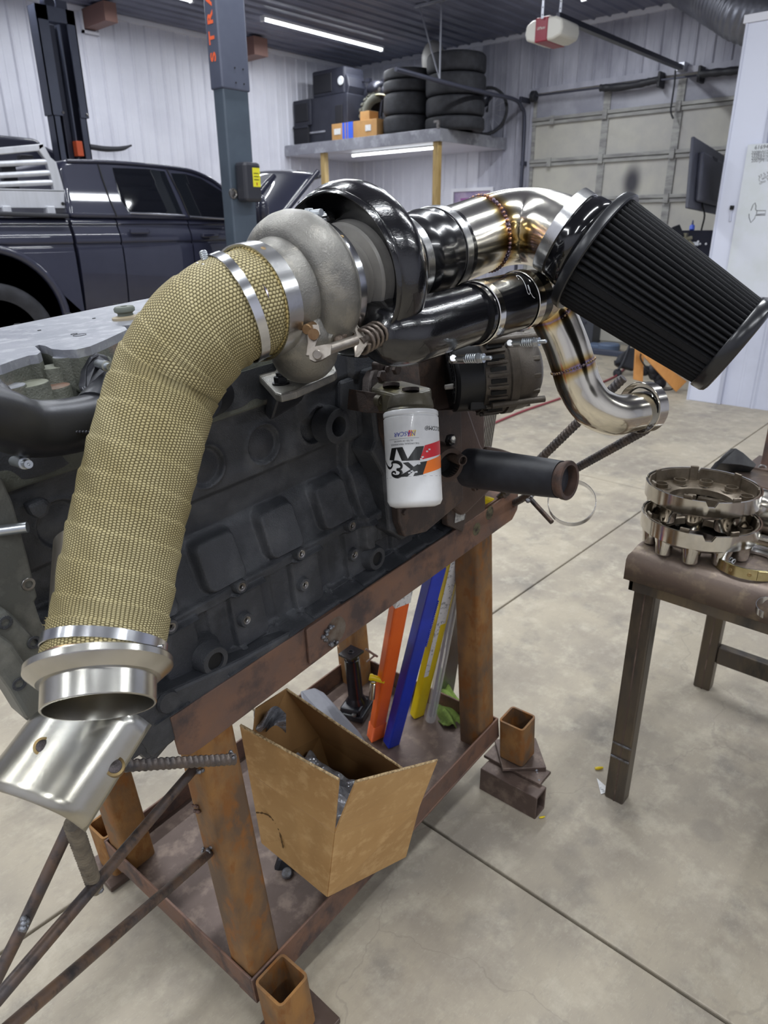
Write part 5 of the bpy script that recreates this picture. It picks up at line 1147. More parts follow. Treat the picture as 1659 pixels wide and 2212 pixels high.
# bright rods standing behind
t = thing('filler_rod_bundle', 'bundle of bare silver filler rods standing behind the rusty front casting', 'rods', pw_(960, 1520))
m_srod = mat('bare steel filler rod', 'A5A5A4', .25, .9)
q1 = D(1050, 890, 1.95); q0 = pw_(965, 1500)
for k in range(26):
    row = k % 2; i = k//2; o = RT*(i-6)*.0048+FW*row*.005; hh = rg.uniform(-.012, .012)-(.03 if i < 4 else 0)
    dd = _n(q1-q0); obj('filler_rod', G().cyl(q0+o*.7, q1+o+dd*hh, .0022, n=6), m_srod, t)
t = thing('welding_rod_tube', 'yellow tube end poking out above the rusty rail behind the sticker', 'rod tube', D(1040, 1095, 1.85), 'welding rod packs in the stand')
a, b = D(1005, 1078, 1.80), D(1082, 1098, 1.92); u = _n(b-a); Y2 = _n(np.cross(u, EZ)); Z2 = np.cross(Y2, u)
obj('tube_body', G().box(a-Z2*.024-Y2*.012, u*np.linalg.norm(b-a), Y2*.03, Z2*.046), m_ye, t, bev=.008)
# bottle jack
m_jack = mat('glossy black jack', '16161A', .25, .1, spec=.6, var='22222A', vscale=16)
jc = pw_(772, 1545); jc = onW(772, 1535, -.064); top_ = D(771, 1408, dat(jc)-.10)
JK = thing('bottle_jack', 'black screw jack with square saddle standing left of the orange tube', 'jack', jc)
u = W_; h = .235
obj('jack_base', G().cbox(jc+u*.012, .055, .045, .012, _n(A_+B_*.3), _n(B_-A_*.3), u), m_jack, JK, bev=.005)
obj('jack_base', G().cbox(jc+u*.03-A_*.01, .038, .036, .012, _n(A_+B_*.3), _n(B_-A_*.3), u), m_jack, JK, bev=.006)
obj('jack_column', G().lathe(jc+u*.03, u, [(0, 0), (0, .036), (.015, .034), (.03, .026), (.035, .0245), (.18, .0245), (.182, .022), (.195, .022), (.195, 0)], 32), m_jack, JK, sm=40)
obj('jack_saddle', G().cbox(jc+u*.232, .030, .028, .004, A_, B_, u).tube(jc+u*.236, jc+u*.239, .010, .006), m_jack, JK, bev=.002)
for s in (-1, 1): obj('jack_ear', G().cyl(jc+u*.026+A_*.045*s+B_*.03*s, jc+u*.032+A_*.045*s+B_*.03*s, .008, n=12), m_bare, JK)
obj('jack_bracket', G().sweep([D(790, 1402, 2.02), D(808, 1414, 2.03), D(815, 1418, 2.04)], .0035, 6).sweep([D(792, 1430, 2.02), D(812, 1414, 2.03)], .003, 6), mat('dull bracket', '8A7A6E', .5), ST)
t = thing('valve_screwdriver', 'small tool with yellow handle and chrome shaft beside the black jack', 'tool', D(806, 1490, 2.0))
obj('handle', G().lathe(D(798, 1462, 2.0), _n(RT-UP*.25), [(0, 0), (0, .009), (.006, .011), (.012, .0085), (.025, .009), (.045, .009), (.045, 0)], 16), m_ye, t, sm=50)
obj('shaft', G().cyl(D(806, 1475, 2.0), D(803, 1510, 2.02), .009, n=14, bev=.002), m_ss, t, sm=40)
# green cloth
m_cloth = mat('green microfibre cloth', '7C9448', .95, 0, var='5A6C38', vscale=16, var2='86A04C', v2scale=60, bump=1, bscale=500)
cl0 = [(948, 1458), (962, 1458), (968, 1470), (965, 1500), (985, 1515), (1003, 1530), (1010, 1552), (1008, 1566), (985, 1566), (958, 1562), (945, 1545), (940, 1520), (942, 1490)]
def clothF(u, v):
    # strip from the top fold down over the plate
    t_ = u; xl = np.interp(t_, [0, .3, .55, .8, 1], [948, 944, 938, 940, 958]); xr = np.interp(t_, [0, .3, .55, .8, 1], [970, 970, 995, 1012, 1012]); yy = np.interp(t_, [0, .3, .55, .8, 1], [1455, 1485, 1515, 1545, 1570])
    x = xl+(xr-xl)*v; base = onW(x, yy, -.06); p = D(x, yy, dat(base)-.02*(1-t_)); return p+W_*(.012*math.sin(v*8+u*6)+.008*math.sin(v*15-u*11)+.02*(1-u))
t = thing('green_cloth', 'crumpled green microfibre cloth on the stand plate beside the rear leg', 'cloth', onW(975, 1566, -.065))
obj('cloth_sheet', G().grid(clothF, 34, 18), m_cloth, t, sm=60, solid=.003)
t = thing('grey_panel', 'grey slanted plastic cover leaning behind the cardboard box', 'panel', D(710, 1590, 1.92))
obj('panel_sheet', G().prism([D(x, y, d) for x, y, d in ((648, 1492, 1.98), (680, 1484, 2.0), (700, 1495, 2.0), (775, 1578, 1.90), (790, 1600, 1.88), (760, 1620, 1.85), (655, 1520, 1.92))], -W_*.012), mat('grey plastic cover', '83848C', .4, 0, var='75767E', vscale=6), t, bev=.006)
# ================================================================ WORK BENCH (right)
WBn = thing('steel_work_table', 'brown steel work table with square tube legs on the right carrying chrome parts', 'table', (1.9, .2, 0))
m_leg = mat('dark mill scale leg', '575049', .36, .5, var='6A5E4C', vscale=10, var2='403D3A', v2scale=7, bump=.1, bscale=200, streak=(1, 1, .3))
m_top = mat('worn brown steel top', '7A6C62', .36, .4, var='665953', vscale=6, var2='948673', v2scale=24, v2lo=.5, v2hi=.68, bump=.2, bscale=200, rvar=.12, spec=.45)
TX0, TX1, TY0, TY1, TZ = 1.655, 2.62, -.9, .625, .875
def roundtop():
    # sheet with a rounded fold along its edges: profile across x, mitre round the corner
    prof = [(0, TZ-.088), (0, TZ-.032)]+[(.032-.032*math.cos(q), TZ-.032+.032*math.sin(q)) for q in (math.pi/8, math.pi/4, 3*math.pi/8, math.pi/2)]
    g = G()
    vs = []; 
    for (o, z) in prof: vs += [(TX0+o, TY0, z), (TX0+o, TY1-min(o, .012), z)]
    k = len(prof); g.add(vs, [(2*i, 2*i+1, 2*i+3, 2*i+2) for i in range(k-1)])
    g.add([(TX0+.032, TY0, TZ), (TX0+.032, TY1-.012, TZ), (TX1, TY1-.012, TZ), (TX1, TY0, TZ)], [(0, 1, 2, 3)])
    vs = [(TX0+o, TY1-min(o, .012), z) for o, z in prof]; pts = vs+[(TX1, TY1-.012, TZ), (TX1, TY1, TZ-.02), (TX1, TY1, TZ-.088), (TX0, TY1, TZ-.088)]
    g.add(pts, [tuple(range(len(pts)))]); return g
obj('tabletop', roundtop(), m_top, WBn, sm=50, solid=.005)
obj('apron_angle', G().bb(TX0+.006, TX0+.012, TY0, TY1-.012, TZ-.118, TZ-.08).bb(TX0+.006, TX1-.02, TY1-.022, TY1-.014, TZ-.118, TZ-.08), m_leg, WBn)
for (x, y) in ((1.722, .560), (2.484, .556), (1.722, -.8), (2.484, -.8)):
    g = G().bb(x, x+.05, y, y+.06, 0, TZ-.01); obj('leg', g, m_leg, WBn, bev=.005)
    obj('weld_seam', G().bb(x-.0006, x, y+.026, y+.030, 0, TZ-.1), m_plate, WBn)
for z in (.165, .215): obj('weld_ring', G().cbox((1.7195, .588, z), .0025, .028, .003), m_weld, WBn, bev=.001)
obj('stretcher', G().bb(2.49, 2.53, -.75, .556, .125, .195), m_leg, WBn, bev=.005)
# rusty upright on the table at the right edge
t = thing('steel_post', 'rusty square steel post standing on the back of the work table at the right edge', 'post', onz(1700, 1008, TZ))
c = onz(1641, 1006, TZ); obj('post_tube', G().bb(c[0], c[0]+.075, c[1]-.1, c[1], TZ, TZ+.75), m_rust2, t, bev=.008)
obj('post_foot', G().bb(c[0]-.06, c[0]+.1, c[1]-.16, c[1]+.03, TZ, TZ+.008), m_plate, t)
# hub covers
def hubcover(label, cx, cy, z0, upper):
    t = thing('chrome_hub_cover', label, 'hub cover', (cx, cy, z0), 'chrome hub covers')
    R = .1415; o = np.array([cx, cy, z0])
    m_chr = mat('worn chrome', 'CFCDC8', .12, 1, var='B5B0A8', vscale=10, bump=.05, bscale=60, rvar=.08)
    m_chi = mat('dirty inner chrome', '8C8274', .35, .8, var='6B6052', vscale=16, bump=.3, bscale=120)
    z1 = .052; H = .036; notches = [(3.55, 3.68), (.40, .53), (1.75, 1.88)]
    n = 120
    def rimz(tt): return 1
    g = G(); vs = []; prof = [(z1-.014, R-.03), (z1-.004, R-.004), (z1+.002, R), (z1+H, R+.001)]
    g.lathe(o, EZ, prof, n); obj('rim_band', notch_band(o, R, z1, H, n, notches, -1), m_chr, t, sm=40)
    g = G().lathe(o, EZ, [(.016, R-.080), (.017, R-.062), (.026, R-.040), (z1-.014, R-.014), (z1-.004, R-.003), (z1+.002, R)], n); obj('lower_shell', g, m_chr, t, sm=50)
    g = G().lathe(o, EZ, [(z1+H-.006, R-.005), (z1+.004, R-.007), (z1+.001, R-.016), (z1-.001, R-.045), (z1-.006, R-.060), (z1-.02, R-.062)], n); obj('inner_shell', notch_band(o, R-.006, z1, H-.002, n, notches, -1), m_chi, t, sm=50)
    obj('inner_ledge', G().lathe(o, EZ, [(z1+.003, R-.006), (z1+.001, R-.016), (z1-.001, R-.045), (z1-.006, R-.062), (z1-.022, R-.064)], n), m_chi, t, sm=50)
    for k in range(10):
        a = 2*math.pi*k/10+.22; d = np.array([math.cos(a), math.sin(a), 0]); c = o+d*(R-.030)
        obj('lug_cup', G().lathe(c, EZ, [(0.004, .0), (.004, .011), (0, .013), (0.002, .0170), (.006, .0195), (.03, .0225), (.048, .0265), (.052, .0265)], 26), m_chr, t, sm=50)
        obj('lug_sleeve', G().lathe(c-d*.0, EZ, [(z1-.002, .0175), (z1+.010, .0175), (z1+.010, .0145), (z1-.006, .014)], 24), m_chi, t, sm=50)
    for k in range(7):
        a = 2*math.pi*k/7+.5; d = np.array([math.cos(a), math.sin(a), 0]); tn = np.array([-d[1], d[0], 0])
        obj('spring_clip', G().cbox(o+d*(R-.011)+EZ*(z1+H*.55), .003, .011, .024, d, tn, EZ), m_chi, t, bev=.002)
    return t
def notch_band(o, R, z1, H, n, notches, s):
    g = G(); vs = []; fs = []
    for i in range(n):
        a = 2*math.pi*i/n; d = np.array([math.cos(a), math.sin(a), 0]); low = any(x0 <= a <= x1 for x0, x1 in notches)
        zt = z1+H*(.62 if low else 1)
        vs += [o+d*R+EZ*(z1-.003), o+d*(R+.001)+EZ*zt, o+d*(R-.003)+EZ*zt, o+d*(R-.004)+EZ*(z1-.003)]
    for i in range(n):
        j = (i+1) % n
        fs += [(4*i, 4*j, 4*j+1, 4*i+1), (4*i+1, 4*j+1, 4*j+2, 4*i+2), (4*i+2, 4*j+2, 4*j+3, 4*i+3)]
    return g.add(vs, fs)
hc = onz(1512, 1144, TZ+.0)
hc = onz(1511, 1125, TZ+.075)
hubcover('lower chrome hub cover standing on the corner of the work table', hc[0], hc[1], TZ+.004, 0)
hc = onz(1519, 1048, TZ+.142)
hubcover('upper chrome hub cover with dirty inside, stacked on the lower one', hc[0], hc[1], TZ+.058, 1)
# big v-band clamp ring on the table
vc = onz(1618, 1221, TZ+.004); 
t = thing('vband_clamp_ring', 'straw tinted steel clamp ring lying on the table in front of the hub covers', 'clamp', vc)
m_vb = mat('straw tinted clamp steel', 'B5AA86', .22, 1, var='9C9068', vscale=18, var2='C9C4B4', v2scale=12)
obj('outer_band', G().lathe(vc, EZ, [(.0, .084), (0, .086), (.026, .086), (.027, .084), (.026, .083), (.002, .083)], 90, closed=True), m_vb, t, sm=40)
obj('v_retainer', G().lathe(vc, EZ, [(.002, .0825), (.004, .073), (.009, .072), (.0155, .078), (.0195, .072), (.0235, .073), (.025, .0825)], 90, arc=(.3, 3.3)).lathe(vc, EZ, [(.002, .0825), (.004, .073), (.009, .072), (.0155, .078), (.0195, .072), (.0235, .073), (.025, .0825)], 90, arc=(3.45, 6.1)), m_ssb, t, sm=50)
obj('coil_spring', G().spring(onz(1556, 1198, TZ+.02), onz(1586, 1215, TZ+.02), .007, .0018, 5, 8), m_satin, t, sm=60)
for x in (1571, 1618): 
    p = onz(x, 1236+(x-1571)*.22, TZ+.013); p = vc+_n((p-vc)*np.array([1, 1, 0]))*.0862+EZ*.013; d = _n((p-vc)*np.array([1, 1, 0])); obj('spot_weld', G().lathe(p, d, [(0, .005), (.0005, .004), (.0005, .003), (0, .0018), (0, 0)], 16), m_heat2, t)
p = vc+_n(np.array([-.80, -.55, 0]))*.0866+EZ*.013; d = _n((p-vc)*np.array([1, 1, 0]))
obj('clamp_tab', G().cbox(p, .0008, .013, .012, d, np.cross(EZ, d), EZ), m_vb, t, bev=.0006)
t = thing('half_ring_clamp', 'small half ring of steel strip hanging over the table front at the right edge', 'clamp', onX(1650, 1335, TX0-.03))
hr = onX(1662, 1312, TX0-.02)
obj('strip', G().lathe(hr-EZ*.0+np.array([0, 0, -.01]), _n(EZ*.9-EX*.3), [(0, .026), (0, .0275), (.020, .0275), (.020, .026)], 40, arc=(1.2, 4.6), closed=True), m_band, t, sm=40)
# chrome exhaust pieces behind
t = thing('chrome_elbow_pipe', 'polished chrome elbow pipe lying behind the hub covers at the right edge', 'pipe', onz(1650, 1120, TZ))
c = onz(1672, 1108, TZ+.06)
obj('pipe_bend', G().sweep([c+np.array([.10, .16, -.01]), c+np.array([.04, .10, -.008]), c+np.array([0, .0, 0]), c+np.array([0, -.12, .0]), c+np.array([.05, -.25, .0])], .06, 44, res=10), m_ss, t, sm=60)
obj('pipe_bend', G().sweep([c+np.array([-.09, .035, -.052]), c+np.array([-.09, -.03, -.050]), c+np.array([-.09, -.3, -.05])], .017, 24, res=4), m_ss, t, sm=60)
t = thing('black_plastic_cone', 'dark translucent plastic funnel lying behind the hub covers', 'funnel', onz(1580, 1015, TZ))
a, b = D(1610, 1000, 2.36), D(1520, 1035, 2.2)
obj('cone_shell', G().prism([D(x, y, 2.35) for x, y in ((1520, 1032), (1560, 985), (1578, 969), (1590, 968), (1606, 978), (1634, 1003), (1630, 1010), (1600, 1004), (1545, 1000), (1520, 1032))], _n(FW*.8-EZ*.5)*.09), mat('smoky dark plastic', '2E2E30', .25, 0, spec=.5, var='4A4A4A', vscale=9), t, bev=.004)
obj('grommet_ring', G().tube(onz(1646, 1012, TZ+.003), onz(1646, 1012, TZ+.006), .014, .009, 24), m_bare, t)
t = thing('chrome_strap', 'thin bent chrome strap lying on the table beside the clamp ring', 'strap', onz(1620, 1190, TZ))
pts = [onz(x, y, TZ+.016) for x, y in ((1583, 1188), (1585, 1172), (1600, 1163), (1630, 1166), (1680, 1180))]; P_s, _ = smooth(pts, [0]*5, 8)
obj('strap_band', G().grid(lambda u, v: P_s[int(round(u*(len(P_s)-1)))]+EZ*(v-.5)*.024, len(P_s)-1, 1), m_ss, t, sm=60, solid=.0012)
# debris on the floor
for x, y, r, M, nm, lb in ((1293, 1661, .012, m_ye, 'foam_peanut', 'small yellow scrap on the floor left of the table leg'), (1170, 1767, .007, m_ye, 'foam_peanut', 'tiny yellow scrap on the floor beside the steel foot block'), (1524, 1437-0, .006, m_or, 'scrap', 'tiny orange chip on the floor between the table legs')):
    c = onz(x, y, .003); t = obj(nm, G().sweep([c+RT*-r+EZ*.002, c+EZ*.003, c+RT*r+A_*.004+EZ*.002], [r*.35, r*.45, r*.3], 10, res=3), M, sm=60, label=lb, cat='scrap')
obj('paper_tag', G().prism([onz(x, y, .002) for x, y in ((1289, 1681), (1308, 1698), (1308, 1712), (1298, 1716))], EZ*.0008), m_lab, label='torn white paper tag on the floor against the front table leg', cat='paper')
# ================================================================ BACKGROUND
m_post = mat('grey green lift post', '4F5A66', .4, .1, var='48525E', vscale=3, spec=.45)
m_postd = mat('slate lift post', '555A6B', .42, .1, var='4C5162', vscale=3)  # slate paint of the upper sleeve and the far column
m_lorange = mat('orange lettering', 'E2643C', .5)
# near lift post
PN = onpl(492, 325, dep(492, 325, 5.6), FW)
LP = thing('lift_post', 'near grey-green two-post lift column with orange lettering and a control box', 'lift', (PN[0]+.12, PN[1]+.06, 0))
x0, y0 = PN[0], PN[1]
zs = zabs = None
def z_at(px, py, X, Y):
    r = ray(px, py); n2 = r[:2]; t_ = (np.array([X, Y])-CAM[:2]) @ n2/(n2 @ n2); return CAM[2]+t_*r[2]
zsl = z_at(465, 190, x0, y0)
obj('column', G().bb(x0, x0+.25, y0, y0+.13, 0, zsl+.1), m_post, LP, bev=.012)
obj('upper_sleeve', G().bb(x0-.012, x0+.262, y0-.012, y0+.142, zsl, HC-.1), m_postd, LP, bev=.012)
obj('base_plate', G().bb(x0-.1, x0+.35, y0-.1, y0+.25, 0, .02), m_post, LP)
for i in (0, 1):
    for k in (0, 1): obj('rivet', G().cyl((x0+.12+k*.08, y0-.0125, zsl+.05+i*.10), (x0+.12+k*.08, y0-.017, zsl+.05+i*.10), .006, n=10), m_dark, LP)
zb = z_at(490, 418, x0, y0)
obj('lock_button', G().lathe((x0+.015, y0-.002, zb), -EY, [(0, .04), (.012, .04), (.014, .03), (.008, .024), (.012, 0)], 28), m_bare, LP, sm=40)
za, zc = z_at(520, 350, x0, y0), z_at(520, 436, x0, y0)
cb = obj('control_box', G().bb(x0+.05, x0+.22, y0-.13, y0-.001, zc, za), mat('black control box', '2E2F36', .4), LP, bev=.025)
obj('warning_label', G().bb(x0+.13, x0+.205, y0-.1315, y0-.129, zc+.17*0+(za-zc)*.38, zc+(za-zc)*.86), mat('yellow warning label', 'E6E032', .4), cb)
for k in range(3): obj('label_print', G().bb(x0+.14, x0+.19, y0-.133, y0-.1314, zc+(za-zc)*(.55+.08*k), zc+(za-zc)*(.57+.08*k)), m_dark, cb)
obj('label_print', G().bb(x0+.163, x0+.172, y0-.133, y0-.1314, zc+(za-zc)*.42, zc+(za-zc)*.49), mat('red mark', 'B03020', .5), cb)
zt0 = z_at(457, 138, x0, y0)
for i, ch in enumerate('STRATUS'):
    zz = zt0+.055+i*.125
    if zz > HC-.2: break
    o = textg(ch, .145, thick=.005, ext=.001, fmap=lambda x, y, z, zz=zz: np.array([x0-.0135-z, y0+.068+y*.62, zz+x*.95]))
    obj('letter', o, m_lorange, LP)
# far lift post, open channel
P1 = dep(106, 165, 7.4)
LP2 = thing('lift_post', 'far dark lift column with an open channel and an orange block, behind the truck bed', 'lift', (P1[0]+.2, P1[1]+.1, 0))
x0, y0 = P1[0]-.02, P1[1]; zs2 = z_at(113, 248, x0, y0); zt2 = z_at(85, 8, x0, y0)
obj('column', G().bb(x0, x0+.012, y0, y0+.15, 0, zs2+.1).bb(x0+.36, x0+.372, y0, y0+.15, 0, zs2+.1).bb(x0, x0+.372, y0+.14, y0+.15, 0, zs2+.1).bb(x0, x0+.07, y0, y0+.012, 0, zs2+.1).bb(x0+.30, x0+.372, y0, y0+.012, 0, zs2+.1), m_postd, LP2)
obj('upper_sleeve', G().bb(x0-.02, x0-.008, y0-.02, y0+.16, zs2, zt2).bb(x0+.38, x0+.392, y0-.02, y0+.16, zs2, zt2).bb(x0-.02, x0+.392, y0+.15, y0+.16, zs2, zt2).bb(x0-.02, x0+.10, y0-.02, y0-.008, zs2, zt2).bb(x0+.30, x0+.392, y0-.02, y0-.008, zs2, zt2).bb(x0-.02, x0+.392, y0-.02, y0-.008, zt2-.13, zt2), m_postd, LP2)
m_track = mat('dark channel inside', '2A2D3C', .4, .3)
obj('carriage', G().bb(x0+.13, x0+.20, y0+.06, y0+.12, 1.0, zt2-.14), m_track, LP2, bev=.01)
obj('carriage', G().bb(x0+.22, x0+.235, y0+.02, y0+.12, 1.0, zt2-.14), m_postd, LP2)
obj('back_plate', G().bb(x0+.012, x0+.36, y0+.125, y0+.14, 0, zt2-.1), m_track, LP2)
zo = z_at(157, 318, x0, y0)
obj('orange_block', G().bb(x0+.19, x0+.26, y0-.04, y0+.05, zo-.08, zo+.07), m_lorange, LP2, bev=.005)
obj('pulley', G().cyl((x0+.15, y0+.0, zt2+.04), (x0+.15, y0+.1, zt2+.04), .06, n=20, bev=.006).cbox((x0+.3, y0+.1, zt2+.05), .06, .05, .04), m_track, LP2, sm=40)
for q in (.10, .37): obj('sleeve_bolt', G().hexnut(np.array([x0+q, y0-.02, zs2+.03]), -EY, .014, .012), m_bare, LP2)
# ---------------------------------------------------------------- black pickup truck
TYY = 5.5
PK = thing('pickup_truck', 'glossy black crew cab pickup truck with its hood raised, parked behind the engine', 'truck', (3.6, TYY+.9, .55))
m_car = mat('black car paint', '232536', .45, 0, spec=.25, coat=1.0, var='292B3C', vscale=2)  # bluish glare haze is mixed into the black base colour
m_glass = mat('dark tinted glass', '0C0E14', .04, 0, spec=.7, coat=.5)
m_trimb = mat('matt black trim', '22232A', .55)
m_tire = mat('black tyre rubber', '1E1F24', .75, 0, var='2C2D33', vscale=12, bump=.2, bscale=80)
tp = lambda x, y, dy=0: onY(x, y, TYY+dy)
def side(pts, w0, w1, nm, M, bev=.02, dy=0, par=PK, sub=2): return obj(nm, G().prism([tp(x, y)+EY*dy for x, y in pts], EY*w1), M, par, bev=bev, bseg=3, sm=30)
belt = [(150, 455), (166, 452), (300, 462), (420, 466), (560, 474)]
# lower cab body: cross-section with a rolled shoulder, extruded along the truck
XS = lambda px: tp(px, 480)[0]
ZB, ZM, ZS = tp(300, 640)[2]-.35, tp(300, 560)[2], tp(300, 470)[2]
def section(inb=0):
    pr = [(ZB, .10), (ZB+.25, .03), (ZM-.1, .0), (ZM+.10, .0), (ZS-.22, .012), (ZS-.185, .020), (ZS-.18, .008), (ZS-.13, .012), (ZS-.09, .03), (ZS-.055, .045), (ZS-.045, .035), (ZS-.02, .05), (ZS-.005, .08), (ZS, .12)]
    return [(z, y+inb) for z, y in pr]
def bodyskin(x0, x1, nm, inb=0, M=None):
    pr = section(inb); P, _ = smooth([np.array([0, TYY+y, z]) for z, y in pr], [0]*len(pr), 3); P = P+[np.array([0, TYY+1.85-.12, ZS]), np.array([0, TYY+1.85, ZM]), np.array([0, TYY+1.75, ZB])]
    return obj(nm, G().prism([p+EX*x0 for p in P], EX*(x1-x0)), M or m_car, PK, sm=50)
bodyskin(XS(160)+.0, XS(258)-.006, 'cab_corner_panel'); bodyskin(XS(258)+.006, XS(412)-.006, 'rear_door'); bodyskin(XS(412)+.006, XS(545)-.006, 'front_door'); bodyskin(XS(545)+.006, XS(700), 'front_fender')
# greenhouse: tapered loft
low = [(152, 466), (300, 468), (430, 470), (548, 478)]; up = [(150, 342), (205, 336), (300, 341), (380, 349), (430, 358), (470, 378)]
gl = [(156, 470), (548, 478), (522, 430), (478, 386), (440, 366), (400, 358), (330, 350), (250, 344), (190, 341), (158, 343), (146, 360)]
g = G(); n = len(gl)
def inset(x, y): 
    k = max(0, (474-y)/135); return .02+.14*k
A1_ = [tp(x, y, 0)+EY*inset(x, y)+EX*0 for x, y in gl]; B1_ = [p*np.array([1, 0, 1])+EY*(2*TYY+1.85-p[1]) for p in A1_]
g.add(A1_+B1_, [tuple(range(n)), tuple(range(n, 2*n))[::-1]]+[(i, (i+1) % n, n+(i+1) % n, n+i) for i in range(n)])
obj('cab_roof', g, m_car, PK, bev=.035, bseg=3, sm=40)
def glass(pts, nm='side_window', th=.01, M=None, off=-.004):
    P = [tp(x, y, 0)+EY*(inset(x, y)+off) for x, y in pts]; return obj(nm, G().prism(P, EY*th), M or m_glass, PK, bev=.003)
glass([(262, 360), (340, 363), (374, 368), (400, 464), (284, 459), (270, 430)]); glass([(388, 372), (420, 374), (450, 384), (490, 412), (520, 450), (530, 474), (412, 466)])
m_fr = mat('window surround', '2A2B33', .3)
for pts in ([(284, 460), (402, 466)], [(412, 468), (530, 476)]): obj('window_trim', G().sweep([tp(x, y, 0)+EY*(inset(x, y)-.012) for x, y in pts], .008, 8), mat('chrome belt trim', '9A9CA8', .2, .8), PK)
# door seams, handles, drip rail, shoulder crease
def seam(pts, r=.005, M=m_dark, nm='panel_gap', off=-.002): return obj(nm, G().sweep([tp(x, y, 0)+EY*((inset(x, y) if y < 470 else 0)+off) for x, y in pts], r, 6), M, PK)
seam([(232, 352), (236, 380), (246, 430), (256, 468)]); seam([(378, 360), (400, 420), (412, 466)])
for x, y in ((300, 500), (452, 508)): 
    c = tp(x, y); obj('door_handle', G().cbox(c-EY*.012, .085, .018, .018), m_car, PK, bev=.01, bseg=3)
obj('drip_rail', G().sweep([tp(x, y)+EY*(inset(x, y)-.0) for x, y in ((165, 345), (250, 347), (330, 353), (400, 361), (440, 370), (480, 392), (522, 434))], .014, 12, res=4), m_car, PK, sm=60)
#, G().sweep([tp(x, y)+EY*(inset(x, y)+.02) for x, y in ((150, 350), (154, 400), (160, 460), (172, 500), (190, 560), (205, 640), (212, 700))], .03, 16, res=4), m_car, PK, sm=60)
# bed
arch = []; ac_ = tp(-8, 700); ra = .49
xb = XS(158)-.02; bedp = [np.array([xb-3, TYY, ZS-.24]), np.array([xb, TYY, ZS-.24]), np.array([xb, TYY, ZB])]
SHP, _ = smooth([np.array([0, TYY+y, z]) for z, y in section()[4:]], [0]*10, 3)
obj('bed_shoulder', G().prism([p+EX*(xb-3) for p in SHP]+[np.array([xb-3, TYY+.12, ZS-.3]), np.array([xb-3, TYY+.012, ZS-.3])], EX*3), m_car, PK, sm=50)
obj('bed_inner', G().bb(xb-3, xb-.01, TYY+.12, TYY+1.72, ZB+.2, ZS-.45), m_trimb, PK)
bz = ZB
arcpts = [ac_+ra*(EX*math.cos(q)+EZ*math.sin(q)) for q in np.linspace(.0, math.pi, 22)]
poly = bedp+[np.array([bedp[-1][0], TYY, ac_[2]])]+arcpts+[np.array([tp(-220, 452)[0], TYY, ac_[2]])]
obj('bed_side', G().prism(poly, EY*.12), m_car, PK, bev=.02, bseg=3, sm=30)
obj('wheel_arch', G().sweep([ac_+(ra+.02)*(EX*math.cos(q)+EZ*math.sin(q))-EY*.02 for q in np.linspace(-.1, math.pi, 26)], .03, 14), m_car, PK, sm=60)
obj('arch_liner', G().sweep([ac_+(ra-.03)*(EX*math.cos(q)+EZ*math.sin(q))+EY*.12 for q in np.linspace(-.1, math.pi, 26)], .04, 10), m_trimb, PK, sm=60)
obj('bed_rail', G().box(tp(-220, 448)*np.array([1, 1, 1]), tp(150, 462)-tp(-220, 448), EY*.1, -EZ*.03), m_trimb, PK, bev=.01)
wc = ac_-EZ*.14+EY*.12
def tyre(g, c, ax, R, w, n=56): return g.lathe(np.asarray(c, float)-_n(ax)*w/2, ax, [(w*.16, R*.60), (w*.05, R*.72), (0, R*.84), (w*.04, R*.94), (w*.12, R*.985), (w*.25, R), (w*.75, R), (w*.88, R*.985), (w*.96, R*.94), (w, R*.84), (w*.95, R*.72), (w*.84, R*.60)], n)
obj('rear_tyre', tyre(G(), wc+EY*.0, EY, .44, .28), m_tire, PK, sm=50)
obj('rear_rim', G().lathe(wc-EY*.05, EY, [(0, 0), (0, .1), (.03, .22), (-.02, .26), (.1, .27), (.12, 0)], 40), m_castd, PK, sm=50)
obj('bed_far_side', G().box((ac_[0]-1.6, TYY+1.72, bz+.1), (tp(150, 462)[0]-ac_[0]+1.6, 0, 0), (0, .12, 0), (0, 0, tp(0, 466)[2]-bz-.1)), m_car, PK)
# front body, fenders and hood
hb_ = tp(598, 482, .12); ht_ = tp(668, 348, .12); hn = tp(687, 370, .12)
hood = G(); Hp = [hb_, hn, ht_]; Wd = 1.5
def hoodF(u, v):
    # u across (y), v from hinge to nose
    p = hb_*(1-v)+hn*v; p = p+EY*Wd*u; up_ = _n(np.cross(EY, hn-hb_)); 
    if up_[2] < 0: up_ = -up_
    bulge = .10*math.sin(math.pi*min(1, max(0, u)))**.6+.02*math.cos(6*math.pi*(u-.5))*(1-v)*1.0
    nose = -.10*max(0, v-.85)/.15
    return p+up_*(bulge+nose*.6)+(-EX*.0)
obj('raised_hood', G().grid(hoodF, 30, 14), m_car, PK, sm=60, solid=.03)
obj('hood_edge', G().sweep([hb_, hn], .025, 10), m_car, PK, sm=50)
for u_ in (.30, .70):
    obj('hood_scoop', G().sweep([hoodF(u_, v_)+np.array([-.02, 0, .01]) for v_ in (.05, .3, .6, .8)], [.05, .045, .035, .02], 14, res=3), m_car, PK, sm=60)
obj('wing_mirror', G().ball(tp(562, 455, -.18), .15, 16, 12, (.45, .6, .9)).cbox(tp(560, 470, -.06), .04, .12, .03), m_car, PK, sm=60)
obj('windshield', G().prism([tp(548, 476, .2), tp(478, 388, .28), tp(478, 388, 1.55), tp(548, 476, 1.65)], (EX*.6+EZ*.5)*.012), m_glass, PK)
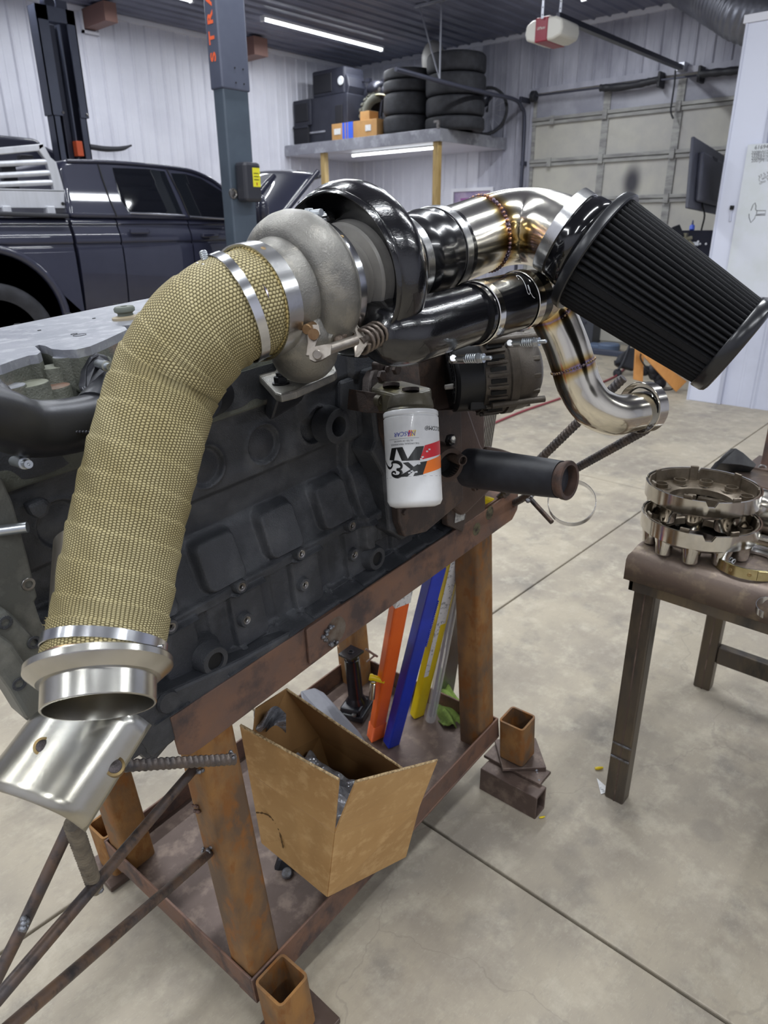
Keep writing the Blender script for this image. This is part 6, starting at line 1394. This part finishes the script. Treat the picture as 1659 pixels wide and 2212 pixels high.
# aluminium headache rack on the bed
m_alu = mat('brushed aluminium', 'C4C6CC', .36, .35, var='B9BBC0', vscale=6, streak=(4, 1, .4))
RK = thing('headache_rack', 'brushed aluminium headache rack with horizontal bars standing on the truck bed', 'rack', tp(75, 462, .1))
r_ = lambda x, y, dy=.1: tp(x, y, dy)
TL = lambda pts, r=.028, nm='frame_tube': obj(nm, G().sweep([np.asarray(p) for p in pts], r, 4), m_alu, RK)
obj('lower_plank', G().prism([r_(-40, 408), r_(146, 411), r_(152, 432), r_(154, 450), r_(-40, 449)], EY*.03), m_alu, RK, bev=.004)
obj('lower_shelf', G().prism([r_(-40, 406), r_(140, 410), r_(146, 414), r_(-40, 411)], EY*.2), m_alu, RK)
obj('side_frame', G().prism([r_(x, y) for x, y in ((82, 312), (93, 309), (110, 340), (122, 350), (135, 395), (139, 411), (118, 411), (112, 385), (100, 345), (84, 325))], EY*.05), m_alu, RK, bev=.006)
obj('top_rail', G().prism([r_(-40, 322), r_(82, 311), r_(94, 309), (r_(96, 318)), r_(84, 326), r_(-40, 338)], EY*.05), m_alu, RK, bev=.006)
for y0_, y1_ in ((352, 346), (377, 370), (396, 391)):
    obj('cross_bar', G().cyl(r_(-40, y0_+4, .12), r_(112, y1_+3, .12), .019, n=16), m_alu, RK, sm=50)
for x in (12, 107): obj('mount_foot', G().cbox(r_(x, 458, .12), .03, .04, .04), m_alu, RK, bev=.006)
obj('plank_screw', G().cyl(r_(136, 440, .097), r_(136, 440, .09), .012, n=12), m_dark, RK)
for (x, y, w, h) in ((55, 345, .05, .03), (20, 385, .05, .10)): obj('lamp_bracket', G().cbox(r_(x, y, .2), w, .03, h), m_alu if w > .05 else m_trimb, RK, bev=.008)
# dark vehicle roof behind
t = thing('parked_dark_vehicle', 'dark vehicle roof seen beyond the aluminium rack at the left edge', 'vehicle', onY(30, 420, 8.8))
vy = 8.7
o_ = [onY(x, y, vy) for x, y in ((-160, 288), (0, 291), (70, 298), (84, 302), (92, 312), (130, 330), (120, 470), (-160, 470))]
obj('body', G().prism(o_, EY*1.0), m_car, t, bev=.04, bseg=3, sm=30)
# wiper shaped dark spoiler behind the truck
t = thing('wall_hung_bar', 'thin dark curved bar against the white wall above the truck roof', 'bar', onY(230, 322, 9.6))
obj('curved_strip', G().sweep([onY(x, y, 9.75) for x, y in ((178, 314), (200, 318), (230, 322), (262, 321), (284, 314))], [.03, .035, .035, .03, .012], 10, res=4), m_trimb, t, sm=60)
# ---------------------------------------------------------------- mezzanine shelf
SX, SY, SZ = 8.706, 6.68, 2.92
m_gal = mat('galvanised shelf edge', '9B9CA4', .4, .35, var='86878F', vscale=2.4, var2='AFB0B8', v2scale=6, spec=.45)
MZ = thing('storage_loft', 'grey galvanised storage loft in the far corner on wooden posts', 'shelf', (9.5, 8.3, 0))
obj('front_fascia', G().bb(SX, SX+.02, SY, RY-.02, SZ-.155, SZ+.005), m_gal, MZ, bev=.003)
obj('side_fascia', G().bb(SX+.02, RX-.02, SY, SY+.02, SZ-.155, SZ+.005), m_gal, MZ, bev=.003)
obj('deck', G().bb(SX+.02, RX-.02, SY+.02, RY-.02, SZ-.02, SZ-.002), mat('green grey loft deck', '4A5A5E', .6), MZ)
obj('underside_panel', G().bb(SX+.02, RX-.02, SY+.02, RY-.02, SZ-.15, SZ-.12), m_wall, MZ)
m_wood = mat('yellow pine post', 'B9A06C', .6, 0, var='A68B57', vscale=10, streak=(1, 1, .12), var2='8C7346', v2scale=30)
for (x, y) in ((SX+.04, SY+.06), (SX+.04, 9.03)): obj('wooden_post', G().bb(x, x+.09, y, y+.09, 0, SZ-.15), m_wood, MZ, bev=.004)
obj('hook_bracket', G().bb(SX-.02, SX+.01, SY+.01, SY+.05, SZ, SZ+.10).bb(SX-.02, SX+.01, SY+.05, SY+.10, SZ+.07, SZ+.10), m_bare, MZ)
led(9.15, 7.92, SZ-.17, 1.75, 1, 'lit strip light mounted under the storage loft', power=16)
def boxX(name, label, cat, x0, y0, x1, y1, X, dX, M, bev=.01, zbase=SZ, sub=None):
    a, b = onX(x0, y1, X), onX(x1, y1, X); a[1] = min(a[1], RY-.035); zt = onX((x0+x1)/2, y0, X)[2]; t = thing(name, label, cat, (X, (a[1]+b[1])/2, zbase))
    o = obj('cabinet' if cat == 'speaker' else 'body', G().bb(X, X+dX, b[1], a[1], zbase, zt), M, t, bev=bev); return t, a[1], b[1], zt
m_spk = mat('black speaker cabinet', '20222E', .55, 0, var='282A36', vscale=6)
m_spg = mat('speaker grille', '15161E', .7, 0, bump=.4, bscale=200)
t, ya, yb, zt = boxX('speaker', 'big black speaker cabinet in the middle of the loft pile', 'speaker', 665, 207, 752, 300, 8.95, .5, m_spk)
obj('handle_bar', G().bb(8.935, 8.95, ya-.42, ya-.05, zt-.50, zt-.475), m_gal, t); obj('handle_cup', G().bb(8.93, 8.948, yb+.10, yb+.26, zt-.45, zt-.15), m_spg, t, bev=.01)
c1 = zt
t, ya, yb, zt = boxX('amplifier_case', 'low black mesh fronted case at the left end of the loft', 'case', 627, 273, 666, 304, 8.90, .4, m_spg)
obj('front_bezel', G().bb(8.885, 8.90, yb, ya, zt-.03, zt).bb(8.885, 8.90, yb, ya, SZ, SZ+.03), m_spk, t)
t, ya, yb, z2 = boxX('speaker', 'black monitor speaker on the mesh case at the left end of the loft', 'speaker', 628, 216, 672, 272, 8.92, .45, m_spk, zbase=zt)
obj('horn_recess', G().bb(8.905, 8.925, yb+.06, ya-.05, zt+.06, z2-.06), m_spg, t, bev=.02)
t, ya, yb, z2 = boxX('speaker', 'tilted black speaker on top of the pile with a white round badge', 'speaker', 675, 148, 745, 206, 9.0, .45, m_spk, zbase=c1, bev=.03)
obj('horn_recess', G().bb(8.985, 9.005, yb+.28, ya-.04, c1+.06, z2-.06), m_spg, t, bev=.03)
cc = onX(736, 174, 8.985); obj('round_badge', G().lathe(cc, -EX, [(0, .062), (.01, .058), (.01, .022), (.002, .020), (.002, 0)], 28), mat('white cone', 'C9CCD0', .5), t, sm=40)
obj('side_wing', G().prism([onX(x, y, 9.02) for x, y in ((742, 150), (750, 165), (754, 185), (751, 203), (742, 204))], EX*.4), m_spk, t, bev=.02)
m_lbox = mat('shipping box cardboard', 'B98E58', .7, 0, var='AB8150', vscale=4)
t, ya, yb, zt = boxX('shipping_box', 'long cardboard box with blue bands and white labels on the loft front', 'box', 717, 262, 814, 294, 8.75, .35, m_lbox, bev=.004)
w_ = ya-yb
for a, b in ((.25, .30), (.325, .36), (.38, .49)): obj('blue_band', G().bb(8.744, 8.7495, ya-w_*b, ya-w_*a, SZ, zt), mat('blue tape', '3A62D8', .5), t)
for a, b in ((.06, .21), (.76, .88)): obj('paper_label', G().bb(8.743, 8.7495, ya-w_*b, ya-w_*a, SZ+.08, zt-.07), m_lab, t)
z_ = zt
t, ya, yb, zt = boxX('cardboard_carton', 'small brown carton standing on the long blue banded box', 'box', 778, 240, 798, 262, 8.8, .2, m_lbox, bev=.004, zbase=z_)
t = thing('duffel_bag', 'dark grey padded case lying behind the speakers on the loft', 'bag', (9.6, 8.75, SZ)); 
obj('bag_body', G().prism([onX(x, y, 9.6) for x, y in ((745, 193), (780, 191), (800, 200), (795, 215), (780, 280), (745, 280))], EX*.4), m_spk, t, bev=.04, bseg=3)
# tyres
def tyre_stack(ycx, xcx, R, specs, nm, base=SZ, ref=None):
    z = base; global TPROTO
    for i, (w, lab) in enumerate(specs):
        t = thing('tyre', lab, 'tyre', (xcx, ycx, z), nm)
        obj('tread', tyre(G(), (xcx, ycx, z+w/2), EZ, R*(1-.02*(i % 2)), w, 64), m_tire, t, sm=50)
        obj('inner_liner', G().lathe((xcx, ycx, z+w*.1), EZ, [(0, R*.6), (w*.8, R*.6)], 40), m_dark, t); z += w+.004
tyL = onX(882, 285, 9.15); tyR = onX(982, 280, 9.25)
zz = [onX(882, y, 9.15-.36)[2] for y in (287, 243, 193, 166, 141)]
tyre_stack(tyL[1], 9.15, .375, [(zz[1]-SZ+.0, 'bottom tyre of the left stack on the loft'), (zz[2]-zz[1], 'second tyre from the bottom of the left loft stack'), (zz[3]-zz[2], 'third tyre from the bottom of the left loft stack'), (zz[4]-zz[3], 'top tyre of the left stack on the loft')], 'tyres stacked on the loft')
zz = [onX(982, y, 9.25-.4)[2] for y in (287, 245, 200, 150, 104)]
tyre_stack(tyR[1], 9.25, .425, [(zz[1]-SZ, 'bottom tyre of the right stack on the loft'), (zz[2]-zz[1], 'second tyre from the bottom of the right loft stack'), (zz[3]-zz[2], 'third tyre from the bottom of the right loft stack'), (zz[4]-zz[3], 'top tyre of the right stack near the ceiling')], 'tyres stacked on the loft')
t = thing('white_jug', 'whitish round jug between the two tyre stacks on the loft', 'jug', onX(935, 160, 9.7)); cc = onX(936, 128, 9.7); obj('jug_body', G().ball(cc, .22, 20, 14, (.8, .8, 1.1)).bb(9.6, 9.8, cc[1]-.12, cc[1]+.12, SZ, cc[2]), mat('cloudy white plastic', 'A9A7A4', .5), t, sm=60)
# dirt bike
DB = thing('dirt_bike', 'dirt bike with white front fender between the speakers and the tyres', 'motorcycle', onX(808, 285, 9.4))
dx = 9.35; q = lambda x, y, d=0: onX(x, y, dx+d)
m_wp = mat('cream white plastic', 'D6D4B4', .4); m_fork = mat('dark fork', '2B2C36', .35, .4); m_knob = mat('dirty knobby tyre', '55564F', .8, 0, bump=.8, bscale=30)
cw = q(822, 282); cw[2] = SZ+.345; g = G(); tyre(g, cw, _n(EY+EX*.5), .33, .12, 48); obj('front_tyre', g, m_knob, DB, sm=40)
for k in range(26):
    a = 2*math.pi*k/26; d = EZ*math.sin(a)+_n(EX-EY*.5)*math.cos(a); obj('tread_block', G().cbox(cw+d*.335, .02, .04, .016, np.cross(d, _n(EY+EX*.5)), _n(EY+EX*.5), d), m_knob, DB)
obj('fork_leg', G().sweep([q(790, 215), q(768, 245), q(760, 262)], [.035, .04, .03], 12), m_fork, DB, sm=60); obj('fork_leg', G().sweep([q(830, 190), q(825, 225), cw], [.03, .03, .03], 12), m_fork, DB, sm=60)
obj('front_fender', G().grid(lambda u, v: q(792+u*52, 212-8*math.sin(u*3)+v*6, -.12+.2*v)+EZ*.03*math.sin(math.pi*v), 12, 6), m_wp, DB, sm=60, solid=.012)
obj('side_plate', G().prism([q(x, y, -.1) for x, y in ((792, 214), (798, 208), (806, 210), (794, 238), (790, 238))], EX*.02), m_wp, DB)
obj('side_plate', G().prism([q(x, y, .1) for x, y in ((760, 221), (778, 220), (762, 242), (759, 240))], EX*.02), m_wp, DB)
obj('number_shroud', G().prism([q(x, y, 0) for x, y in ((795, 213), (838, 214), (838, 245), (800, 238))], EX*.2), m_dark, DB, bev=.02)
obj('handlebar', G().sweep([q(782, 177), q(795, 176), (q(805, 183)), q(820, 183), q(832, 176), q(845, 180)], .012, 8, res=3).cbox(q(797, 174), .03, .04, .03).cbox(q(832, 177), .03, .05, .04), m_fork, DB, sm=50)
obj('fuel_tank', G().ball(q(815, 192), .19, 16, 10, (.8, 1, .6)).ball(q(833, 200), .12, 12, 8, (.8, 1, .9)), m_fork, DB, sm=60)
obj('headlight', G().lathe(q(820, 193, -.17), -EX, [(0, .03), (.01, .028), (.012, 0)], 16), m_bare, DB)
obj('seat', G().sweep([q(770, 236, .1), q(785, 215, .1), q(795, 200, .1), q(810, 190, .1)], [.04, .07, .08, .07], 14, res=4), m_spk, DB, sm=60)
# small bicycle beyond the right stack
BC = thing('bicycle', 'small dark bicycle leaning against the wall right of the tyres', 'bicycle', onX(1045, 290, 9.9))
cw = onX(1052, 240, 9.9); obj('wheel_rim', G().sweep([cw+.30*(EZ*math.sin(a)+_n(EY-EX*.3)*math.cos(a)) for a in np.linspace(0, 2*math.pi, 40)[:-1]], .022, 8, closed=True), m_tire, BC, sm=60)
obj('frame_tube', G().sweep([onX(1035, 215, 9.8), onX(1050, 222, 9.8), onX(1062, 208, 9.8)], .03, 8).sweep([onX(1030, 238, 9.8), onX(1055, 225, 9.8), cw], .02, 8).ball(onX(1046, 215, 9.8), .09, 10, 8), m_fork, BC, sm=50)
for k in range(8):
    a = math.pi*k/8; d = EZ*math.sin(a)+_n(EY-EX*.3)*math.cos(a); obj('spoke', G().cyl(cw-d*.29, cw+d*.29, .003, n=5), m_gal, BC)
# purlin ends on the left wall
m_pur = mat('rust brown painted beam', '7A5A52', .6)
for (x0_, y0_, x1_, y1_, nm) in ((228, 8, 254, 44, 'left'), (550, 84, 579, 117, 'right')):
    a = onY(x0_, y1_, 9.35); b = onY(x1_, y1_-6, 9.35)
    t = thing('beam_end', 'brown steel beam end under the ceiling, %s of the two on the white wall' % nm, 'beam', (a[0], 9.5, a[2])); obj('beam_stub', G().bb(a[0], b[0], 9.35, RY, a[2], HC-.03), m_pur, t, bev=.004)
    obj('flashing', G().bb(a[0]-.03, a[0]-.005, RY-.06, RY-.02, a[2]-.05, HC-.06).bb(a[0]-.03, b[0]+.02, RY-.06, RY-.02, a[2]-.05, a[2]-.02), m_trim, t)
# ---------------------------------------------------------------- garage door opener, tracks, springs
oy = 4.06; oc = onY(1191, 68, oy)
OP = thing('garage_door_opener', 'white and red garage door opener hanging on perforated straps', 'opener', oc-EZ*.1)
m_opw = mat('off white opener shell', 'D2D0C8', .4); m_opr = mat('red opener panel', '8C2336', .35)
ox = _n(np.array([1, 0, 0])); W2 = .215
sh = [(-.20, -.02), (-.185, -.075), (-.10, -.10), (.10, -.10), (.185, -.075), (.20, -.02), (.19, .05), (.12, .085), (-.12, .085), (-.19, .05)]
obj('shell', G().prism([oc+EY*-a+EZ*b-EX*.15 for a, b in sh], EX*.34), m_opw, OP, bev=.02, bseg=3, sm=30)
obj('red_band', G().prism([oc+EY*-a+EZ*b-EX*.158 for a, b in ((-.085, -.105), (.045, -.105), (.045, .092), (-.085, .092))], EX*.355), m_opr, OP, bev=.008)
obj('front_lettering', textg('LiftMaster', .034, ext=.0005, bold=False, fmap=lambda x, y, z: oc+EY*(.02-x*.62)+EZ*(.005+y)-EX*(.159+z)), m_opw, OP)
obj('motor_cap', G().cbox(oc+EZ*.10+EY*.04, .05, .05, .025), m_opw, OP, bev=.01)
m_strap = mat('perforated strap', 'A7A9B2', .35, .7)
for i, (xa, xb) in enumerate(((1171, 1173), (1209, 1211))):
    b0 = onY(xa, 40, oy+.0); t0 = b0*np.array([1, 1, 0])+EZ*HC
    g = G().box(b0-EY*.012, EY*.024, EX*.004, t0-b0)
    obj('hanger_strap', g, m_strap, OP)
    for k in range(14): 
        c = b0+(t0-b0)*(k+.5)/14; obj('strap_hole', G().cyl(c-EX*.001, c-EX*.0005, .006, n=8), m_dark, OP)
obj('drive_rail', G().bb(oc[0]+.1, RX-.12, oy-.02, oy+.02, 3.50, 3.55).bb(oc[0]+.1, RX-.12, oy-.035, oy+.035, 3.495, 3.505), mat('dark drive rail', '3C3E4A', .4, .4), OP)
rz_ = oc[2]; 
obj('rail_bracket', G().cbox((RX-.08, oy, 3.53), .08, .05, .05), m_strap, OP, bev=.006)
t = thing('release_cord', 'dark release arm and cord hanging from the end of the opener rail', 'cord', onX(1452, 256, RX-.2))
obj('cord', G().sweep([onX(x, y, RX-.15) for x, y in ((1459, 152), (1457, 180), (1452, 215), (1449, 240), (1454, 256))], .012, 8, res=4), m_trimb, t, sm=60)
TK = thing('door_track', 'dark curved garage door track coming down left of the door', 'track', (RX-.1, 6.33, 0))
ty_ = 6.33; pts = [onY(855, 149, ty_), onY(960, 178, ty_), onY(1060, 203, ty_)]; e_ = pts[-1]; zt_ = 3.33
hz = lambda x: np.array([x, ty_, 3.35])
m_trk = mat('dark track steel', '4A4C5A', .4, .5)
xs = pts[0][0]
obj('horizontal_track', G().sweep([pts[0], pts[1], pts[2], np.array([RX-.42, ty_, pts[2][2]]), np.array([RX-.22, ty_, pts[2][2]-.08]), np.array([RX-.1, ty_, pts[2][2]-.32]), np.array([RX-.09, ty_, 1.6]), np.array([RX-.09, ty_, 0.05])], .028, 8, res=5), m_trk, TK, sm=50)
obj('track_bracket', G().cbox((RX-.12, ty_, pts[2][2]+.02), .14, .02, .035).cbox((RX-.06, ty_, 2.55), .05, .03, .03).cbox((RX-.06, ty_, 2.0), .05, .03, .03), m_trk, TK, bev=.004)
hp_ = onY(950, 172, ty_)
for (dx_, dy_) in ((0, 0), (-.0, .35)):
    top_ = hp_*np.array([1, 1, 0])+np.array([dx_, dy_, HC-.02]); obj('hanger_strap', G().box(hp_-EX*.014, EX*.028, EY*.004, top_-hp_), m_strap, TK)
obj('ceiling_angle', G().cbox(hp_*np.array([1, 1, 0])+np.array([0, .17, HC-.03]), .02, .25, .012), m_strap, TK)
SP = thing('torsion_springs', 'black torsion springs and shaft above the garage door', 'spring', (RX-.15, 4.5, 3.45))
s0, s1 = onX(1152, 210, RX-.14), onX(1640, 150, RX-.14); zc_ = 3.50
sp_ = lambda x, y: onX(x, y, RX-.14)
obj('shaft', G().cyl(sp_(1150, 208), sp_(1640, 146), .013, n=12), m_trk, SP, sm=40)
obj('cable_drum', G().cyl(sp_(1148, 209), sp_(1158, 208), .075, n=24, bev=.01), m_trimb, SP, sm=40)
obj('coil_spring', G().sweep([sp_(1297, 190), sp_(1330, 189), sp_(1370, 184), sp_(1405, 176), sp_(1425, 172)], .045, 20, res=8, rr=lambda l, t_, q_: q_+.004*math.sin(l*400)), m_trimb, SP, sm=60)
obj('coil_spring', G().sweep([sp_(1512, 160), sp_(1640, 148)], .045, 20, res=40, rr=lambda l, t_, q_: q_+.004*math.sin(l*400)), m_trimb, SP, sm=60)
for x, y in ((1425, 172), (1512, 160)): obj('spring_bracket', G().cbox(sp_(x, y)+EX*.05, .09, .02, .09), m_trimb, SP, bev=.01)
# duct
t = thing('round_duct', 'large galvanised round duct at the top right corner under the ceiling', 'duct', dep(1600, 60, 8.0))
m_duct = mat('galvanised duct', '8E9098', .38, .6, var='7C7E88', vscale=3)
dp_ = [dep(1400, -100, 8.9), dep(1521, -33, 8.4), dep(1580, 2, 8.15), dep(1622, 26, 8.0), dep(1680, 34, 7.9), dep(1760, 40, 7.9)]
obj('duct_tube', G().sweep(dp_, .315, 48, res=24, rr=lambda l, t_, q_: q_+.006*math.sin(l*110)), m_duct, t, sm=60)
# TV on its arm, board, whiteboard
TV = thing('wall_mounted_screen', 'flat screen seen from behind on a wall arm beside the white partition', 'screen', dep(1530, 450, 6.7))
tv = [dep(x, y, d) for x, y, d in ((1500, 294, 6.2), (1566, 336, 7.3), (1556, 464, 7.3), (1487, 449, 6.2))]
tn = _n(np.cross(tv[1]-tv[0], tv[3]-tv[0])); tn = tn if tn @ FW > 0 else -tn
m_tvb = mat('dark tv back', '3B3D4A', .45, 0, var='33343F', vscale=5)
obj('bezel', G().prism(tv, tn*.03), m_tvb, TV, bev=.01)
cen = sum(tv)/4
obj('back_housing', G().prism([cen+(p-cen)*np.array([1, 1, 1])*.72-EZ*.02 for p in tv], -tn*.05), m_tvb, TV, bev=.03)
obj('wall_arm', G().sweep([dep(1530, 372, 6.85), dep(1548, 372, 7.0), dep(1562, 362, 7.2), dep(1600, 360, 7.3)], .03, 8).cbox(dep(1530, 372, 6.8), .05, .1, .12, tn, _n(tv[1]-tv[0]), EZ), m_trimb, TV, bev=.006)
obj('cable', G().sweep([dep(1520, 400, 6.6), dep(1517, 440, 6.6), dep(1522, 465, 6.6), dep(1515, 497, 6.7)], .008, 6, res=4), m_dark, TV, sm=50)
t = thing('black_tool_board', 'black pegboard desk back with small things, below the wall mounted screen', 'board', dep(1500, 640, 7.5))
bd = [dep(x, y, 7.5) for x, y in ((1442, 505), (1452, 498), (1560, 497), (1560, 680), (1430, 680))]
obj('board', G().prism(bd, FW*.04), mat('black board', '262734', .6), t)
m_tan = mat('tan tool', '8A8672', .5)
for x, y, a, b in ((1462, 503, .05, .07), ): obj('clip_light', G().cbox(dep(x, y, 7.4), a, .03, b, _n(RT+UP*.4), FW, _n(UP-RT*.4)), m_trimb, t, bev=.01)
obj('gripper_tool', G().sweep([dep(x, y, 7.42) for x, y in ((1462, 517), (1480, 516), (1494, 514))], .02, 8).sweep([dep(x, y, 7.42) for x, y in ((1488, 520), (1497, 528), (1500, 545))], .014, 8).cbox(dep(1480, 510, 7.42), .03, .02, .03), m_tan, t, sm=50)
for x, y in ((1508, 522), (1512, 527), (1525, 527)): obj('board_pin', G().ball(dep(x, y, 7.46), .012, 8, 6), m_fix, t, sm=60)
obj('board_pin', G().cbox(dep(1502, 527, 7.45), .03, .01, .018, RT, FW, UP), m_fix, t)
t = thing('blue_bottle', 'small blue bottle with dark nozzle on top of the black board', 'bottle', dep(1495, 497, 7.5))
obj('bottle_body', G().cyl(dep(1494.5, 497, 7.5), dep(1495.5, 487, 7.5), .026, n=14, bev=.004), mat('blue plastic bottle', '4A66D2', .4), t, sm=40); obj('nozzle', G().cyl(dep(1495.5, 487, 7.5), dep(1497, 476, 7.5), .013, .006, n=10), mat('navy nozzle', '3A3F66', .5), t, sm=40)
wy0 = onX(1611, 313, PX-.03); wz0 = onX(1612, 640, PX-.03)
t = thing('whiteboard', 'white board sheet with black pen notes and a sketch on the right partition', 'whiteboard', (PX-.03, 1.4, wz0[2]))
obj('sheet', G().bb(PX-.045, PX-.028, .8, onX(1617, 313, PX-.03)[1], wz0[2], wy0[2]), mat('whiteboard gloss', 'D3D7E0', .25, spec=.5, var='CCD1D4', vscale=3), t, bev=.002)
m_pen = mat('black pen', '4A4A50', .6); wx = PX-.046
def wline(pts, r=.0028): return G().sweep([onX(x, y, wx) for x, y in pts], r, 5)
def wtxt(s, x, y, sz, rot=0): 
    c = onX(x, y, wx); ca, sa = math.cos(rot), math.sin(rot); g = textg(s, sz, ext=.0003, align='LEFT', fmap=lambda a, b, z: c-EY*(a*ca-b*sa)+EZ*(a*sa+b*ca)-EX*z); obj('pen_note', g, m_pen, t)
wtxt('61694', 1630, 319, .045); 
for i, s in enumerate(('2008HV/750', '1998AY/780', '2006BZ/780', '2007JM/180')): wtxt(s, 1623, 330+i*6, .034)
wtxt('37.5 inch', 1638, 384, .036, .5); wtxt('1 wire 12', 1638, 391, .036, .5); wtxt('chu 12', 1640, 397, .036, .5)
obj('pen_sketch', wline([(1622, 455), (1627, 442), (1631, 438), (1633, 445), (1632, 453), (1635, 455), (1654, 455), (1653, 465), (1632, 465), (1630, 472), (1622, 481), (1618, 470), (1618, 462)]), m_pen, t)
obj('pen_sketch', wline([(1635, 455), (1634, 465)]), m_pen, t); obj('pen_sketch', wline([(1636, 463), (1652, 462)]), m_pen, t)
t = thing('wall_marker', 'black capped marker clipped on the corner of the white partition', 'marker', onX(1579, 470, PX-.02)); a, b = onX(1582, 445, PX-.02), onX(1579, 466, PX-.02)
obj('marker_cap', G().cyl(onX(1582, 444, PX-.025), onX(1580, 453, PX-.025), .018, n=12), m_dark, t, sm=40); obj('marker_body', G().cyl(onX(1580, 453, PX-.02), onX(1577, 478, PX-.02), .010, n=10), m_part, t, sm=40)
# ---------------------------------------------------------------- floor things far right
t = thing('air_hose', 'long red air hose lying across the concrete behind the engine', 'hose', onz(1150, 885, 0))
obj('hose_line', G().sweep([onz(x, y, .012) for x, y in ((880, 1005), (960, 962), (1060, 917), (1130, 888), (1200, 864), (1260, 842), (1325, 815), (1345, 800), (1352, 790))], .011, 10, res=6), mat('red hose rubber', '8E4048', .5), t, sm=60)
m_ply = mat('orange plywood', 'C98C48', .55, 0, var='BC7F3E', vscale=6, streak=(1, 4, 1)) 
fz = lambda x, y: onz(x, y, 0)
dpl = (fz(1465, 850)-CAM) @ FW
t = thing('plywood_ramp', 'orange plywood ramp pieces on the floor below the air filter', 'ramp', fz(1465, 850))
obj('slanted_board', G().prism([dep(x, y, dpl) for x, y in ((1372, 750), (1386, 752), (1484, 824), (1461, 847), (1395, 775))], _n(FW*np.array([1, 1, 0]))*.03), m_ply, t, bev=.004)
obj('upright_board', G().prism([dep(x, y, dpl+.15) for x, y in ((1373, 752), (1391, 768), (1389, 825), (1369, 820))], _n(FW*np.array([1, 1, 0]))*.03), m_ply, t, bev=.004)
t = thing('creeper_cart', 'black wheeled cart frame on the floor left of the plywood', 'cart', fz(1352, 812))
d2 = (fz(1345, 812)-CAM) @ FW
obj('cart_frame', G().prism([dep(x, y, d2) for x, y in ((1330, 785), (1340, 765), (1362, 750), (1374, 752), (1372, 800), (1338, 790))], FW*.1), m_trimb, t, bev=.02)
obj('cart_wheel', G().cyl(dep(1331, 806, d2-.03), dep(1336, 806, d2+.0), .05, n=20, bev=.01), m_tire, t, sm=50)
obj('cart_arm', G().sweep([dep(1333, 800, d2-.05), dep(1345, 785, d2-.05), dep(1362, 740, d2-.05)], .014, 8, res=3).sweep([dep(1328, 784, d2), dep(1338, 782, d2)], .03, 10), m_trimb, t, sm=50)
t = thing('tool_clutter', 'pile of dark tools and cables on the floor behind the plywood', 'tools', fz(1410, 835)); g = G(); rg = np.random.RandomState(8)
for k in range(16): g.ball(dep(1392+rg.uniform(0, 40), 790+rg.uniform(0, 38), dpl+.25), rg.uniform(.03, .07), 8, 6)
obj('tool_heap', g, m_trimb, t, sm=50); obj('cable', G().sweep([dep(x, y, dpl+.02) for x, y in ((1387, 756), (1384, 775), (1400, 800), (1425, 838), (1448, 842), (1458, 834))], .008, 6, res=4), m_dark, t, sm=50)
t = thing('lift_arm', 'dark steel lift arm lying on the floor in front of the garage door', 'lift arm', fz(1320, 737))  # arm of a car lift, drawn as a plain box
a, b = fz(1270, 764), fz(1365, 775); obj('arm_beam', G().box(a, b-a, EX*.1, EZ*.07), mat('dark slate steel', '3E4456', .5), t, bev=.01)
t = thing('blue_lift_arm', 'blue grey lift arm near the garage door behind the filter', 'jack', fz(1300, 755))  # second car lift arm, with its round pad
a, b = fz(1262, 752), fz(1322, 758); obj('arm_beam', G().box(a, b-a, EX*.25, EZ*.06), mat('slate blue steel', '5A6A84', .5), t, bev=.015); c = fz(1315, 757); obj('pad', G().cyl(c, c+EZ*.10, .15, n=20, bev=.02), mat('slate blue steel', '5A6A84', .5), t, sm=40)
t = thing('dark_cabinet', 'dark low cabinet standing by the garage door behind the filter', 'cabinet', fz(1272, 742)); a = fz(1262, 742); obj('body', G().bb(a[0], a[0]+.3, a[1]-.12, a[1]+.25, 0, .45), mat('slate cabinet', '43464F', .5), t, bev=.01); obj('door_pull', G().bb(a[0]-.02, a[0], a[1], a[1]+.1, .3, .32), m_trk, t)
t = thing('yellow_handled_tool', 'black and yellow tool standing by the wall beyond the turbocharger', 'tool', onX(655, 470, 8.6)); cc = onX(654, 452, 8.6)
obj('tool_body', G().cbox(cc, .05, .07, .12), m_trimb, t, bev=.02); obj('tool_grip', G().cbox(cc-EZ*.10, .05, .06, .04), m_ye, t, bev=.01)
obj('tool_stem', G().cyl(cc-EZ*.12, (cc[0], cc[1], 0), .02, n=10), m_trimb, t)
